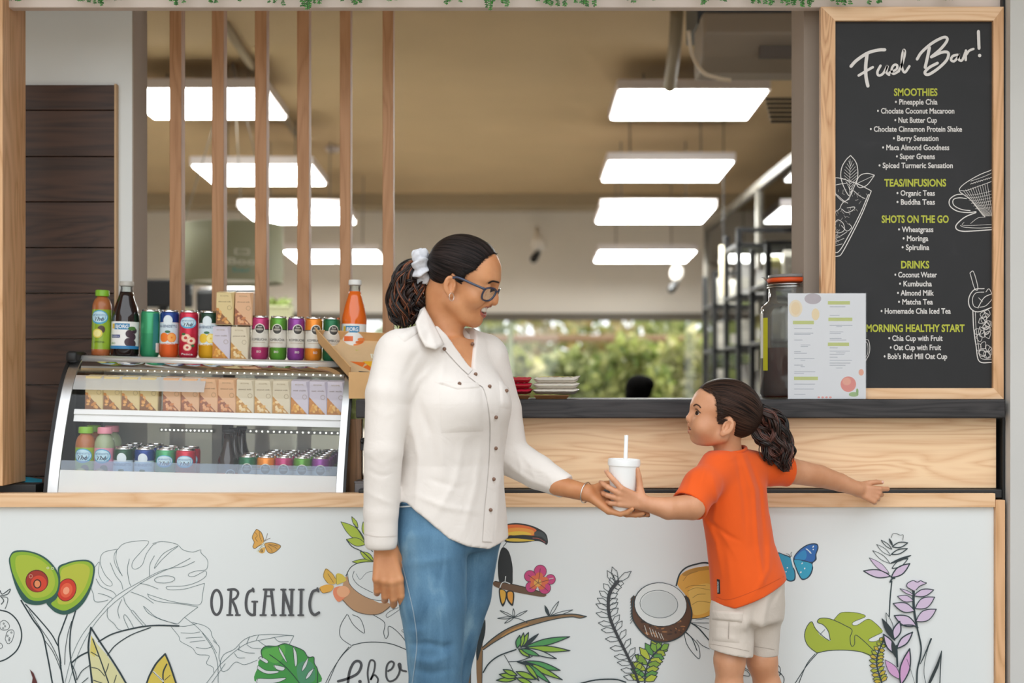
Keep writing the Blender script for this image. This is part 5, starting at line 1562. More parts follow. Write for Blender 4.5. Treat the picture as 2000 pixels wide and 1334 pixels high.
for L_, w_ in (([(1195, 1340), (1210, 1240), (1245, 1172), (1285, 1165), (1300, 1200), (1270, 1260), (1190, 1300), (1120, 1320)], 5.2), ([(1360, 1340), (1350, 1250), (1370, 1160), (1405, 1170), (1400, 1240), (1372, 1310), (1400, 1270), (1430, 1300), (1425, 1340)], 3.6), ([(1510, 1240), (1540, 1220), (1555, 1180), (1530, 1165), (1500, 1200), (1495, 1280), (1520, 1320), (1570, 1300), (1600, 1240), (1590, 1190), (1605, 1185), (1612, 1230), (1650, 1242)], 3.8)):
    a.ink(LC, L_, w_)
a.ell(LC, 1290, 1322, 14, 14)
a.done('line leaf over brush lettering')

# --- green monstera
a = Art('green_monstera_print', panel, 0, cB)
a.fill('3f9445', [(520, 1080), (560, 1045), (640, 1045), (700, 1025), (770, 1045), (850, 1080), (885, 1130), (930, 1130), (935, 1180), (960, 1230), (960, 1336), (497, 1336), (497, 1200), (500, 1160), (530, 1140)])
a.fill('57a84a', [(540, 1075), (620, 1055), (700, 1040), (700, 1120), (640, 1180), (560, 1150), (525, 1120)])
a.fill('4b8f68', [(800, 1200), (880, 1160), (930, 1200), (940, 1300), (900, 1334), (820, 1334)])
for sh_ in ([(655, 1045), (690, 1100), (722, 1172), (700, 1150), (665, 1090)], [(768, 1045), (795, 1100), (800, 1180), (785, 1202), (775, 1130)], [(892, 1125), (872, 1200), (838, 1242), (850, 1190)], [(935, 1215), (900, 1280), (866, 1302), (890, 1250)], [(497, 1140), (560, 1178), (572, 1160), (520, 1128)], [(495, 1195), (560, 1235), (652, 1240), (640, 1256), (560, 1260), (495, 1225)], [(620, 1192), (700, 1210), (690, 1236), (640, 1226)], [(495, 1298), (600, 1300), (715, 1293), (640, 1330), (495, 1336)]):
    a.fill('d3d8d8', sh_); a.ink(INK, sh_ + [sh_[0]], .9)
a.ink(INK, [(585, 1110), (680, 1180), (760, 1260), (820, 1336)], 1.4)
a.ink(INK, [(530, 1140), (520, 1080), (560, 1045), (640, 1045), (700, 1025), (770, 1045), (850, 1080), (885, 1130), (930, 1130), (935, 1180), (960, 1230), (958, 1336)], 1.4)
a.done('green monstera leaf')

# --- toucan
a = Art('toucan_print', panel, 0, cC)
a.fill('151a1e', [(335, 275), (375, 310), (400, 400), (405, 480), (395, 575), (320, 570), (295, 520), (290, 400), (310, 300)])
a.fill('151a1e', [(318, 108), (370, 92), (440, 86), (530, 100), (605, 128), (664, 170), (680, 230), (668, 256), (640, 238), (590, 226), (500, 238), (400, 240), (345, 230), (318, 190)])
a.fill('df6a2c', [(325, 114), (430, 98), (530, 112), (590, 140), (568, 165), (575, 184), (480, 178), (400, 180), (330, 188)])
a.fill('e8983a', [(340, 140), (430, 122), (520, 130), (570, 150), (560, 180), (480, 175), (400, 178), (340, 184)]); a.fill('e6c040', [(360, 165), (440, 150), (520, 158), (550, 178), (480, 178), (400, 182)])
a.fill('d9b83c', [(350, 212), (420, 205), (520, 214), (575, 222), (480, 230), (380, 228)]); a.fill('3a4246', [(590, 150), (640, 160), (668, 200), (668, 225), (630, 195), (575, 184)])
a.ink('b0564e', [(560, 203), (610, 208), (660, 238)], 1)
a.ink(INK, [(358, 236), (330, 272)], 1.2)
a.fill('674a33', [(265, 540), (400, 565), (520, 595), (655, 630), (645, 662), (500, 640), (380, 615), (265, 580)]); a.ink('2a2420', [(265, 540), (400, 563), (520, 592), (640, 628)], 1.6)
a.fill('151a1e', [(298, 600), (330, 605), (356, 625), (352, 690), (328, 738), (305, 690)]); a.fill('dfa83a', [(308, 608), (348, 625), (344, 685), (326, 715), (314, 680)])
a.fill('151a1e', [(358, 618), (414, 625), (410, 722), (390, 726), (358, 680)]); a.fill('e09a3a', [(368, 626), (405, 630), (402, 708), (390, 708), (368, 672)])
a.ink('d9dcdc', [(305, 590), (320, 555), (345, 545), (385, 560)], 1.6); a.ink('d9dcdc', [(345, 545), (350, 500)], 1.6)
PK = 'c63c78'
for x, y, r_ in ((620, 462, 50), (540, 500, 46), (548, 585, 44), (655, 592, 48), (700, 525, 40)):
    a.ell('4a2434', x, y, r_, r_ * 1.02); a.ell(PK, x, y, r_ - 4, r_ * 1.02 - 4)
for x, y in ((612, 500), (570, 525), (570, 570), (630, 575), (655, 535)): a.ell('d8683f', x, y, 30, 30)
a.ell('dfa24a', 600, 552, 30, 30)
for x, y in ((620, 440), (525, 490), (535, 600), (680, 615), (715, 520)): a.ink('4a2434', [(602, 552), ((602 + x) / 2 + 3, (552 + y) / 2), (x, y)], .9)
a.ink('d9b4c0', [(690, 522), (720, 516)], 2)
a.done('toucan on a branch with a pink hibiscus')

a = Art('palm_tree_print', panel, 0, cC)
a.fill('8a6a48', [(190, 850), (172, 1000), (168, 1120), (165, 1336), (128, 1336), (122, 1100), (142, 980), (172, 880)]); a.fill('1f2a2e', [(190, 840), (190, 940), (160, 1060), (130, 1160), (120, 1090), (140, 980), (170, 880)])
a.fill('6f5a44', [(78, 1120), (76, 1336), (46, 1336), (50, 1150)]); a.ink(INK, [(78, 1120), (76, 1336)], 1.6); a.ink(INK, [(50, 1150), (46, 1336)], 1.4); a.ink(INK, [(165, 1336), (170, 1080)], 1.2); a.ink(INK, [(18, 1336), (20, 1250)], 1)
a.fill('8c6c48', [(172, 1055), (260, 980), (370, 910), (520, 850), (700, 812), (870, 797), (980, 815), (930, 828), (860, 818), (720, 838), (540, 885), (400, 935), (270, 1010), (176, 1072)])
a.fill('bb8a4c', [(320, 965), (400, 915), (520, 872), (520, 880), (400, 930), (320, 975)])
a.ink(INK, [(170, 1055), (260, 978), (370, 908), (520, 850), (700, 810), (870, 796), (980, 815)], 2.2); a.ink(INK, [(176, 1074), (270, 1010), (400, 937), (540, 887), (720, 838), (860, 818), (930, 828), (980, 815)], 1.8)
for t_ in ((285, 830), (305, 768), (410, 752), (520, 768), (340, 868)): a.leaf(None, (415, 822), t_, 16, INK, 1.2)
a.ink(INK, [(415, 825), (470, 838), (520, 865)], 1.2)
for t_, f_ in (((655, 728), '2a3a40'), ((765, 695), None), ((875, 762), None)): a.leaf(f_, (690, 815), t_, 22, INK, 1.2)
a.ink(INK, [(175, 1250), (220, 1180), (300, 1120), (430, 1072)], 2.6); a.ink(INK, [(340, 1115), (400, 1220), (432, 1300)], 1.2); a.ink(INK, [(370, 1168), (460, 1160), (560, 1125)], 1.6)
G1, G2 = '8fb53c', '4f9a58'
for b_, t_, c_, wd in (((500, 1050), (850, 972), G2, 50), ((510, 1055), (852, 1080), G1, 46), ((500, 1060), (745, 1142), 'c6cfc8', 40), ((490, 1050), (605, 950), '24343a', 24), ((480, 1050), (528, 938), G1, 34), ((470, 1055), (490, 940), G1, 30), ((440, 1060), (460, 960), G2, 40), ((450, 1065), (540, 1130), G1, 34), ((470, 1065), (615, 1120), G2, 38),
        ((500, 1160), (775, 1232), G2, 52), ((500, 1165), (792, 1306), G1, 42), ((495, 1165), (700, 1334), G2, 40), ((490, 1160), (610, 1312), G1, 34), ((440, 1165), (565, 1190), '24343a', 16),
        ((430, 1300), (278, 1308), G1, 34), ((432, 1285), (300, 1262), G1, 40), ((440, 1270), (330, 1225), G1, 36), ((432, 1240), (585, 1300), G1, 44), ((435, 1290), (560, 1336), G1, 36)):
    a.leaf(c_, b_, t_, wd, INK, 2.0)
a.ink(INK, [(910, 1338), (1050, 1305), (1200, 1300), (1285, 1322)], 2.8)
a.done('palm with green fronds')

# --- tall line fern and small green fern
a = Art('line_fern_print', panel, 0, cC)
stem = [np.array(q) for q in catmull([(1225, 540), (1165, 620), (1150, 720), (1165, 830), (1220, 960), (1290, 1100), (1350, 1230), (1390, 1345)], 8)]
def fern(a, stem, nl, Ll, Lr, wd, hx=None, ink=INK, w=1.2, lean=0.5, side=(1, -1), cols=None):
    n = len(stem)
    for k in range(nl):
        t = (k + .3) / nl
        i = min(n - 2, int(t * (n - 1)))
        p = stem[i]; d = stem[i] - stem[i + 1]; d = d / np.linalg.norm(d)
        nrm = np.array((-d[1], d[0]))
        grow = min(1.0, .55 + 1.2 * t)
        for s_, L_ in ((1, Ll), (-1, Lr)):
            e = p + (nrm * s_ * (1 - .25 * lean) + d * lean) * L_ * grow
            a.leaf(cols[k % len(cols)] if cols else hx, tuple(p), tuple(e), wd, ink, w, 0, .62)
fern(a, stem, 15, 95, 110, 42)
for b_, t_ in (((1222, 545), (1180, 425)), ((1222, 545), (1330, 460)), ((1205, 560), (1140, 455))): a.leaf(None, b_, t_, 46, INK, 1.2, 0, .65)
a.ink('30343a', [tuple(q) for q in stem], 7.0, 1, w2=4.5)
a.done('tall fern in dark line')
a = Art('green_fern_print', panel, 0, cD)
stem = [np.array(q) for q in catmull([(690, 1010), (620, 1080), (570, 1160), (545, 1260), (540, 1340)], 8)]
fern(a, stem, 8, 120, 150, 62, None, INK, 1.5, .35, cols=['7fa33c', 'a8b83c', '5f9a4a', 'b4c040'])
for b_, t_ in (((660, 1045), (662, 970)), ((640, 1060), (600, 975)), ((680, 1040), (755, 985))): a.leaf('7fab3e', b_, t_, 55, INK, 1.4, 0, .6)
a.ink(INK, [tuple(q) for q in stem], 2.6, 1)
a.done('small green fern')

# --- coconut and mango beside the child
a = Art('coconut_print', panel, 0, cD)
a.fill('dfa648', [(830, 420), (890, 350), (1000, 310), (1145, 298), (1230, 330), (1240, 480), (1215, 660), (1120, 735), (960, 765), (945, 680), (905, 560), (840, 480)]); a.fill('e6bc62', [(930, 520), (1000, 470), (1120, 460), (1150, 600), (1100, 700), (980, 730), (950, 640)]); a.fill('b98a3e', [(880, 360), (1000, 312), (1145, 300), (1150, 325), (1010, 345), (900, 385)])
for L_ in ([(880, 430), (930, 370), (1010, 345)], [(900, 495), (960, 470), (1080, 470)], [(920, 520), (1000, 490), (1120, 510)], [(965, 580), (1010, 550), (1080, 545)], [(960, 640), (1020, 610), (1120, 620)]): a.ink('8a6a34', L_, .7)
a.ink(INK, [(820, 470), (850, 370), (910, 310), (1000, 280), (1080, 268), (1160, 290)], 3); a.ink(INK, [(960, 765), (1060, 755), (1130, 730)], 1.2)
for L_, w_ in (([(890, 890), (910, 980), (960, 1060), (1025, 1118), (1022, 1020), (985, 960), (905, 880)], 1.3), ([(905, 885), (960, 940), (1003, 1045)], 1.8), ([(950, 800), (1020, 850), (1115, 960)], 2.4), ([(1000, 950), (1050, 1000), (1115, 1032)], 1.2), ([(990, 775), (1060, 765), (1110, 765)], 1), ([(960, 800), (1110, 802)], 1), ([(980, 812), (1110, 860)], 1), ([(1390, 1110), (1410, 1180), (1470, 1230)], 1.2), ([(1390, 1200), (1450, 1230), (1470, 1270), (1400, 1265)], 1.1), ([(1690, 1150), (1740, 1200), (1730, 1270), (1690, 1180)], 1.3), ([(1745, 1245), (1775, 1290), (1770, 1336)], 1.3), ([(1660, 1120), (1700, 1200), (1750, 1260)], 1.6)):
    a.ink(INK, L_, w_)
a.fill('5b3a26', [(440, 560), (425, 700), (445, 790), (520, 890), (600, 950), (700, 970), (800, 950), (890, 890), (945, 790), (955, 690), (905, 560), (680, 640)])
r_ = random.Random(4)
for k in range(46):
    x, y = r_.uniform(470, 920), r_.uniform(780, 950)
    if ((x - 690) / 250) ** 2 + ((y - 700) / 262) ** 2 < .95: a.ell(r_.choice(('8a5a36', '3a2218', 'a87246', '6e4428')), x, y, r_.uniform(8, 26), r_.uniform(5, 12), r_.uniform(-.6, .6), 10)
a.ink(INK, [(440, 560), (425, 700), (445, 790), (520, 890), (600, 950), (700, 970), (800, 950), (890, 890), (945, 790), (955, 690), (905, 560)], 2.4)
for k in range(9): a.ink(INK, [(440 - k, 570 + 26 * k), (410, 590 + 27 * k)], 1)
a.ell(INK, 678, 637, 236, 196, .12); a.ell('dfe3e2', 680, 637, 229, 190, .12); a.ell('cdd3d3', 672, 640, 165, 120, .1); a.ring('4a5a5c', 665, 632, 168, 122, 1.1, .08)
for x in (545, 590, 615, 640, 668, 690): a.ink('d0cdc6', [(x - 8, 820 + (x - 545) * .5), (x + 18, 905 + (x - 545) * .3)], 1.2)
a.done('coconut half and orange mango slice')

# --- blue butterfly
a = Art('blue_butterfly_print', panel, 0, cE)
a.fill('15334a', [(68, 322), (130, 332), (188, 360), (195, 420), (214, 470), (208, 534), (148, 534), (100, 450)]); a.fill('2291b4', [(78, 330), (130, 340), (182, 366), (188, 420), (205, 470), (200, 526), (152, 526), (108, 445)])
a.fill('15334a', [(196, 362), (240, 298), (310, 252), (378, 246), (394, 280), (378, 330), (378, 372), (348, 402), (352, 440), (334, 492), (302, 522), (264, 529), (236, 490), (212, 430)])
a.fill('1f63ae', [(206, 362), (245, 305), (312, 260), (374, 255), (384, 282), (368, 330), (366, 366), (340, 388), (270, 380)]); a.fill('2b9ec0', [(206, 372), (270, 384), (336, 402), (342, 440), (325, 486), (298, 514), (266, 518), (244, 486), (220, 430)])
a.fill('2287c0', [(210, 365), (250, 315), (290, 300), (300, 350), (270, 378)])
a.ink('15334a', [(205, 368), (280, 378), (345, 398)], 1); a.ink('e4ecee', [(182, 352), (190, 390), (198, 430)], 3.4, 5, 2)
for x, y, rx, ry in ((305, 292, 14, 4), (320, 305, 14, 4), (330, 318, 10, 4), (352, 270, 5, 9), (352, 292, 5, 5), (255, 470, 6, 8), (150, 435, 5, 6), (140, 465, 5, 5), (285, 440, 5, 8), (265, 400, 4, 8)): a.ell('dfeaec', x, y, rx, ry, .5, 10)
a.ink(INK, [(178, 350), (160, 330), (140, 325)], .9); a.ink(INK, [(184, 348), (178, 325), (186, 312)], .9)
a.done('blue butterfly')

# --- lime leaf, ginger flowers, small yellow fern at the lower right
a = Art('lime_leaf_print', panel, 0, cE)
LL = [(380, 1100), (310, 1040), (285, 970), (300, 900), (340, 855), (400, 955), (480, 1005), (485, 990), (470, 930), (430, 880), (385, 860), (405, 830), (470, 830), (515, 838), (560, 790), (620, 780), (710, 790), (760, 815), (670, 855), (660, 880), (700, 880), (780, 835), (840, 870), (885, 915), (890, 940), (790, 990), (800, 1010), (850, 1005), (900, 970), (905, 1000), (840, 1080), (815, 1130), (720, 1090), (600, 1078), (470, 1080)]
a.fill('a3b239', LL, 2)
for L_, w_ in (([(380, 1100), (310, 1040), (285, 970), (300, 900), (340, 855), (370, 910), (430, 970), (480, 1005)], 1.4), ([(485, 1000), (470, 930), (430, 880), (385, 860), (405, 830), (470, 830), (540, 855), (600, 885), (655, 920), (640, 980), (650, 1045), (675, 1030), (680, 960), (740, 1000), (835, 1090)], 1.4), ([(515, 838), (560, 790), (620, 780), (710, 790), (760, 815), (670, 855), (660, 880), (700, 880), (780, 835), (840, 870), (885, 915)], .9), ([(890, 940), (790, 990), (800, 1010), (850, 1005), (900, 970)], .9), ([(405, 955), (445, 915)], .9), ([(380, 1100), (480, 1080), (620, 1078), (740, 1095), (830, 1135)], 1.5), ([(390, 1095), (300, 1200), (208, 1340)], 1.5), ([(368, 1105), (300, 1190), (238, 1340)], 1.5)):
    a.ink(INK, L_, w_)
stem = [np.array(q) for q in catmull([(895, 1005), (855, 1100), (845, 1180), (865, 1270), (890, 1345)], 8)]
fern(a, stem, 11, 62, 62, 30, None, INK, 1.2, .3, cols=['c0a83a', 'a8ac38'])
a.ink(INK, [tuple(q) for q in stem], 2.4, 1)
a.done('large lime leaf and small yellow fern')
a = Art('ginger_flower_print', panel, 0, cE)
PKL = 'd0bcd6'
a.ink(INK, [(965, 540), (952, 680), (945, 815)], 2.6)
for b_, t_, f_, w_, wd in (((955, 500), (745, 460), PKL, 2.2, 60), ((960, 510), (1105, 402), PKL, 2.4, 62), ((945, 480), (788, 356), PKL, 1, 44), ((965, 440), (1092, 362), None, 1.6, 44), ((950, 400), (815, 300), None, 1, 36), ((955, 400), (1112, 338), '2a3438', 1.8, 16), ((955, 340), (845, 252), None, 1, 32), ((960, 330), (1085, 285), None, 2, 34), ((965, 290), (880, 218), None, 1.4, 22), ((968, 270), (1088, 240), None, 2, 40), ((970, 262), (942, 205), '2a3438', 1, 14)):
    a.leaf(f_, b_, t_, wd, INK, w_)
a.ink(INK, [(960, 200), (970, 170), (1000, 168), (1030, 180), (1052, 178), (1050, 220)], .9); a.ink(INK, [(950, 545), (965, 520), (985, 515)], 3)
a.ink(INK, [(1132, 600), (1135, 750), (1160, 900)], 5, 5, 4); a.ink(INK, [(1160, 900), (1190, 1040), (1185, 1130), (1162, 1230), (1158, 1340)], 3)
for b_, t_, w_, wd in (((1135, 650), (1290, 606), 1.8, 56), ((1135, 650), (1025, 596), 1.2, 22), ((1130, 690), (1006, 656), 1.4, 50), ((1145, 750), (1296, 662), 1.8, 80), ((1140, 770), (972, 712), 2, 70), ((1150, 850), (1308, 756), 1.8, 82), ((1152, 885), (980, 806), 2.2, 78)):
    a.leaf(PKL, b_, t_, wd, INK, w_)
a.fill(PKL, [(1130, 610), (1080, 580), (1085, 550), (1130, 533), (1180, 535), (1228, 552), (1180, 575), (1150, 600)])
a.ink(INK, [(1130, 612), (1080, 582), (1082, 555), (1105, 540), (1130, 533), (1160, 545), (1185, 534), (1210, 545), (1230, 553), (1180, 575), (1150, 605)], 1.6)
a.ink(INK, [(1165, 900), (1120, 880), (1030, 880)], 2.4)
for b_, t_, f_, w_, wd in (((985, 1000), (884, 828), '2a3438', 1.4, 44), ((975, 960), (915, 782), None, 1.2, 40), ((980, 990), (1022, 850), PKL, 2.6, 60), ((1000, 1060), (1122, 934), PKL, 2.6, 56), ((995, 1110), (895, 950), PKL, 2.6, 60), ((1000, 1140), (960, 1000), '2a3438', 1, 40)):
    a.leaf(f_, b_, t_, wd, INK, w_)
a.ink(INK, [(995, 1040), (1000, 1130), (1003, 1200)], 3.6); a.leaf('cf9fca', (1025, 1300), (905, 1148), 66, INK, 1.1); a.leaf('cf9fca', (1030, 1345), (1098, 1062), 74, INK, 2.6); a.ink(INK, [(1075, 1140), (1110, 1240), (1140, 1340)], .8)
a.ink(INK, [(1265, 985), (1235, 1060), (1200, 1140), (1180, 1180)], 3.4, 5, 1.4); a.ink(INK, [(1245, 1040), (1215, 1160), (1210, 1260), (1225, 1340)], 1.2); a.fill('2a3438', [(1345, 1080), (1310, 1170), (1265, 1270), (1240, 1338), (1256, 1338), (1300, 1250), (1328, 1180)]); a.ink(INK, [(1345, 1080), (1338, 1200), (1332, 1340)], 2)
a.done('pink ginger flowers in bold line')

# --- chalk drawings and the brush heading of the menu board
board = bpy.data.objects['board']
# the board is a part: find the one under the menu board
board = [o for o in bpy.data.objects['menu_board'].children if o.name.startswith('board')][0]
class BoardArt(Art):
    def w(s, pts):
        s.y += s.step
        off = np.array(bpy.data.objects['menu_board'].location)
        return [tuple(np.array((X0(a, s.Y), s.Y - s.y, Z0(b, s.Y))) - off) for a, b in pts]
cF, cG, cH = zoom(1560, 0, 3.334), zoom(1600, 300, 5.556), zoom(1560, 380, 3.177)
YB = Yk + .0040
CHK = 'd9d4d0'
clip = (1631.5, 1936.5, 43.5, 756)
a = BoardArt('brush_heading', board, YB, cF, y0=.0003)
for L_, w_ in (([(340, 432), (378, 392), (450, 345), (520, 326), (560, 324)], 6.2), ([(445, 350), (436, 430), (438, 500), (450, 560)], 6.6), ([(390, 492), (440, 462), (482, 438)], 5), ([(532, 428), (512, 468), (520, 492), (550, 478), (578, 428), (570, 470), (588, 488)], 4.8), ([(590, 474), (635, 452), (640, 426), (620, 424), (604, 452), (615, 482), (652, 464)], 4.6), ([(648, 466), (672, 420), (690, 350), (684, 325), (672, 370), (672, 440), (690, 472), (720, 432)], 4.8),
    ([(770, 386), (800, 340), (870, 280), (945, 243), (966, 262), (925, 318), (862, 372)], 5.6), ([(850, 312), (838, 370), (822, 440)], 6), ([(862, 372), (930, 342), (972, 345), (962, 392), (905, 448), (842, 487), (820, 472), (850, 440), (902, 412)], 5.6), ([(1032, 358), (1002, 366), (990, 390), (1010, 400), (1036, 372), (1042, 352), (1040, 386), (1062, 394), (1085, 340)], 4.8), ([(1087, 330), (1086, 392)], 4.8), ([(1086, 362), (1108, 332), (1136, 320)], 4.6), ([(1168, 206), (1172, 316)], 6.0)):
    a.ink(CHK, L_, w_)
a.ell(CHK, 1176, 363, 11, 11)
a.done('the words Fuel Bar! in brush script')
a = BoardArt('glass_drawing', board, YB, cG, y0=.0003); a.clip = clip
for L_, w_ in (([(565, 405), (480, 620), (380, 830), (250, 1075), (205, 1112), (150, 1112)], 1.6), ([(535, 440), (440, 660), (320, 890), (215, 1060), (150, 1068)], 1.6), ([(160, 260), (240, 270), (330, 300), (430, 335), (565, 405)], 1.5), ([(160, 345), (230, 330), (300, 320)], 1.2), ([(160, 260), (170, 400), (200, 470), (270, 520), (330, 470), (360, 400), (440, 460), (500, 490)], 1.1), ([(340, 20), (290, 70), (245, 150), (235, 260), (275, 380), (330, 460), (370, 380), (415, 260), (415, 150), (390, 80), (340, 20)], 1.5), ([(335, 60), (330, 450)], .8),
           ([(600, 235), (520, 215), (440, 240), (405, 320), (440, 370), (520, 340), (600, 235)], 1.4), ([(600, 235), (400, 330)], .8), ([(150, 460), (180, 440), (250, 500), (310, 540)], 1.2), ([(160, 640), (220, 600), (250, 540), (330, 490)], 1.2), ([(240, 600), (300, 640), (370, 610), (380, 580), (300, 590)], 1.2), ([(150, 780), (200, 720), (260, 760), (270, 830), (220, 860), (160, 850)], 1.2), ([(240, 780), (300, 840), (350, 800), (320, 760)], 1.1), ([(150, 930), (220, 900), (300, 850)], 1), ([(150, 960), (270, 920)], .9), ([(150, 1000), (250, 980)], .9)):
    a.ink(CHK, L_, w_)
r_ = random.Random(8)
for k in range(60):
    t = r_.random(); x = 155 + r_.random() * (400 * (1 - t)); y = 380 + t * 600
    a.ink('a8a29e', [(x, y), (x + r_.uniform(-30, 30), y + r_.uniform(10, 40))], .7, 1)
for k in range(10):
    y = 80 + 32 * k
    a.ink(CHK, [(335, y + 60), (335 - 70 * math.sin(PI * (k + 1) / 11), y)], .7, 1); a.ink(CHK, [(335, y + 60), (335 + 70 * math.sin(PI * (k + 1) / 11), y)], .7, 1)
a.done('chalk iced drink with mint')
a = BoardArt('cup_drawing', board, YB, cG, y0=.0003); a.clip = clip
for L_, w_ in (([(1880, 175), (1740, 230), (1600, 310), (1530, 370), (1525, 410), (1560, 440), (1640, 500), (1720, 590), (1800, 690)], 1.4), ([(1530, 400), (1600, 400), (1740, 350), (1880, 300)], 1), ([(1640, 300), (1760, 260), (1880, 210)], .8), ([(1560, 440), (1480, 450), (1415, 500), (1420, 570), (1500, 625), (1620, 640), (1700, 630)], 1.8), ([(1600, 490), (1520, 480), (1455, 500), (1460, 560), (1540, 605), (1640, 620)], 1.6), ([(1700, 640), (1580, 690), (1490, 770), (1490, 820), (1560, 843), (1700, 838), (1880, 825)], 2.0), ([(1880, 800), (1740, 808), (1580, 800), (1530, 780)], 1), ([(1640, 760), (1720, 700), (1800, 690)], .8), ([(1570, 745), (1570, 780), (1880, 770)], .7)):
    a.ink(CHK, L_, w_)
for k in range(11):
    a.ink(CHK, [(1560 + 26 * k, 400 - 8 * k), (1640 + 22 * k, 500 + 6 * k), (1780 + 10 * k, 680)], .7)
for k in range(6):
    a.ink(CHK, [(1580 + 22 * k, 450 + 30 * k), (1700 + 14 * k, 445 + 30 * k), (1880, 405 + 36 * k)], .6)
r_ = random.Random(2)
for k in range(9):
    x = 1640 + 26 * k; a.ink(CHK, [(x, 335 - 8 * k), (x + 12, 322 - 8 * k), (x + 26, 330 - 8 * k)], 1)
a.done('chalk tea cup on a saucer')
a = BoardArt('iced_glass_drawing', board, YB, cH, y0=.0003); a.clip = clip
for L_, w_ in (([(1062, 486), (1085, 480), (1112, 580), (1092, 584), (1062, 486)], 1.2), ([(1150, 584), (1090, 590), (1056, 640), (1062, 700), (1110, 728), (1200, 700)], 1.8), ([(1150, 605), (1100, 610), (1078, 645), (1085, 690), (1115, 705)], 1.2), ([(1110, 705), (1150, 640), (1200, 615)], 1.4), ([(1115, 640), (1140, 665)], 1), ([(1080, 720), (1085, 830), (1100, 940), (1120, 1035), (1200, 1042)], 1.8), ([(1095, 725), (1100, 830), (1115, 940), (1130, 1015), (1200, 1022)], 1), ([(1160, 605), (1180, 585), (1200, 620)], 1.2), ([(1120, 700), (1160, 690), (1200, 650)], 1.2)):
    a.ink(CHK, L_, w_)
r_ = random.Random(6)
for k in range(24):
    x, y = r_.uniform(1105, 1195), r_.uniform(735, 1000)
    q = [(x + 26 * math.cos(t + k) * r_.uniform(.6, 1), y + 24 * math.sin(t + k)) for t in (0, 1.4, 2.8, 4.2)]
    a.ink(CHK, q + [q[0]], .9, 3)
a.done('chalk iced tea glass')
a = BoardArt('slice_drawing', board, YB, cH, y0=.0003); a.clip = clip
a.ink(CHK, [(415, 900), (432, 905), (441, 945), (436, 990), (415, 1032)], 1.2); a.ink(CHK, [(415, 912), (428, 930), (428, 985), (415, 1010)], .8)
a.done('edge of a chalk fruit slice')
# ================================================================== PEOPLE
# ---- small signed-distance toolkit: bodies and clothes are grown as continuous surfaces
def grid(lo, hi, h):
    ax = [np.arange(a, b + h, h, dtype=np.float32) for a, b in zip(lo, hi)]
    return (ax[0][:, None, None], ax[1][None, :, None], ax[2][None, None, :]), ax

def nets(F, ax):
    """naive surface nets on a scalar field; returns vertices and quads"""
    s = F < 0
    nx, ny, nz = F.shape
    c = np.zeros((nx - 1, ny - 1, nz - 1), dtype=np.int8)
    for i in (0, 1):
        for j in (0, 1):
            for k in (0, 1):
                c += s[i:nx - 1 + i, j:ny - 1 + j, k:nz - 1 + k]
    act = np.argwhere((c > 0) & (c < 8))
    if len(act) == 0:
        return np.zeros((0, 3)), np.zeros((0, 4), int)
    idx = -np.ones(c.shape, dtype=np.int64)
    idx[act[:, 0], act[:, 1], act[:, 2]] = np.arange(len(act))
    pos = np.zeros((len(act), 3)); cnt = np.zeros(len(act))
    I, J, K = act.T
    corners = [(i, j, k) for i in (0, 1) for j in (0, 1) for k in (0, 1)]
    for a in corners:
        for d in range(3):
            if a[d] == 1: continue
            b = list(a); b[d] = 1
            fa = F[I + a[0], J + a[1], K + a[2]]; fb = F[I + b[0], J + b[1], K + b[2]]
            m = (fa < 0) != (fb < 0)
            t = np.where(m, fa / np.where(m, fa - fb, 1), 0)
            p = np.tile(np.array(a, float), (len(act), 1)); p[:, d] += t
            pos += p * m[:, None]; cnt += m
    pos = act + pos / cnt[:, None]
    h = np.array([a[1] - a[0] for a in ax]); o = np.array([a[0] for a in ax])
    V_ = o + pos * h
    quads = []
    def add(mask, flip, c0, c1, c2, c3):
        e = np.argwhere(mask)
        if len(e) == 0: return
        q = np.stack([idx[tuple((e + np.array(o_)).T)] for o_ in (c0, c1, c2, c3)], 1)
        ok = (q >= 0).all(1)
        q = q[ok]; fl = flip[tuple(e[ok].T)]
        q[fl] = q[fl][:, ::-1]
        quads.append(q)
    m = s[:-1, 1:-1, 1:-1] != s[1:, 1:-1, 1:-1]
    add(m, ~s[:-1, 1:-1, 1:-1], (0, 0, 0), (0, 1, 0), (0, 1, 1), (0, 0, 1))
    m = s[1:-1, :-1, 1:-1] != s[1:-1, 1:, 1:-1]
    add(m, s[1:-1, :-1, 1:-1], (0, 0, 0), (1, 0, 0), (1, 0, 1), (0, 0, 1))
    m = s[1:-1, 1:-1, :-1] != s[1:-1, 1:-1, 1:]
    add(m, ~s[1:-1, 1:-1, :-1], (0, 0, 0), (1, 0, 0), (1, 1, 0), (0, 1, 0))
    return V_, np.concatenate(quads) if quads else np.zeros((0, 4), int)

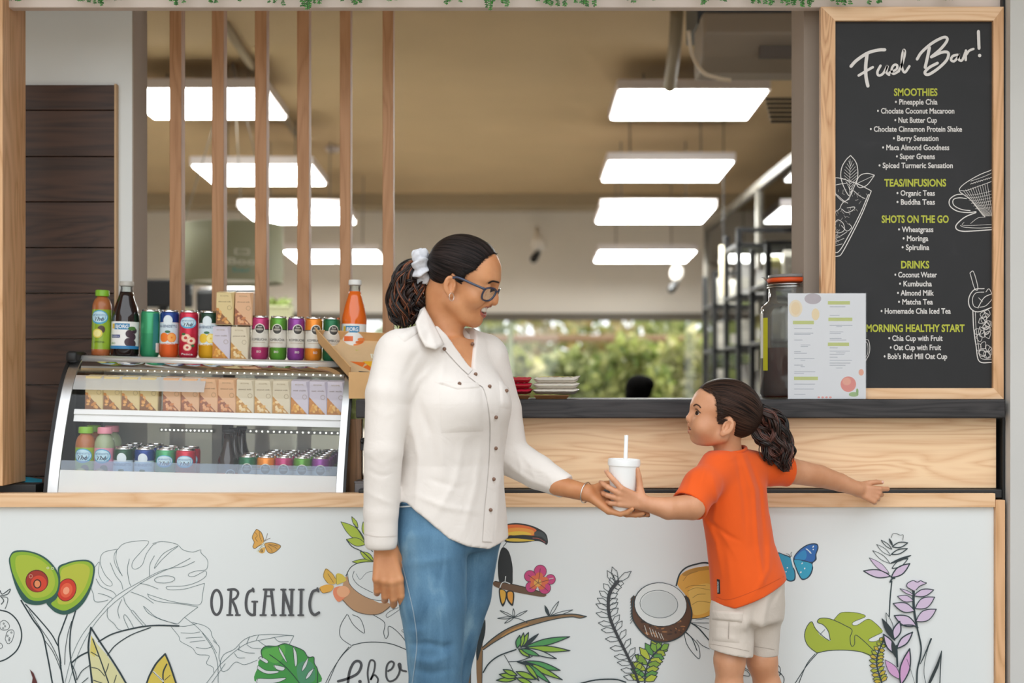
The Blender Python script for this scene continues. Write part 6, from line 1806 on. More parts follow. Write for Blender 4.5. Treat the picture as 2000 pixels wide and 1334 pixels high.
def smin(a, b, k):
    h = np.clip(0.5 + 0.5 * (b - a) / k, 0, 1)
    return b + (a - b) * h - k * h * (1 - h)
def smax(a, b, k): return -smin(-a, -b, k)
def sph(p, c, r): return np.sqrt((p[0] - c[0]) ** 2 + (p[1] - c[1]) ** 2 + (p[2] - c[2]) ** 2) - r
def ell(p, c, r):
    q = [(p[i] - c[i]) / r[i] for i in range(3)]
    k0 = np.sqrt(q[0] ** 2 + q[1] ** 2 + q[2] ** 2) + 1e-9
    k1 = np.sqrt((q[0] / r[0]) ** 2 + (q[1] / r[1]) ** 2 + (q[2] / r[2]) ** 2) + 1e-9
    return k0 * (k0 - 1) / k1
def rc(p, a, b, r1, r2):
    a, b = np.asarray(a, float), np.asarray(b, float)
    ba = b - a
    pa = [p[i] - a[i] for i in range(3)]
    h = np.clip((pa[0] * ba[0] + pa[1] * ba[1] + pa[2] * ba[2]) / (ba @ ba + 1e-12), 0, 1)
    return np.sqrt(sum((pa[i] - ba[i] * h) ** 2 for i in range(3))) - (r1 + (r2 - r1) * h)
def chain(p, pts, rad, k=0.0):
    d = None
    for i in range(len(pts) - 1):
        q = rc(p, pts[i], pts[i + 1], rad[i], rad[i + 1])
        d = q if d is None else (smin(d, q, k) if k else np.minimum(d, q))
    return d
def tolocal(p, c, R):
    """world points into a rotated frame; columns of R are the local axes"""
    d = [p[i] - c[i] for i in range(3)]
    return tuple(d[0] * R[0, j] + d[1] * R[1, j] + d[2] * R[2, j] for j in range(3))
def loft(p, z, cx, cy, a, b, yaw=0.0, n=2.3):
    """stack of superellipse slices with given centre and half sizes by height"""
    o = np.argsort(z)
    z = np.asarray(z, float)[o]
    f = lambda q: np.interp(p[2], z, np.asarray(q, float)[o] if hasattr(q, '__len__') else np.full(len(z), q)).astype(np.float32)
    X, Y = p[0] - f(cx), p[1] - f(cy)
    c, s_ = math.cos(yaw), math.sin(yaw)
    u, v = X * c + Y * s_, -X * s_ + Y * c
    A, B = f(a), f(b)
    k = (np.abs(u / A) ** n + np.abs(v / B) ** n) ** (1 / n)
    return (k - 1) * np.minimum(A, B)
def ridges(d, p, items, k=1.0, deep=.09):
    """raise or sink soft folds along lines on the side of a garment that faces the forecourt"""
    d = np.array(d, dtype=np.float32)
    ax = [p[0].ravel(), p[1].ravel(), p[2].ravel()]
    for pts, r, amp in items:
        q = np.array(pts)
        sl = []
        for j in range(3):
            m = 3 * r if j != 1 else deep
            sl.append(slice(np.searchsorted(ax[j], q[:, j].min() - m), np.searchsorted(ax[j], q[:, j].max() + m)))
        if any(t.stop <= t.start for t in sl): continue
        X, Y, Z = p[0][sl[0]], p[1][:, sl[1]], p[2][:, :, sl[2]]
        e = None
        for i in range(len(pts) - 1):
            a, c = q[i], q[i + 1]
            bx_, bz_ = c[0] - a[0], c[2] - a[2]
            t = np.clip(((X - a[0]) * bx_ + (Z - a[2]) * bz_) / (bx_ * bx_ + bz_ * bz_ + 1e-12), 0, 1)
            w = (X - a[0] - bx_ * t) ** 2 + (Z - a[2] - bz_ * t) ** 2
            u = (t + i) / (len(pts) - 1)
            e = np.exp(-w / r ** 2) * np.sin(PI * np.clip(u * .8 + .1, 0, 1)) if e is None else np.maximum(e, np.exp(-w / r ** 2) * np.sin(PI * np.clip(u * .8 + .1, 0, 1)))
        fade = 1 - np.clip((np.abs(Y - q[:, 1].mean()) - deep * .6) / (deep * .4), 0, 1)
        d[tuple(sl)] -= (k * amp * e * fade).astype(np.float32)
    return d
def poly2(x, z, poly):
    """signed distance to a polygon in the x,z plane, negative inside"""
    d = np.full(np.broadcast(x, z).shape, 1e9, dtype=np.float32)
    ins = np.zeros(d.shape, bool)
    n = len(poly)
    for i in range(n):
        a, b = poly[i], poly[(i + 1) % n]
        ex, ez = b[0] - a[0], b[1] - a[1]
        wx, wz = x - a[0], z - a[1]
        t = np.clip((wx * ex + wz * ez) / (ex * ex + ez * ez + 1e-12), 0, 1)
        d = np.minimum(d, (wx - ex * t) ** 2 + (wz - ez * t) ** 2)
        cond = ((a[1] > z) != (b[1] > z)) & (wx < ez and 1e9 or (z - a[1]) * ex / (ez if abs(ez) > 1e-9 else 1e-9)) if False else ((a[1] > z) != (b[1] > z)) & (wx < (z - a[1]) * ex / (ez if abs(ez) > 1e-9 else 1e-9))
        ins ^= cond
    d = np.sqrt(d)
    return np.where(ins, -d, d)

class Body:
    """one continuous person mesh from several fields of different fineness"""
    def __init__(s): s.v, s.f, s.mi, s.n = [], [], [], 0
    def add(s, F, ax, paint=None):
        v, f = nets(F, ax)
        s.v.append(v); s.f.append(f + s.n); s.n += len(v)
        c = v[f].mean(1)
        s.mi.append(paint((c[:, 0], c[:, 1], c[:, 2])) if paint else np.zeros(len(f), int))
        return v, f
    def obj(s, name, mats, parent):
        v = np.concatenate(s.v); f = np.concatenate(s.f)
        return qmesh(name, v, f, mats, parent, np.concatenate(s.mi))

def qmesh(name, v, f, mats, parent, mi=None):
    me = bpy.data.meshes.new(name)
    p, off = parent, np.zeros(3)
    while p is not None:
        off += np.array(p.location); p = p.parent
    v = (np.asarray(v) - off).astype(np.float32)
    me.vertices.add(len(v)); me.vertices.foreach_set('co', v.ravel())
    f = np.asarray(f, dtype=np.int32)
    me.loops.add(f.size); me.loops.foreach_set('vertex_index', f.ravel())
    me.polygons.add(len(f))
    me.polygons.foreach_set('loop_start', np.arange(0, f.size, f.shape[1], dtype=np.int32))
    me.polygons.foreach_set('use_smooth', np.ones(len(f), dtype=bool))
    for m in (mats if isinstance(mats, (list, tuple)) else [mats]): me.materials.append(m)
    if mi is not None: me.polygons.foreach_set('material_index', np.asarray(mi, dtype=np.int32))
    me.update(calc_edges=True); me.validate()
    return link(bpy.data.objects.new(name, me), parent)

def fieldmesh(name, fn, lo, hi, h, mats, parent, paint=None):
    p, ax = grid(lo, hi, h)
    v, f = nets(fn(p), ax)
    mi = None
    if paint:
        c = v[f].mean(1); mi = paint((c[:, 0], c[:, 1], c[:, 2]))
    return qmesh(name, v, f, mats, parent, mi), v, f

from mathutils.bvhtree import BVHTree
class Surf:
    """puts trims onto a grown surface where a sight line meets it"""
    def __init__(s, v, f): s.t = BVHTree.FromPolygons([tuple(q) for q in v], [tuple(map(int, q)) for q in f])
    def hit(s, px, py, off=0.002):
        o = Vector((0, -DIST, CAMZ)); d = (Vector(P(px, py, 0.0)) - o).normalized()
        l_, n_, _, _ = s.t.ray_cast(o, d)
        if l_ is None:
            l_, n_, _, _ = s.t.find_nearest(Vector(P(px, py, -0.45)))
        if n_.dot(d) > 0: n_ = -n_
        return np.array(l_ + n_ * off)
    def strip(s, pts, w, off=0.002, sub=5, th=0.0):
        q = catmull(pts, sub)
        g = G(); L = []; n = len(q)
        for i in range(n):
            a, b = q[max(0, i - 1)], q[min(n - 1, i + 1)]
            d = np.array((b[0] - a[0], b[1] - a[1])); d = d / (np.linalg.norm(d) + 1e-9)
            nn = np.array((-d[1], d[0])) * w / 2
            L.append(s.hit(*(np.array(q[i]) + nn), off)); L.append(s.hit(*q[i], off * 1.25)); L.append(s.hit(*(np.array(q[i]) - nn), off))
        g.add(L, [(3 * i + k, 3 * i + k + 1, 3 * i + k + 4, 3 * i + k + 3) for i in range(n - 1) for k in (0, 1)])
        return g
    def quad(s, a, b, c, d, n=8, m=8, off=0.003):
        a, b, c, d = map(np.array, (a, b, c, d))
        g = G(); L = []
        for i in range(n + 1):
            for j in range(m + 1):
                u, v = i / n, j / m
                e = 0.0 if 0 < i < n and 0 < j < m else -off * .9
                L.append(s.hit(*((a * (1 - u) + b * u) * (1 - v) + (d * (1 - u) + c * u) * v), off + e))
        g.add(L, [(i * (m + 1) + j, (i + 1) * (m + 1) + j, (i + 1) * (m + 1) + j + 1, i * (m + 1) + j + 1) for i in range(n) for j in range(m)])
        return g

def rotm(yaw, pitch, roll=0.0):
    return np.array(Matrix.Rotation(yaw, 3, 'Z') @ Matrix.Rotation(pitch, 3, 'Y') @ Matrix.Rotation(roll, 3, 'X'))

# ---- heads: local x forward, y to the left, z up, origin between the ear canals
def skull(q, c):
    d = ell(q, c['cran'][0], c['cran'][1])
    d = smin(d, ell(q, c['fore'][0], c['fore'][1]), .02)
    return smin(d, ell(q, c['brow'][0], c['brow'][1]), .02)
def head_sdf(q, c):
    x, y, z = q
    ay = np.abs(y)
    m = (x, ay, z)
    d = skull(q, c)
    for e in c['face']: d = smin(d, ell(q, e[0], e[1]), e[2])
    d = smin(d, rc(m, *c['jaw']), .022)
    d = smin(d, sph(m, *c['cheek']), .022)
    d = smin(d, sph(q, *c['chin']), .016)
    d = smax(d, -ell(m, *c['socket']), .014)
    d = smin(d, sph(m, c['eye'], c['lidr']), .004)
    if c.get('slit'): d = smax(d, -ell(m, *c['slit']), .0015)
    for n_ in c['nose']: d = smin(d, rc(q, *n_), .009)
    d = smin(d, sph(m, *c['ala']), .006)
    d = smax(d, -sph(m, *c['nostril']), .003)
    d = smin(d, chain(m, c['ulip'], c['ulr'], .004), .006)
    d = smin(d, chain(m, c['llip'], c['llr'], .004), .006)
    d = smax(d, -ell(q, *c['mouth']), .003)
    for g_ in c.get('grooves', ()): d = d + (.0022 * np.exp(-(chain(m, g_, [0] * len(g_)) / .006) ** 2))
    # ear
    e0 = c['ear']; s_ = c['ears']
    ex, ey, ez = (x - e0[0]) / s_, (ay - e0[1]) / s_, (z - e0[2]) / s_
    t = .20
    exr, ezr = ex * math.cos(t) + ez * math.sin(t), -ex * math.sin(t) + ez * math.cos(t)
    eq = (exr, ey - (-exr) * .42, ezr)
    ear = ell(eq, (-.004, 0, .004), (.0175, .0080, .0285))
    ear = smin(ear, ell(eq, (.001, -.001, -.024), (.009, .0055, .010)), .006)
    ear = smax(ear, -ell(eq, (-.0015, .0105, .004), (.0130, .0125, .0225)), .003)
    ear = smin(ear, chain(eq, [(-.008, .003, .014), (-.0105, .003, .0), (-.004, .003, -.012)], [.0028] * 3), .003)
    ear = smin(ear, chain(eq, [(.008, .003, .0), (.0085, .002, -.009)], [.0042, .0036]), .004)
    ear = smax(ear, -sph(eq, (.002, .005, -.002), .0052), .002)
    return smin(d, ear * s_, .005)

ADULT = dict(cran=((.008, 0, .050), (.088, .074, .077)), fore=((.046, 0, .060), (.0545, .062, .050)), brow=((.070, 0, .040), (.035, .054, .021)),
    face=[((.050, 0, .0), (.0515, .058, .055), .02), ((.060, 0, -.022), (.039, .035, .028), .012), ((.052, 0, -.050), (.040, .037, .036), .012), ((.036, 0, -.036), (.046, .054, .042), .02)],
    jaw=((.014, .045, -.040), (.066, .018, -.066), .015, .016), cheek=((.070, .041, -.010), .0245), chin=((.0790, 0, -.0690), .0165),
    socket=((.108, .031, .022), (.017, .017, .013)), eye=(.0850, .031, .022), lidr=.0138, slit=None,
    nose=[((.100, 0, .032), (.1085, 0, .001), .0072, .0090), ((.1085, 0, .001), (.1112, 0, -.0080), .0090, .0100)], ala=((.1015, .0120, -.0110), .0088), nostril=((.108, .0068, -.0185), .0038),
    ulip=[(.085, .0285, -.0255), (.098, .012, -.0235), (.1012, 0, -.0245)], ulr=[.0045, .0058, .0055], llip=[(.085, .0280, -.0290), (.0920, .015, -.0455), (.0960, 0, -.0495)], llr=[.0042, .0060, .0064],
    mouth=((.104, 0, -.0355), (.026, .0265, .0105)), grooves=[[(.1, .017, -.006), (.092, .030, -.020), (.085, .033, -.032)]], ear=(.0120, .0735, -.003), ears=.86)
CHILD = dict(cran=((.000, 0, .052), (.088, .071, .076)), fore=((.046, 0, .052), (.051, .060, .050)), brow=((.062, 0, .030), (.0335, .050, .022)),
    face=[((.046, 0, -.004), (.046, .055, .048), .02), ((.052, 0, -.018), (.0315, .031, .022), .010), ((.043, 0, -.031), (.030, .033, .023), .010), ((.030, 0, -.014), (.042, .050, .036), .02)],
    jaw=((.004, .045, -.022), (.050, .014, -.039), .015, .013), cheek=((.059, .036, -.010), .0245), chin=((.0605, 0, -.0425), .0140),
    socket=((.101, .029, .022), (.016, .017, .011)), eye=(.0755, .0290, .0220), lidr=.0130, slit=((.0885, .0335, .0215), (.012, .0135, .0056)),
    nose=[((.087, 0, .020), (.0915, 0, .005), .0058, .0072), ((.0915, 0, .005), (.0940, 0, .001), .0072, .0082)], ala=((.0865, .0095, -.0045), .0072), nostril=((.091, .0052, -.0095), .0030),
    ulip=[(.070, .0235, -.0215), (.0845, .010, -.0165), (.0885, 0, -.0160)], ulr=[.0036, .0048, .0048], llip=[(.070, .0230, -.0235), (.0800, .011, -.0310), (.0835, 0, -.0320)], llr=[.0034, .0048, .0050],
    mouth=((.086, 0, -.0238), (.022, .0205, .0038)), grooves=[], ear=(.0065, .0700, .006), ears=.80)

# ---- hands: palm frame d (fingers), n (palm side), t (thumb side)
def hand(wrist, d, n, side, scale, curls, spread=(6, 2, -3, -9), thumb=((35, 20), (15, 10)), knuck_drop=0.0, tl=(.040, .030, .024)):
    d = np.array(d, float); d /= np.linalg.norm(d)
    n = np.array(n, float); n = n - d * (n @ d); n /= np.linalg.norm(n)
    t = np.cross(d, n) if side == 'R' else np.cross(n, d)
    w = np.array(wrist, float)
    S_ = scale
    segs, palm, nails = [], [], []
    lens = ((.042, .025, .021), (.046, .028, .022), (.043, .026, .021), (.034, .020, .019))
    rads = (.0092, .0094, .0089, .0081)
    base = ((.026, .088), (.0085, .091), (-.0095, .087), (-.0265, .080))
    for i in range(4):
        k0 = w + t * base[i][0] * .45 * S_ + d * .008 * S_
        kn = w + t * base[i][0] * S_ + d * base[i][1] * S_ - n * .004 * S_
        palm.append((k0 + n * .003 * S_, kn, .0135 * S_, .0108 * S_))
        a = math.radians(spread[i])
        f = d * math.cos(a) + t * math.sin(a)
        ang = 0.0
        pts = [kn]
        for L_, c in zip(lens[i], curls[i]):
            ang += math.radians(c)
            pts.append(pts[-1] + (f * math.cos(ang) + n * math.sin(ang)) * L_ * S_)
        r = rads[i] * S_
        segs.append((pts, [r * 1.12, r * 1.0, r * .92, r * .78]))
        back = -(n * math.cos(ang) - f * math.sin(ang))
        nails.append((pts[-1], pts[-1] - pts[-2], back, r * .8))
    tb = w + t * .018 * S_ + d * .018 * S_ + n * .010 * S_
    a1, a2 = math.radians(thumb[0][0]), math.radians(thumb[0][1])
    f = d * math.cos(a1) + t * math.sin(a1); f = f * math.cos(a2) + n * math.sin(a2); f /= np.linalg.norm(f)
    pts = [tb, tb + f * tl[0] * S_]
    bend_ax = thumb[1]
    g = d * math.cos(math.radians(bend_ax[0])) + n * math.sin(math.radians(bend_ax[0])) + t * math.tan(math.radians(bend_ax[1]))
    g /= np.linalg.norm(g)
    h = f * .5 + g * .5; h /= np.linalg.norm(h)
    pts.append(pts[-1] + h * tl[1] * S_); pts.append(pts[-1] + g * tl[2] * S_)
    segs.append((pts, [.0135 * S_, .0108 * S_, .0096 * S_, .0078 * S_]))
    nails.append((pts[-1], pts[-1] - pts[-2], t * .3 - n, .0078 * S_))
    palm.append((w + t * .012 * S_ + d * .01 * S_, tb + (pts[1] - tb) * .6, .016 * S_, .0125 * S_))
    def sdf(p):
        q = None
        for a, b, r1, r2 in palm:
            v = rc(p, a, b, r1, r2); q = v if q is None else smin(q, v, .009 * S_)
        out = q
        for pts_, r in segs:
            out = smin(out, chain(p, pts_, r, .0025 * S_), .0045 * S_)
        return out
    allp = np.array([x for s_ in segs for x in s_[0]] + [w])
    return sdf, allp.min(0), allp.max(0), segs, nails

def nail_geo(nails, which, hx, name, parent, S_):
    for i in which:
        tip, dr, back, r = nails[i]
        dr = dr / np.linalg.norm(dr); back = back - dr * (back @ dr); back /= np.linalg.norm(back)
        sd = np.cross(dr, back)
        v, f = [], []
        for a in range(6):
            for b in range(5):
                u, w_ = a / 5 * 1.5 - .75, b / 4 * 2 - 1
                sq = math.sqrt(max(0, 1 - (w_ * .8) ** 2))
                v.append(tip + dr * (u * r * .85 + r * .25) + sd * w_ * r * .72 + back * r * (sq * (1.10 if u < .5 else .85)))
        for a in range(5):
            for b in range(4): f.append((a * 5 + b, a * 5 + b + 1, a * 5 + b + 6, a * 5 + b + 5))
        mk('fingernail', v, f, mat('nail ' + hx, hx, 0.25), parent, True, True)

# ---- hair
def tuft(g, path, radii, n, seed, wave, freq, r0, nm=3, per=9, spread=.0045):
    """a gathered tail made of curling locks, each lock a handful of strands that wave together"""
    R_ = random.Random(seed)
    c = [np.array(q) for q in catmull(path, 6)]
    m = len(c)
    rad = np.interp(np.linspace(0, 1, m), np.linspace(0, 1, len(radii)), radii)
    fr = []
    for i in range(m):
        t = c[min(m - 1, i + 1)] - c[max(0, i - 1)]; t /= np.linalg.norm(t) + 1e-9
        s1 = np.cross(t, (0, 1.0, 0.001)); s1 /= np.linalg.norm(s1) + 1e-9
        fr.append((s1, np.cross(t, s1)))
    for k in range(max(1, n // per)):
        a0, rr_ = R_.uniform(0, 2 * PI), R_.random() ** .5
        ph, fq, am = R_.uniform(0, 6.3), freq * R_.uniform(.7, 1.35), wave * R_.uniform(.5, 1.3)
        end, drift = R_.uniform(.68, 1.0), R_.uniform(-1.2, 1.2)
        hand_ = R_.choice((-1, 1))
        tone = R_.choices(range(nm), [5, 3, 1.8][:nm])[0]
        for e in range(per):
            o1, o2 = R_.gauss(0, spread * .5), R_.gauss(0, spread * .5)
            pj, ej = ph + R_.gauss(0, .22), end * R_.uniform(.9, 1.03)
            steps = 26
            pts, rs = [], []
            for q in range(steps + 1):
                u = min(.999, ej * q / steps) * (m - 1)
                i = int(u); fu = u - i
                p_ = c[i] * (1 - fu) + c[min(m - 1, i + 1)] * fu
                s1, s2 = fr[i]
                v = u / (m - 1)
                rho = np.interp(u, np.arange(m), rad) * rr_
                a = a0 + drift * v
                gr = min(1, v * 3.0)
                w1, w2 = am * gr * math.sin(pj + fq * v * 6.28), hand_ * am * gr * math.cos(pj + fq * v * 6.28)
                fl = 1 + .5 * v
                pts.append(p_ + s1 * (rho * math.cos(a) + w1 + o1 * fl) + s2 * (rho * math.sin(a) + w2 + o2 * fl))
                rs.append(r0 * (.55 + .6 * math.sin(PI * min(.95, .15 + q / steps * .8))))
            g.m = tone if R_.random() < .75 else R_.randrange(nm)
            g.tube(pts, rs, 4)

def hairmat(name, dark, light, freq=60.0):
    if name in MATS: return MATS[name]
    t = NT(name)
    tc = t.n('TexCoord'); sp = t.n('SeparateXYZ'); t.l(tc.outputs['Object'], sp.inputs[0])
    at = t.n('Math', operation='ARCTAN2'); t.l(sp.outputs[1], at.inputs[0]); t.l(sp.outputs[0], at.inputs[1])
    mu = t.n('Math', operation='MULTIPLY', i_1=freq); t.l(at.outputs[0], mu.inputs[0])
    z_ = t.n('Math', operation='MULTIPLY', i_1=12.0); t.l(sp.outputs[2], z_.inputs[0])
    cb = t.n('CombineXYZ'); t.l(mu.outputs[0], cb.inputs[0]); t.l(z_.outputs[0], cb.inputs[1])
    nz = t.n('TexNoise', i_Scale=1.0, i_Detail=3.0); t.l(cb.outputs[0], nz.inputs['Vector'])
    r = t.ramp(nz.outputs[0], [(.35, rgb(dark)), (.7, rgb(light))]); t.l(r.outputs[0], t.b.inputs['Base Color'])
    t.b.inputs['Roughness'].default_value = 0.45
    t.b.inputs['Specular IOR Level'].default_value = 0.12
    t.bump(nz.outputs[0], 0.8, 0.004)
    MATS[name] = t.m
    return t.m

def haircap(name, c, poly, thick, Rw, ctr, sc, axis_pt, m, parent, h=.003, wob=.0015):
    """scalp hair, its own frame pointing at where the hair is gathered so that the grain runs there"""
    def fn(q):
        pd = poly2(q[0], q[2], poly)
        d = skull(q, c) - (.0012 + (thick - .0012) * np.clip(-pd / .028, 0, 1) ** .7)
        ear_clear = ell((q[0], np.abs(q[1]), q[2]), (c['ear'][0] + .002, c['ear'][1] + .006, c['ear'][2]), (.018, .02, .029))
        d = smax(d, pd + wob * np.sin(q[2] * 900 + q[0] * 300), .002)
        d = smax(d, -ear_clear, .004)
        return smax(d, -(skull(q, c) + .004), .002)
    p, ax = grid((-.125, -.10, -.10), (.125, .10, .155), h)
    v, f = nets(fn(p), ax)
    w = v * sc @ Rw.T + ctr
    o = qmesh(name, w, f, m, parent)
    ap = np.array(axis_pt) * sc @ Rw.T + ctr
    zax = ap - (np.array((.01, 0, .045)) * sc @ Rw.T + ctr); zax /= np.linalg.norm(zax)
    xax = np.cross((0, 1.0, 0), zax); xax /= np.linalg.norm(xax); yax = np.cross(zax, xax)
    M = Matrix(np.column_stack([xax, yax, zax]).tolist()).to_4x4(); M.translation = Vector(np.array((.01, 0, .045)) * sc @ Rw.T + ctr) - Vector(parent.location)
    o.data.transform(M.inverted()); o.matrix_local = M
    return o

def hairline(c, edge, Rw, ctr, parent, m, n, seed, back, L0=.022, r0=.00030):
    """fine short hairs lying on the skin along the hairline of the visible side and top"""
    R_ = random.Random(seed)
    g = G()
    def ysurf(x, z):
        a, b = 0.0, .09
        for _ in range(18):
            m_ = (a + b) / 2
            if skull((np.array(x), np.array(m_), np.array(z)), c) < 0: a = m_
            else: b = m_
        return a
    for k in range(n):
        i = R_.randrange(len(edge) - 1)
        u = R_.random()
        x, z = [edge[i][q] * (1 - u) + edge[i + 1][q] * u for q in (0, 1)]
        dx, dz = back[0] - x, back[1] - z
        l_ = math.hypot(dx, dz); dx, dz = dx / l_, dz / l_
        f0, ln = R_.uniform(-.004, .006), R_.uniform(.5, 1.2) * L0
        for sd in (-1, 1):
            pts = []
            for t_ in (0, .35, .7, 1):
                xx, zz_ = x - dx * f0 + dx * ln * t_ + R_.uniform(-.0006, .0006), z - dz * f0 + dz * ln * t_ + R_.uniform(-.0006, .0006)
                pts.append(np.array((xx, sd * (ysurf(xx, zz_) + .0012 + .005 * t_), zz_)) @ Rw.T + ctr)
            g.tube(pts, [r0 * .4, r0, r0, r0 * .6], 4)
    o = g.obj('hairline_wisps', m, parent, True, True)
    o['kind'] = 'stuff'
def eyeballs(c, Rw, ctr, sc, parent, look, iris='2a1a12'):
    for s_ in (-1, 1):
        e = np.array((c['eye'][0] - .0004, c['eye'][1] * s_, c['eye'][2]))
        g = G().ball((0, 0, 0), .0125 * sc, 20, 14)
        w = np.array(g.v) + (e * sc) @ Rw.T + ctr
        o = mk('eyeball', w, g.f, mat('eye white', 'e9e4de', 0.15), parent, True, True)
        d = np.array(look, float) / np.linalg.norm(look)
        dl = d @ Rw.T
        g2 = G()
        u = np.cross(dl, (0, 0, 1.0)); u /= np.linalg.norm(u); v_ = np.cross(u, dl)
        cc = (e * sc) @ Rw.T + ctr
        R0 = .0127 * sc
        ring = [cc + dl * R0 * 1.0]
        for q, rr_ in enumerate((.3, .58)):
            for k in range(16):
                a = 2 * PI * k / 16
                ring.append(cc + R0 * (dl * math.cos(rr_) + (u * math.cos(a) + v_ * math.sin(a)) * math.sin(rr_)))
        f = [(0, 1 + k, 1 + (k + 1) % 16) for k in range(16)] + [(1 + k, 17 + k, 17 + (k + 1) % 16, 1 + (k + 1) % 16) for k in range(16)]
        mk('iris', ring, f, mat('iris ' + iris, iris, 0.1), o, True, True)

def skinmat(name, base, deep):
    if name in MATS: return MATS[name]
    t = NT(name)
    tc = t.n('TexCoord'); nz = t.n('TexNoise', i_Scale=14.0, i_Detail=4.0); t.l(tc.outputs['Object'], nz.inputs[0])
    r = t.ramp(nz.outputs[0], [(.35, rgb(deep)), (.65, rgb(base))]); t.l(r.outputs[0], t.b.inputs['Base Color'])
    t.b.inputs['Roughness'].default_value = 0.45
    t.b.inputs['Subsurface Weight'].default_value = 0.12
    t.b.inputs['Subsurface Radius'].default_value = (0.010, 0.004, 0.002)
    t.b.inputs['Subsurface Scale'].default_value = 0.5
    n2 = t.n('TexNoise', i_Scale=900.0, i_Detail=2.0); t.l(tc.outputs['Object'], n2.inputs[0])
    t.bump(n2.outputs[0], 0.06, 0.001)
    MATS[name] = t.m
    return t.m

def clothmat(name, col, weave=1400.0, rough=0.8, var=0.04, vs=8.0, crease=0.25, cs=22.0):
    if name in MATS: return MATS[name]
    t = NT(name)
    tc = t.n('TexCoord')
    c = rgb(col)
    nz = t.n('TexNoise', i_Scale=vs, i_Detail=5.0); t.l(tc.outputs['Object'], nz.inputs[0])
    r = t.ramp(nz.outputs[0], [(.3, tuple(x * (1 - var) for x in c[:3]) + (1,)), (.7, tuple(min(1, x * (1 + var)) for x in c[:3]) + (1,))]); t.l(r.outputs[0], t.b.inputs['Base Color'])
    t.b.inputs['Roughness'].default_value = rough
    t.b.inputs['Specular IOR Level'].default_value = 0.25
    t.b.inputs['Sheen Weight'].default_value = 0.15
    n2 = t.n('TexNoise', i_Scale=weave, i_Detail=1.0); t.l(tc.outputs['Object'], n2.inputs[0])
    n3 = t.n('TexNoise', i_Scale=cs, i_Detail=3.0, i_Distortion=1.2); t.l(tc.outputs['Object'], n3.inputs[0])
    b1 = t.n('Bump', i_Strength=0.12, i_Distance=0.001); t.l(n2.outputs[0], b1.inputs['Height'])
    b2 = t.n('Bump', i_Strength=crease, i_Distance=0.006); t.l(n3.outputs[0], b2.inputs['Height']); t.l(b1.outputs[0], b2.inputs['Normal'])
    t.l(b2.outputs[0], t.b.inputs['Normal'])
    MATS[name] = t.m
    return t.m

def W(px, py, Y): return P(px, py, Y)

# ================================================================== THE WOMAN
wo = thing('person', 'woman in white button shirt and blue jeans offering a white cup', 'person', (X0(860, -.45), -.45, 0.0))
M_skin, M_lip, M_mouth = skinmat('woman skin', 'd09468', 'be7f54'), mat('woman lips', 'a4564a', 0.35), mat('mouth inside', '3a1512', 0.5)
HC = W(889, 557, -.445)
HR = rotm(math.radians(-13), math.radians(19), math.radians(2))
hc_side = -1
nb = W(866, 690, -.425)           # neck base
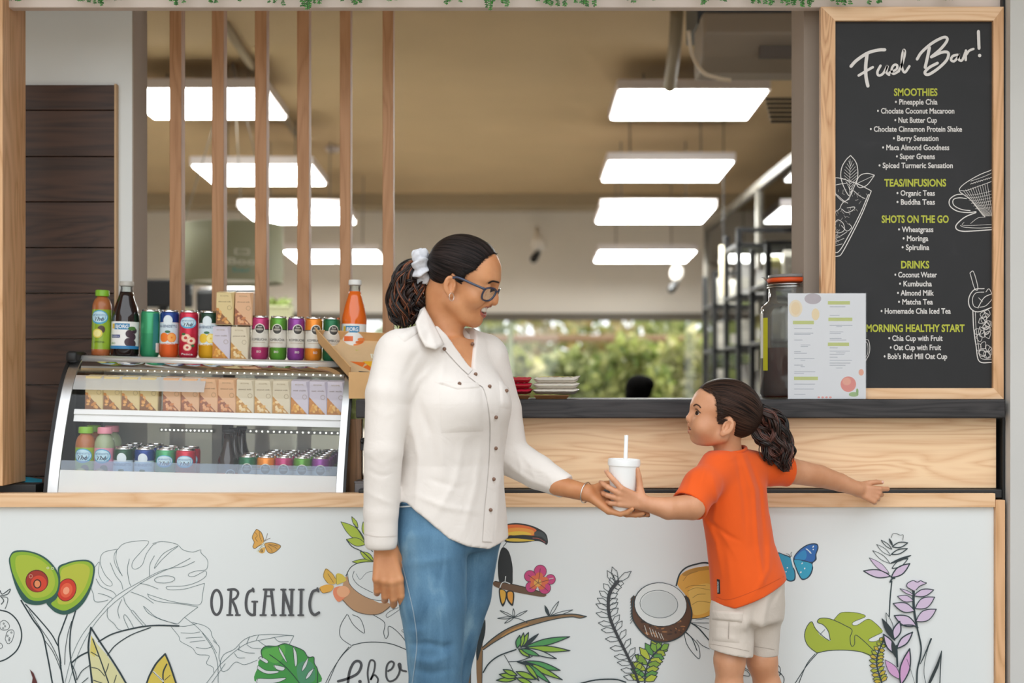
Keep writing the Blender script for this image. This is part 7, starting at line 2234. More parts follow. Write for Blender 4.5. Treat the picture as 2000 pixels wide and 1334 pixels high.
# ---- shirt
M_shirt = clothmat('white shirt cloth', 'e2dbd5', crease=0.3, cs=18)
YW = math.radians(-45)                      # her chest looks to the right and towards us
def zz(py, Y=-.45): return Z0(py, Y)
rows = [(648, 868, -.43, .060, .055), (662, 868, -.43, .105, .062), (690, 868, -.435, .150, .075), (740, 874, -.44, .162, .094), (785, 882, -.445, .163, .108), (850, 884, -.45, .158, .108), (905, 878, -.45, .152, .106), (960, 876, -.45, .160, .112), (1010, 877, -.45, .166, .116), (1070, 878, -.45, .170, .120)]
def w_shirt(p, opening=True):
    z_ = [zz(r[0]) for r in rows]
    d = loft(p, z_, [X0(r[1], -.45) for r in rows], [r[2] for r in rows], [r[3] for r in rows], [r[4] for r in rows], YW + PI / 2, 2.2)
    d = smax(d, p[2] - zz(646), .02)
    fx, fy = math.cos(YW), math.sin(YW)                    # forward
    for px_, py_, Y_, r_ in ((898, 792, -.522, .060), (946, 788, -.455, .058)):
        d = smin(d, sph(p, W(px_, py_, Y_), r_), .06)
    d = smin(d, rc(p, W(788, 688, -.545), W(840, 664, -.47), .056, .045), .04)       # shoulders
    d = smin(d, rc(p, W(945, 690, -.335), W(895, 664, -.40), .050, .042), .04)
    # tails: hem curves up over the near hip
    hem = zz(1064) + np.interp(p[0], [X0(765, -.5), X0(800, -.5), X0(840, -.5), X0(880, -.5), X0(915, -.5), X0(955, -.5), X0(990, -.5)], [.128, .116, .075, .030, .008, -.004, .012])
    d = smax(d, hem - p[2], .003)
    # near sleeve
    sl = chain(p, [W(776, 692, -.555), W(757, 770, -.585), W(749, 880, -.60), W(744, 1000, -.595), W(744, 1056, -.592)], [.056, .054, .0475, .0425, .0405], .006)
    sl = smax(sl, zz(1072, -.59) - p[2], .002)
    # far sleeve
    s2 = chain(p, [W(950, 700, -.335), W(978, 800, -.30), W(992, 888, -.30), W(1050, 922, -.335), W(1106, 951, -.372)], [.056, .054, .053, .045, .0325], .008)
    e = W(1106, 951, -.372); dv = W(1106, 951, -.372) - W(1040, 915, -.33); dv /= np.linalg.norm(dv)
    s2 = smax(s2, (p[0] - e[0]) * dv[0] + (p[1] - e[1]) * dv[1] + (p[2] - e[2]) * dv[2], .002)
    d = smin(d, smin(sl, s2, .01), .022)
    if not opening: return d
    # folds
    d = ridges(d, p, (([W(812, 770, -.60), W(840, 850, -.61), W(850, 940, -.60)], .010, -.005), ([W(796, 800, -.60), W(818, 900, -.60), W(812, 1000, -.58)], .009, .006), ([W(905, 860, -.57), W(890, 940, -.58), W(850, 1010, -.58)], .010, .005), ([W(940, 860, -.53), W(930, 950, -.55), W(905, 1040, -.55)], .009, .005), ([W(985, 880, -.43), W(972, 960, -.46), W(968, 1050, -.48)], .008, .006), ([W(786, 745, -.62), W(806, 700, -.60), W(825, 680, -.58)], .009, -.005), ([W(800, 780, -.62), W(816, 745, -.61), W(840, 720, -.60)], .008, .005),
                       ([W(812, 965, -.58), W(870, 990, -.58), W(935, 1000, -.55)], .008, .005), ([W(835, 935, -.59), W(900, 955, -.58)], .007, -.004), ([W(870, 690, -.55), W(862, 740, -.57), W(866, 750, -.58)], .007, .003), ([W(860, 860, -.6), W(868, 930, -.6)], .007, .004),
                       ([W(722, 790, -.63), W(752, 815, -.65), W(785, 800, -.63)], .006, .0015), ([W(720, 885, -.63), W(745, 905, -.65), W(775, 890, -.63)], .006, .002), ([W(717, 918, -.63), W(745, 930, -.65), W(772, 925, -.63)], .005, -.003), ([W(715, 960, -.63), W(745, 975, -.64), W(770, 985, -.62)], .006, .003), ([W(735, 700, -.62), W(740, 780, -.64), W(735, 850, -.65)], .008, .0015), ([W(770, 720, -.63), W(765, 800, -.65)], .007, -.0015),
                       ([W(1000, 868, -.36), W(1040, 910, -.385), W(1085, 935, -.41)], .006, .005), ([W(985, 900, -.36), W(1030, 937, -.385), W(1085, 957, -.405)], .006, .005), ([W(985, 915, -.36), W(1025, 945, -.38)], .005, -.004), ([W(1008, 880, -.36), W(1018, 915, -.38), W(1015, 940, -.38)], .005, .004), ([W(1035, 905, -.37), W(1045, 935, -.39)], .005, .003), ([W(1070, 925, -.39), W(1080, 950, -.405)], .004, .003)), .55)
    # neck opening: a deep V
    vb = W(921, 724, -.55)
    cx_ = W(870, 668, -.43)
    u = (p[0] - cx_[0]) * -math.sin(YW) + (p[1] - cx_[1]) * math.cos(YW)         # lateral, + to her left
    fwd = (p[0] - cx_[0]) * math.cos(YW) + (p[1] - cx_[1]) * math.sin(YW)
    vcut = np.maximum(np.abs(u - .006) * .86 - (p[2] - vb[2]) * .50, -(fwd - .0))
    d = smax(d, -vcut, .004)
    d = smax(d, -rc(p, nb + np.array((0, 0, -.02)), nb + np.array((.01, 0, .12)), .056, .066), .006)
    # hollow: cuffs and hem are open
    return d
def w_head(p):
    q = tolocal(p, HC, HR)
    d = head_sdf(q, ADULT)
    n0 = np.array((-.026, 0, -.030)) @ HR.T + HC
    d = smin(d, rc(p, n0, nb, .044, .046), .026)
    d = smin(d, rc(p, np.array((.004, 0, -.050)) @ HR.T + HC, nb + np.array((.014, -.012, .0)), .030, .034), .014)
    k = int(np.searchsorted(p[2].ravel(), zz(640)))
    pl = (p[0], p[1], p[2][:, :, :k])
    d[:, :, :k] = smin(d[:, :, :k], np.maximum(w_shirt(pl, False) + .009, pl[2] - zz(662)), .02)
    # collar bones
    d = smin(d, rc(p, W(884, 690, -.478), W(845, 688, -.53), .008, .007), .014)
    d = smin(d, rc(p, W(892, 690, -.47), W(925, 688, -.41), .008, .007), .014)
    return d
def w_paint(c):
    q = tolocal(c, HC, HR)
    m = (q[0], np.abs(q[1]), q[2])
    mi = np.zeros(len(c[0]), int)
    lip = np.minimum(chain(m, ADULT['ulip'], ADULT['ulr']), chain(m, ADULT['llip'], ADULT['llr']))
    mi[(lip < .0012) & (q[0] > .084)] = 1
    mi[(ell(q, ADULT['mouth'][0], (.025, .0260, .0100)) < .0006) & (lip > -.0012)] = 2
    return mi
body = Body()
p, ax = grid(HC + (-.20, -.16, -.30), HC + (.15, .16, .15), .0024)
body.add(w_head(p).astype(np.float32), ax, w_paint)
# near (right) hand hanging by the thigh
Hs, lo, hi, segs, nails_r = hand(W(751, 1062, -.585), (.10, .0, -1), (-.15, 1, .05), 'R', 1.03,
    ((16, 28, 16), (20, 34, 20), (24, 38, 22), (26, 40, 24)), spread=(3, 0, -2, -3), thumb=((22, 14), (10, 4)))
fore = (W(745, 1010, -.59), W(751, 1062, -.585))
p, ax = grid(np.minimum(lo, W(745, 1030, -.59)) - .03, np.maximum(hi, W(745, 1000, -.59)) + .03, .0022)
body.add(np.minimum(1, smin(Hs(p), rc(p, fore[0], fore[1], .029, .024), .012)).astype(np.float32), ax)
# far (left) hand, palm up under the cup
Hs2, lo, hi, segs2, nails_l = hand(W(1143, 962, -.415), (1, -.03, -.50), (.46, -.45, .80), 'L', .92,
    ((4, 10, 8), (6, 12, 10), (10, 18, 14), (16, 30, 20)), spread=(6, 2, -2, -5), thumb=((52, 20), (12, 30)))
fore2 = (W(1088, 948, -.372), W(1143, 962, -.415))
p, ax = grid(np.minimum(lo, W(1075, 985, -.42)) - .03, np.maximum(hi, W(1085, 925, -.34)) + .03, .0022)
body.add(smin(Hs2(p), rc(p, fore2[0], fore2[1], .0265, .0225), .012).astype(np.float32), ax)
# hips, legs and feet (under the clothes and below the picture)
p, ax = grid((X0(740, -.45), -.68, 0.0), (X0(1000, -.45), -.2, 1.0), .008)
kn_r, kn_l = W(848, 1340, -.54), W(868, 1345, -.37)
an_r, an_l = np.array((X0(868, -.45), -.50, .09)), np.array((X0(880, -.45), -.33, .09))
def w_legs(p):
    d = ell(p, W(868, 1010, -.45), (.08, .08, .08))
    for h_, k_, a_ in ((W(838, 1030, -.52), kn_r, an_r), (W(900, 1030, -.38), kn_l, an_l)):
        d = smin(d, chain(p, [h_, k_, a_], [.062, .045, .032], .02), .03)
        d = smin(d, rc(p, a_ + (-.03, 0, -.05), a_ + (.14, -.03, -.062), .032, .024), .02)
    return d
body.add(w_legs(p).astype(np.float32), ax)
wb = body.obj('body', [M_skin, M_lip, M_mouth], wo)
wsurf = Surf(np.concatenate(body.v[:1]), body.f[0])

# teeth
q = G()
for k in range(-4, 5):
    a = k * .24
    q.ball((.079 + .0165 * math.cos(a), .0225 * math.sin(a) * 1.02, -.0335), (.0032, .0030, .0085), 8, 6)
mk('teeth', np.array(q.v) @ HR.T + HC, q.f, mat('teeth', 'e9e2d6', 0.25), wo, True, True)
# brow and lashes on the near side
wsurf.strip([(953, 553), (961, 549), (969, 550), (974, 552)], 3.2, .0012).obj('eyebrow', mat('brow dark', '22150f', 0.7), wo, world=True)
wsurf.strip([(954, 566), (960, 568), (967, 567)], 1.8, .0012).obj('eyelashes', mat('brow dark', '22150f', 0.7), wo, world=True)
# hair
M_hairw = hairmat('woman hair', '080606', '352b29', 26)
polyw = [(.077, .110), (.068, .090), (.058, .056), (.040, .038), (.034, .010), (.024, .020), (.006, .030), (-.012, .006), (-.026, -.025), (-.044, -.064), (-.16, -.075), (-.16, .22), (.09, .22)]
hairw = haircap('hair', ADULT, polyw, .0075, HR, HC, 1.0, (-.095, 0, .045), M_hairw, wo)
hairline(ADULT, polyw[:6], HR, HC, wo, mat('hair strand black', '120d0c', 0.4), 260, 4, (-.09, .05))
hm3 = [mat('hair strand black', '120d0c', 0.4), mat('hair strand brown', '2b1a14', 0.4), mat('hair strand auburn', '7a4428', 0.42)]
g = G()
tuft(g, [W(832, 522, -.43), W(808, 528, -.43), W(790, 552, -.43), W(786, 588, -.43), W(792, 620, -.43), W(800, 640, -.43)], [.016, .024, .030, .034, .032, .014], 640, 5, .011, 2.3, .0016)
tuft(g, [W(838, 525, -.43), W(812, 545, -.43), W(806, 590, -.43), W(812, 622, -.43)], [.02, .028, .030, .022], 260, 9, .010, 2.0, .0016)
g.obj('ponytail', hm3, wo, True, True)
# scrunchie
sc_c, sc_ax = W(822, 520, -.435), np.array((-.92, 0, -.05)); sc_ax /= np.linalg.norm(sc_ax)
def scr(p):
    d = [p[i] - sc_c[i] for i in range(3)]
    al = d[0] * sc_ax[0] + d[1] * sc_ax[1] + d[2] * sc_ax[2]
    r_ = np.sqrt(np.maximum(1e-9, d[0] ** 2 + d[1] ** 2 + d[2] ** 2 - al ** 2))
    an = np.arctan2(d[1], d[2])
    wv = .0040 * np.sin(an * 8 + al * 90) + .0014 * np.sin(an * 15 + 2 + al * 130) + .0012 * np.sin(an * 5 - al * 200)
    return (np.sqrt((r_ - .026 - wv) ** 2 + (al * .85) ** 2) - .0165 - .6 * wv) * .6
fieldmesh('scrunchie', scr, sc_c - .07, sc_c + .07, .0022, clothmat('scrunchie cloth', 'd3d4da', crease=0.5, cs=60), wo)
# hoop earring, ring, bracelet
ep = W(882, 580, -.53)
G().tube([ep + np.array((.0055 * math.cos(a), .006 * math.cos(a), .0100 * math.sin(a))) for a in [2 * PI * k / 24 for k in range(24)]], .0008, 6, closed=True).obj('hoop_earring', mat('silver', 'e2e0dc', 0.2, 1.0), wo, True, True)
bc, bdv = W(1147, 963, -.415), (W(1143, 962, -.415) - W(1088, 948, -.372)); bdv /= np.linalg.norm(bdv)
u_ = np.cross(bdv, (0, 1, 0)); u_ /= np.linalg.norm(u_); v_ = np.cross(bdv, u_)
bc = bc - bdv * .004
G().tube([bc + .0268 * (u_ * math.cos(a) + v_ * math.sin(a)) for a in [2 * PI * k / 32 for k in range(32)]], .0016, 6, closed=True).obj('bracelet', mat('silver', 'e2e0dc', 0.2, 1.0), wo, True, True)
rp, rq = segs2[2][0][0], segs2[2][0][1]
rd_ = (rq - rp) / np.linalg.norm(rq - rp); rc_ = rp + (rq - rp) * .55
u_ = np.cross(rd_, (0, 1, 0)); u_ /= np.linalg.norm(u_); v_ = np.cross(rd_, u_)
G().tube([rc_ + .0086 * (u_ * math.cos(a) + v_ * math.sin(a)) for a in [2 * PI * k / 20 for k in range(20)]], .0012, 6, closed=True).obj('ring', mat('silver', 'e2e0dc', 0.2, 1.0), wo, True, True)
nail_geo(nails_r, (0, 1, 2, 3), '2a2026', 'r', wo, 1); nail_geo(nails_l, (0, 1, 2, 3), '3a2228', 'l', wo, 1)
# glasses
gl_ = thing('eyeglasses', 'blue black rectangular eyeglasses worn by the woman', 'glasses', W(958, 572, -.46))
M_fr = mat('glasses frame blue', '23304a', 0.2, coat=0.5)
def hw_(pts): return [np.array(q) @ HR.T + HC for q in pts]
def rim(s_):
    o = [(.0965, .064, .0195), (.1035, .046, .0245), (.1085, .022, .0240), (.1105, .0115, .0180), (.1085, .0125, .004), (.103, .020, -.0075), (.0965, .040, -.0105), (.0925, .057, -.006), (.0925, .0645, .007)]
    return [(a, b * s_, c) for a, b, c in o]
for s_ in (-1, 1):
    rp = [np.array(q) for q in catmull(rim(s_), 4, True)]
    G().tube(hw_(rp), .0026, 6, closed=True).obj('rim', M_fr, gl_, True, True)
    cen = np.mean(rp, axis=0)
    mk('lens', hw_([cen] + rp), [(0, 1 + i, 1 + (i + 1) % len(rp)) for i in range(len(rp))], glass('spectacle lens'), gl_, True, True)
    tp = catmull([(.0965, .0655 * s_, .0175), (.088, .0715 * s_, .019), (.06, .0755 * s_, .0215), (.034, .0765 * s_, .024), (.016, .075 * s_, .023), (-.001, .070 * s_, .010)], 4)
    G().tube(hw_(tp), [.0040] * 4 + [.0034] * (len(tp) - 4), 6).obj('temple_arm', M_fr, gl_, True, True)
    G().ball(hw_([(.0945, .0675 * s_, .0182)])[0], .0030, 8, 6).obj('hinge', mat('silver', 'e2e0dc', 0.2, 1.0), gl_, True, True)
G().tube(hw_(catmull([(.1105, .0115, .018), (.1145, 0, .0205), (.1105, -.0115, .018)], 4)), .0022, 6).obj('bridge', M_fr, gl_, True, True)

# ---- shirt
shirt, sv, sf = fieldmesh('shirt', w_shirt, (X0(700, -.5), -.70, zz(1085)), (X0(1130, -.4), -.20, zz(640)), .0042, M_shirt, wo)
ss = Surf(sv, sf)
# collar flaps
def flap(name, pts, off, parent, m, th=.004):
    g = G()
    a = [np.array(q) for q in pts]
    n = len(a)
    nn = np.zeros(3)
    for i in range(n): nn += np.cross(a[i] - a[0], a[(i + 1) % n] - a[0])
    nn /= np.linalg.norm(nn)
    if nn[1] > 0: nn = -nn
    c = np.mean(a, axis=0) + nn * off
    v = [c] + a + [c - nn * th] + [q - nn * th for q in a]
    f = [(0, 1 + i, 1 + (i + 1) % n) for i in range(n)] + [(n + 1, n + 2 + (i + 1) % n, n + 2 + i) for i in range(n)] + [(1 + i, n + 2 + i, n + 2 + (i + 1) % n, 1 + (i + 1) % n) for i in range(n)]
    g.add(v, f)
    o = g.obj(name, m, parent, True, True)
    sb = o.modifiers.new('s', 'SUBSURF'); sb.levels = sb.render_levels = 2; sb.subdivision_type = 'SIMPLE'
    return o
near = [W(829, 599, -.492), W(842, 622, -.508), W(868, 672, -.548), W(852, 681, -.585), W(832, 676, -.590), W(819, 652, -.585), W(813, 628, -.555)]
flap('collar', near, .006, shirt, M_shirt)
far = [W(900, 638, -.405), W(918, 652, -.40), W(934, 672, -.405), W(938, 686, -.425), W(925, 699, -.455), W(912, 686, -.455), W(904, 664, -.43)]
flap('collar', far, .004, shirt, M_shirt)
back_c = catmull([W(829, 599, -.492), W(820, 606, -.45), W(824, 610, -.39), W(850, 622, -.355), W(885, 632, -.365), W(902, 640, -.405)], 5)
g = G(); v = []
for q in back_c:
    o_ = q - np.array(((X0(862, -.43)), -.43, q[2])); o_ /= np.linalg.norm(o_)
    v += [q, q + np.array((0, 0, -.035)) + o_ * .012, q - o_ * .003, q + np.array((0, 0, -.035)) - o_ * .004 + o_ * .012]
nq = len(back_c)
f = []
for i in range(nq - 1):
    a, b = 4 * i, 4 * i + 4
    f += [(a, b, b + 1, a + 1), (a + 2, a + 3, b + 3, b + 2), (a, a + 2, b + 2, b), (a + 1, b + 1, b + 3, a + 3)]
g.add(v, f).obj('collar', M_shirt, shirt, True, True)
# placket, pockets, buttons, shoulder tab, cuff edges
ss.strip([(919, 728), (936, 742), (953, 758), (965, 814), (965, 875), (961, 936), (955, 996), (951, 1058)], 19, .0026).obj('placket', M_shirt, shirt, True, True)
ss.strip([(868, 675), (885, 694), (903, 714), (918, 728)], 13, .003).obj('facing', M_shirt, shirt, True, True)
ss.quad((858, 752), (941, 752), (944, 842), (862, 846), 10, 12, .0028).obj('pocket', M_shirt, shirt, True, True)
ss.quad((848, 745), (938, 747), (936, 760), (893, 764), 10, 6, .0050).obj('pocket_flap', M_shirt, shirt, True, True)
ss.quad((974, 742), (994, 758), (997, 800), (978, 795), 6, 8, .0028).obj('pocket', M_shirt, shirt, True, True)
ss.quad((776, 655), (822, 629), (832, 640), (790, 668), 8, 4, .0045).obj('shoulder_tab', M_shirt, shirt, True, True)
M_but = mat('horn button', '7a5a48', 0.35)
for k, (bx_, by_) in enumerate(((896.5, 752), (927, 734), (954, 757), (966, 814), (965, 875), (961, 936), (955, 996), (864, 684), (926, 676), (811, 634), (986, 765))):
    c = ss.hit(bx_, by_, .0058 if k not in (7, 8, 9) else .009)
    d_ = np.array((0, -DIST, CAMZ)) - c; d_ /= np.linalg.norm(d_)
    G().tube([c - d_ * .0015, c + d_ * .0012], .0048, 12).obj('button', M_but, shirt, True, True)
ss.strip([(713, 1043), (730, 1047), (745, 1048), (774, 1047)], 1.2, .0012).obj('cuff_seam', mat('seam shade', 'd2cac2', 0.8), shirt, True, True)

# ---- jeans
def denim():
    t = NT('blue denim')
    tc = t.n('TexCoord')
    n1 = t.n('TexNoise', i_Scale=9.0, i_Detail=5.0, i_Distortion=.6); mp = t.n('Mapping'); mp.inputs['Scale'].default_value = (1.6, 1.6, .5); t.l(tc.outputs['Object'], mp.inputs[0]); t.l(mp.outputs[0], n1.inputs[0])
    r = t.ramp(n1.outputs[0], [(.3, rgb('476a86')), (.55, rgb('6389a5')), (.75, rgb('8fb0c2'))])
    wv = t.n('TexWave', i_Scale=420.0, i_Distortion=1.5); wv.bands_direction = 'DIAGONAL'; t.l(tc.outputs['Object'], wv.inputs[0])
    n2 = t.n('TexNoise', i_Scale=700.0, i_Detail=2.0); mp2 = t.n('Mapping'); mp2.inputs['Scale'].default_value = (1, 1, .25); t.l(tc.outputs['Object'], mp2.inputs[0]); t.l(mp2.outputs[0], n2.inputs[0])
    mx = t.n('MixRGB', blend_type='MULTIPLY', i_0=.35); r2 = t.ramp(n2.outputs[0], [(.3, (.55, .6, .65, 1)), (.7, (1, 1, 1, 1))]); t.l(r.outputs[0], mx.inputs[1]); t.l(r2.outputs[0], mx.inputs[2])
    t.l(mx.outputs[0], t.b.inputs['Base Color']); t.b.inputs['Roughness'].default_value = .85; t.b.inputs['Specular IOR Level'].default_value = .2
    t.bump(n2.outputs[0], .25, .001)
    MATS['blue denim'] = t.m
    return t.m
M_den = denim()
hip_r, hip_l = W(835, 1030, -.515), W(905, 1030, -.385)
def w_jeans(p):
    d = loft(p, [zz(1110), zz(1060), zz(1010), zz(960)], [X0(872, -.45), X0(873, -.45), X0(872, -.45), X0(871, -.45)], -.45, [.158, .162, .158, .150], [.108, .112, .110, .102], YW + PI / 2, 2.1)
    d = smax(d, p[2] - zz(962), .006); d = smax(d, zz(1075) - p[2], .03)
    rl = chain(p, [W(842, 1060, -.51), W(846, 1180, -.53), W(850, 1290, -.535), W(850, 1345, -.53), W(856, 1480, -.51), W(862, 1660, -.49)], [.090, .083, .068, .065, .058, .050], .008)
    ll = chain(p, [W(905, 1070, -.385), W(898, 1160, -.38), W(880, 1260, -.375), W(866, 1345, -.37), W(870, 1480, -.35), W(878, 1660, -.33)], [.092, .081, .066, .061, .056, .049], .008)
    legs = smin(rl, ll, .003)
    d = smin(d, legs, .014)
    d = ridges(d, p, (([W(795, 1265, -.62), W(835, 1262, -.64), W(870, 1268, -.62)], .008, -.006), ([W(800, 1290, -.62), W(840, 1296, -.62), W(885, 1280, -.6)], .010, .005), ([W(800, 1312, -.62), W(840, 1318, -.62), W(885, 1308, -.6)], .010, -.005), ([W(790, 1105, -.62), W(840, 1098, -.63), W(890, 1090, -.6)], .012, .004), ([W(785, 1050, -.60), W(840, 1045, -.62)], .012, .003), ([W(860, 1265, -.6), W(885, 1258, -.58)], .008, -.004), ([W(925, 1080, -.46), W(960, 1100, -.44)], .010, .004), ([W(795, 1240, -.62), W(830, 1232, -.63)], .010, .004)))
    d = smax(d, .10 - p[2], .002)
    return d
jeans, jv, jf = fieldmesh('jeans', w_jeans, (X0(745, -.5), -.70, .07), (X0(1000, -.4), -.20, zz(950)), .0052, M_den, wo)
js = Surf(jv, jf)
js.strip([(772, 976), (790, 977), (812, 976), (830, 975)], 15, .004).obj('waistband', M_den, jeans, True, True)
js.strip([(772, 990), (790, 990), (812, 988), (826, 987)], 2.4, .0055).obj('waist_stitching', mat('pale thread', 'c9cbc8', .8), jeans, True, True)
js.strip([(776, 985), (777, 1040), (783, 1085), (797, 1145), (809, 1200), (815, 1250), (812, 1290), (806, 1334)], 1.2, .0018).obj('side_seam', mat('seam thread', '9fb0bc', .8), jeans, True, True)
c = js.hit(775, 990, .004)
G().ball(c, .0045, 10, 8).obj('rivet', mat('copper rivet', '7a5a48', .35, .8), jeans, True, True)
for a_, nm in ((an_r, 'r'), (an_l, 'l')):
    t = thing('shoe', 'white flat shoe on the %s foot of the woman' % ('near' if nm == 'r' else 'far'), 'shoe', (a_[0] + .05, a_[1], .0), 'shoes of the woman')
    fieldmesh('upper', lambda p, a_=a_: smax(smin(rc(p, a_ + (-.035, 0, -.045), a_ + (.15, -.03, -.055), .044, .034), rc(p, a_ + (0, 0, -.02), a_ + (-.01, 0, .01), .044, .046), .02), .012 - p[2], .003), (a_[0] - .1, a_[1] - .1, 0), (a_[0] + .22, a_[1] + .1, .14), .006, mat('shoe white', 'd9d6d0', .6), t)
    G().bbox(a_[0] - .075, a_[0] + .185, a_[1] - .06, a_[1] + .035, .0005, .014, .006).obj('sole', mat('shoe sole', 'b9b4aa', .7), t, world=True)

# ================================================================== THE CUP
Yc = -.42
cupx, cz0, cz1 = X0(1215.5, Yc), Z0(1001, Yc), Z0(903, Yc)
cr1, cr0 = 30.5 / S(Yc), 21.5 / S(Yc)
cup = thing('paper_cup', 'white takeaway cup with lid and straw held between the two people', 'cup', (cupx, Yc, cz0), None, (0, math.radians(2), 0))
M_cup = mat('white cup plastic', 'eff0f0', 0.35)
hh = cz1 - cz0
smooth_by_angle(G().lathe([(.0005, .002), (cr0 * .95, .002), (cr0, 0), (cr0 + .0006, .003), (cr1 * .985, hh * .96), (cr1, hh)], 40).obj('cup_body', M_cup, cup))
smooth_by_angle(G().lathe([(cr1 * .98, hh * .93), (cr1 * 1.035, hh * .935), (cr1 * 1.045, hh), (cr1 * 1.02, hh + .008), (cr1 * .95, hh + .009), (cr1 * .90, hh + .004), (.0005, hh + .004)], 40).obj('lid', M_cup, cup))
G().tube([(.003, 0, hh * .3), (.0035, 0, hh + .070)], .0052, 14).obj('straw', M_cup, cup, True)

# ================================================================== THE CHILD
chd = thing('person', 'child with curly ponytail in orange t-shirt and beige shorts taking the cup', 'person', (X0(1450, -.26), -.26, .14))
M_sk2, M_lip2 = skinmat('child skin', 'd49c79', 'c48a65'), mat('child lips', 'b4665a', .35)
CC = W(1411, 836, -.262)
CR = rotm(math.radians(184), math.radians(-15), math.radians(-3))
CS = 1.0
cnb = W(1422, 893, -.25)
# ---- orange shirt
M_or = clothmat('orange jersey', 'e2591a', crease=.18, cs=14, rough=.85)
YC = math.radians(130)
crow = [(876, 1424, .048, .042), (886, 1426, .080, .050), (905, 1428, .100, .060), (950, 1434, .104, .068), (1000, 1437, .102, .072), (1060, 1446, .100, .076), (1120, 1460, .109, .087), (1180, 1468, .115, .094)]
def c_shirt(p, opening=True):
    z_ = [zz(r[0], -.25) for r in crow]
    d = loft(p, z_, [X0(r[1], -.25) for r in crow], -.25, [r[2] for r in crow], [r[3] for r in crow], YC - PI / 2, 2.25)
    d = smax(d, p[2] - zz(874, -.25), .012)
    # hem rises to the right
    hz = np.interp(p[0], [X0(1385, -.25), X0(1400, -.25), X0(1425, -.25), X0(1480, -.25), X0(1540, -.25)], [zz(1172, -.25), zz(1174, -.25), zz(1178, -.25), zz(1157, -.25), zz(1131, -.25)])
    d = smax(d, hz - p[2], .003)
    s1 = chain(p, [W(1402, 918, -.30), W(1370, 950, -.36), W(1344, 992, -.405)], [.044, .046, .049], .02)
    e, dv = W(1346, 989, -.402), W(1344, 992, -.405) - W(1380, 938, -.34); dv /= np.linalg.norm(dv)
    s1 = smax(s1, (p[0] - e[0]) * dv[0] + (p[1] - e[1]) * dv[1] + (p[2] - e[2]) * dv[2], .002)
    s1 = smax(s1, -chain(p, [W(1344, 991, -.404), W(1325, 1012, -.43)], [.043, .047]), .002)
    s2 = chain(p, [W(1470, 912, -.215), W(1505, 917, -.19), W(1545, 922, -.165)], [.044, .040, .042], .02)
    e, dv = W(1541, 921, -.167), W(1545, 922, -.165) - W(1500, 915, -.19); dv /= np.linalg.norm(dv)
    s2 = smax(s2, (p[0] - e[0]) * dv[0] + (p[1] - e[1]) * dv[1] + (p[2] - e[2]) * dv[2], .002)
    d = smin(d, smin(s1, s2, .01), .024)
    if not opening: return d
    d = ridges(d, p, (([W(1452, 888, -.32), W(1478, 960, -.34), W(1482, 1060, -.34), W(1490, 1140, -.33)], .007, .010), ([W(1464, 890, -.31), W(1490, 960, -.325), W(1496, 1080, -.32)], .007, -.007), ([W(1440, 895, -.33), W(1456, 980, -.34), W(1458, 1050, -.34)], .007, -.005), ([W(1372, 1000, -.35), W(1400, 1060, -.345), W(1412, 1130, -.34)], .008, .007), ([W(1388, 930, -.37), W(1402, 990, -.37), W(1394, 1040, -.355)], .007, .006), ([W(1378, 1012, -.36), W(1420, 1045, -.36), W(1450, 1060, -.35)], .006, -.005), ([W(1402, 902, -.33), W(1440, 894, -.34)], .005, .003), ([W(1505, 1040, -.28), W(1500, 1110, -.31), W(1465, 1165, -.335)], .008, .006), ([W(1502, 930, -.25), W(1508, 1000, -.26)], .007, -.005), ([W(1378, 905, -.35), W(1364, 950, -.41)], .006, .004), ([W(1356, 925, -.42), W(1342, 975, -.46)], .005, .003), ([W(1422, 1080, -.35), W(1428, 1150, -.345)], .008, .004), ([W(1400, 1020, -.36), W(1440, 1090, -.35)], .006, .003)), .6)
    d = smax(d, -rc(p, cnb + np.array((0, 0, -.012)), cnb + np.array((-.008, 0, .10)), .0455, .056), .005)
    return d
def c_head(p):
    q = tolocal(p, CC, CR)
    d = head_sdf(q, CHILD)
    d = smin(d, rc(p, np.array((-.020, 0, -.024)) @ CR.T + CC, cnb, .036, .038), .014)
    k = int(np.searchsorted(p[2].ravel(), zz(868, -.25)))
    pl = (p[0], p[1], p[2][:, :, :k])
    d[:, :, :k] = smin(d[:, :, :k], np.maximum(c_shirt(pl, False) + .013, pl[2] - zz(884, -.25)), .014)
    return d
def c_paint(c):
    q = tolocal(c, CC, CR); m = (q[0], np.abs(q[1]), q[2])
    mi = np.zeros(len(c[0]), int)
    lip = np.minimum(chain(m, CHILD['ulip'], CHILD['ulr']), chain(m, CHILD['llip'], CHILD['llr']))
    mi[(lip < .0008) & (q[0] > .075)] = 1
    return mi
cb = Body()
p, ax = grid(CC + (-.14, -.14, -.20), CC + (.16, .14, .15), .0022)
cb.add(c_head(p).astype(np.float32), ax, c_paint)
# near (left) arm to the cup
H3, lo, hi, segs3, nails3 = hand(W(1258, 983, -.455), (-1, -.05, .30), (.10, 1, .05), 'L', .75,
    ((16, 26, 16), (24, 32, 20), (28, 36, 22), (30, 38, 22)), spread=(30, 10, -4, -16), thumb=((72, 16), (4, 62)), tl=(.038, .030, .024))
arm = [W(1392, 935, -.325), W(1352, 990, -.415), W(1305, 993, -.445), W(1262, 984, -.452)]
p, ax = grid(np.minimum(np.minimum.reduce(arm), lo) - .05, np.maximum(np.maximum.reduce(arm), hi) + .05, .0022)
cb.add(smin(H3(p), chain(p, arm, [.037, .0335, .0285, .0195], .004), .010).astype(np.float32), ax)
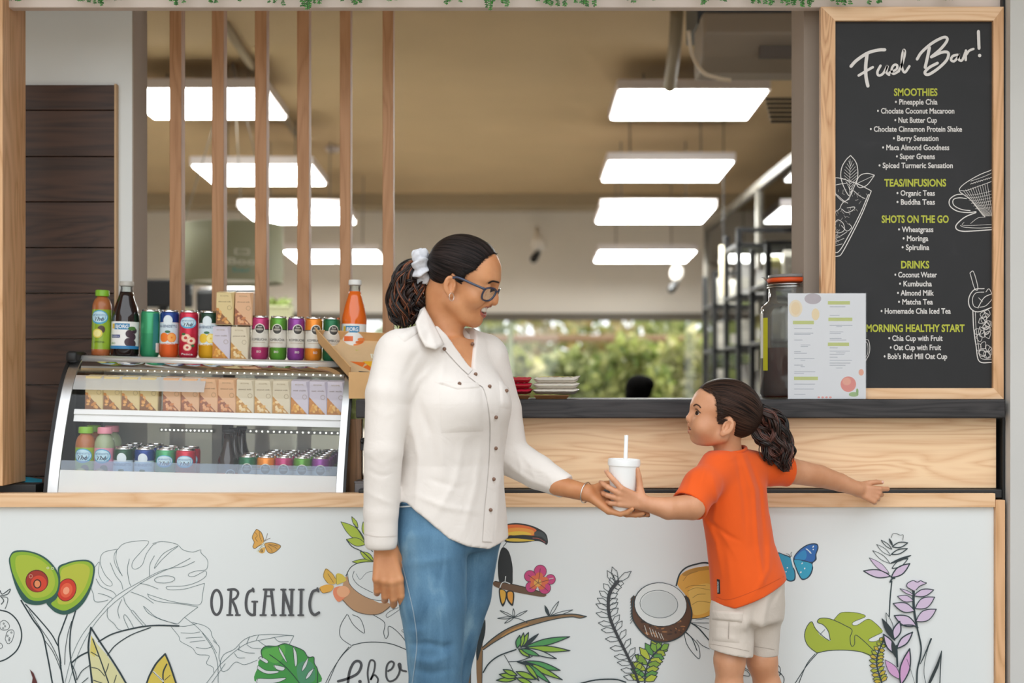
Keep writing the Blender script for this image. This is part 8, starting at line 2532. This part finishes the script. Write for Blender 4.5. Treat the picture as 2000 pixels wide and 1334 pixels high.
# far (right) arm stretched along the bar, hand hooked over the rail
H4, lo, hi, segs4, nails4 = hand(W(1672, 955, -.080), (1, .02, -.30), (.10, 1, -.10), 'R', .72,
    ((30, 40, 25), (62, 78, 40), (66, 80, 40), (66, 80, 40)), spread=(16, 2, -6, -12), thumb=((34, 4), (4, 14)), tl=(.036, .028, .022))
arm2 = [W(1490, 918, -.20), W(1545, 920, -.165), W(1600, 930, -.125), W(1640, 942, -.10), W(1674, 955, -.082)]
p, ax = grid(np.minimum(np.minimum.reduce(arm2), lo) - .05, np.maximum(np.maximum.reduce(arm2), hi) + .05, .0022)
cb.add(smin(H4(p), chain(p, arm2, [.037, .0355, .031, .0255, .0205], .004), .010).astype(np.float32), ax)
# legs
cl = [W(1430, 1170, -.27), W(1425, 1290, -.28), W(1424, 1345, -.275)]
cr_ = [W(1488, 1170, -.22), W(1488, 1290, -.215), W(1500, 1345, -.205)]
def c_legs(p):
    d = ell(p, W(1462, 1165, -.25), (.055, .05, .05))
    for L_, fx in ((cl, X0(1428, -.27)), (cr_, X0(1508, -.2))):
        a = np.array((fx, L_[2][1] + .03, .20))
        d = smin(d, chain(p, L_ + [W(1, 1430, L_[2][1]) * (0, 1, 1) + (L_[2][0], 0, 0), a], [.042, .0385, .0345, .036, .024], .02), .02)
        d = smin(d, rc(p, a + (.012, 0, -.03), a + (-.10, 0, -.036), .025, .019), .015)
    return d
p, ax = grid((X0(1360, -.27), -.36, .14), (X0(1560, -.2), -.10, zz(1120, -.25)), .004)
cb.add(c_legs(p).astype(np.float32), ax)
cbo = cb.obj('body', [M_sk2, M_lip2], chd)
cs_ = Surf(cb.v[0], cb.f[0])
eyeballs(CHILD, CR, CC, 1.0, chd, (1, .55, .05))
q = G()
for k in range(-2, 3):
    q.ball((.0690 + .0125 * math.cos(k * .28), .0150 * math.sin(k * .28), -.0220), (.0028, .0026, .0035), 8, 6)
mk('teeth', np.array(q.v) @ CR.T + CC, q.f, mat('teeth', 'e9e2d6', 0.25), chd, True, True)
cs_.strip([(1355, 793), (1360, 790), (1366, 793), (1369, 797)], 2.6, .001).obj('eyebrow', mat('brow brown', '4a2c1c', .7), chd, True, True)
cs_.strip([(1358, 799), (1361, 799), (1366, 804), (1369, 807)], 1.4, .0012).obj('eyelashes', mat('brow dark', '22150f', .7), chd, True, True)
polyc = [(.090, .086), (.068, .094), (.051, .068), (.040, .038), (.031, .008), (.018, .026), (.004, .036), (-.016, .024), (-.026, -.014), (-.055, -.028), (-.16, -.04), (-.16, .22), (.10, .22)]
hairc = haircap('hair', CHILD, polyc, .0075, CR, CC, 1.0, (-.105, 0, .030), hairmat('child hair', '0e0908', '4a342a', 24), chd)
g = G()
hairline(CHILD, polyc[:6], CR, CC, chd, mat('child wisps', '3a2419', .5), 300, 5, (-.10, .035))
hc3 = [mat('child strand dark', '17100e', .4), mat('child strand brown', '33201a', .4), mat('child strand warm', '5a342a', .42)]
tuft(g, [W(1480, 800, -.255), W(1503, 818, -.25), W(1520, 850, -.245), W(1528, 885, -.245), W(1532, 922, -.25)], [.018, .026, .029, .029, .012], 560, 21, .010, 2.2, .0016)
tuft(g, [W(1470, 830, -.26), W(1492, 855, -.255), W(1508, 885, -.25), W(1520, 905, -.25)], [.014, .022, .022, .012], 220, 22, .009, 2.0, .0016)
g.obj('ponytail', hc3, chd, True, True)

tee, tv_, tf_ = fieldmesh('t_shirt', c_shirt, (X0(1300, -.4), -.50, zz(1190, -.25)), (X0(1570, -.15), -.08, zz(865, -.25)), .0036, M_or, chd)
ts = Surf(tv_, tf_)
nk = [cnb + np.array((.0005 + .047 * math.cos(a), .047 * math.sin(a), .0135 + .012 * math.cos(a) + .004 * math.sin(2 * a))) for a in [2 * PI * k / 36 for k in range(36)]]
G().tube(nk, .0048, 8, closed=True).obj('neck_rib', M_or, tee, True, True)
ts.quad((1400, 1131), (1406, 1132), (1407, 1160), (1401, 1160), 4, 6, .0015).obj('side_label', mat('black label', '17181a', .7), tee, True, True)
tvx, tfx = fit_text('ORIGINAL', 0, 22, -1.4, 1.4, .02)
mk('label_lettering', [ts.hit(1403.8 + q[1], 1157 - q[0], .0028) for q in tvx], tfx, mat('label white', 'cfd0d0', .7), tee, False, True)
ts.strip([(1399, 1166), (1425, 1171), (1480, 1151), (1531, 1126)], .9, .0008).obj('hem_stitching', mat('orange thread', 'c24a14', .8), tee, True, True)

# ---- shorts
M_sh = clothmat('beige cotton', 'cfc4b9', crease=.35, cs=26, var=.05)
def c_shorts(p):
    d = loft(p, [zz(1260, -.25), zz(1200, -.25), zz(1150, -.25), zz(1110, -.25)], [X0(1462, -.25), X0(1463, -.25), X0(1466, -.25), X0(1468, -.25)], -.25, [.094, .098, .096, .090], [.078, .080, .080, .076], YC - PI / 2, 2.3)
    d = smax(d, p[2] - zz(1112, -.25), .006); d = smax(d, zz(1215, -.25) - p[2], .02)
    l1 = chain(p, [W(1430, 1190, -.275), W(1427, 1285, -.285)], [.058, .0595])
    l1 = smax(l1, zz(1273, -.28) - p[2] - (p[0] - X0(1427, -.28)) * .20, .002)
    l1 = smax(l1, -rc(p, W(1427, 1262, -.285), W(1427, 1320, -.285), .050, .056), .002)
    l2 = chain(p, [W(1490, 1180, -.225), W(1490, 1290, -.215)], [.052, .0405])
    l2 = smax(l2, zz(1279, -.215) - p[2] , .002)
    l2 = smax(l2, -rc(p, W(1490, 1270, -.215), W(1490, 1320, -.215), .035, .040), .002)
    d = smin(smin(d, l1, .02), l2, .02)
    d = ridges(d, p, (([W(1478, 1170, -.34), W(1468, 1220, -.33), W(1466, 1245, -.32)], .010, -.005), ([W(1500, 1155, -.32), W(1490, 1200, -.31), W(1478, 1260, -.30)], .010, .005), ([W(1520, 1150, -.28), W(1505, 1175, -.30)], .008, -.004), ([W(1430, 1195, -.37), W(1450, 1240, -.36)], .010, .003), ([W(1455, 1200, -.35), W(1460, 1250, -.35)], .008, .003)))
    return d
sho, hv, hf = fieldmesh('shorts', c_shorts, (X0(1365, -.3), -.40, zz(1300, -.25)), (X0(1560, -.15), -.10, zz(1105, -.25)), .0034, M_sh, chd)
hs = Surf(hv, hf)
hs.quad((1392, 1212), (1445, 1213), (1444, 1256), (1391, 1252), 8, 8, .004).obj('cargo_pocket', M_sh, sho, True, True)
hs.quad((1391, 1192), (1452, 1194), (1449, 1216), (1391, 1210), 8, 6, .0065).obj('pocket_flap', M_sh, sho, True, True)
hs.strip([(1425, 1214), (1423, 1248)], 1.0, .0052).obj('pocket_seam', mat('beige thread', 'a89c90', .8), sho, True, True)
hs.strip([(1387, 1258), (1420, 1263), (1463, 1272)], .9, .0008).obj('hem_stitching', mat('beige thread', 'a89c90', .8), sho, True, True)
hs.strip([(1474, 1263), (1492, 1265), (1512, 1269)], .9, .0008).obj('hem_stitching', mat('beige thread', 'a89c90', .8), sho, True, True)
nail_geo(nails3, (0, 1, 2, 3), 'd8a58c', 'c', chd, .7); nail_geo(nails4, (4,), 'dcb0a0', 'c', chd, .7)
for L_, fx, nm in ((cl, X0(1428, -.27), 'near'), (cr_, X0(1508, -.2), 'far')):
    a = np.array((fx, L_[2][1] + .03, .20))
    t = thing('shoe', 'small grey shoe on the %s foot of the child' % nm, 'shoe', (a[0] - .04, a[1], .14), 'shoes of the child')
    fieldmesh('upper', lambda p, a=a: smax(smin(rc(p, a + (.018, 0, -.028), a + (-.105, 0, -.034), .033, .027), rc(p, a, a + (.004, 0, .01), .033, .034), .015), .150 - p[2], .002), (a[0] - .16, a[1] - .06, .14), (a[0] + .07, a[1] + .06, .26), .005, mat('shoe grey', '8a8d92', .7), t)
    G().bbox(a[0] - .135, a[0] + .052, a[1] - .034, a[1] + .034, .1405, .152, .006).obj('sole', mat('shoe sole', 'b9b4aa', .7), t, world=True)
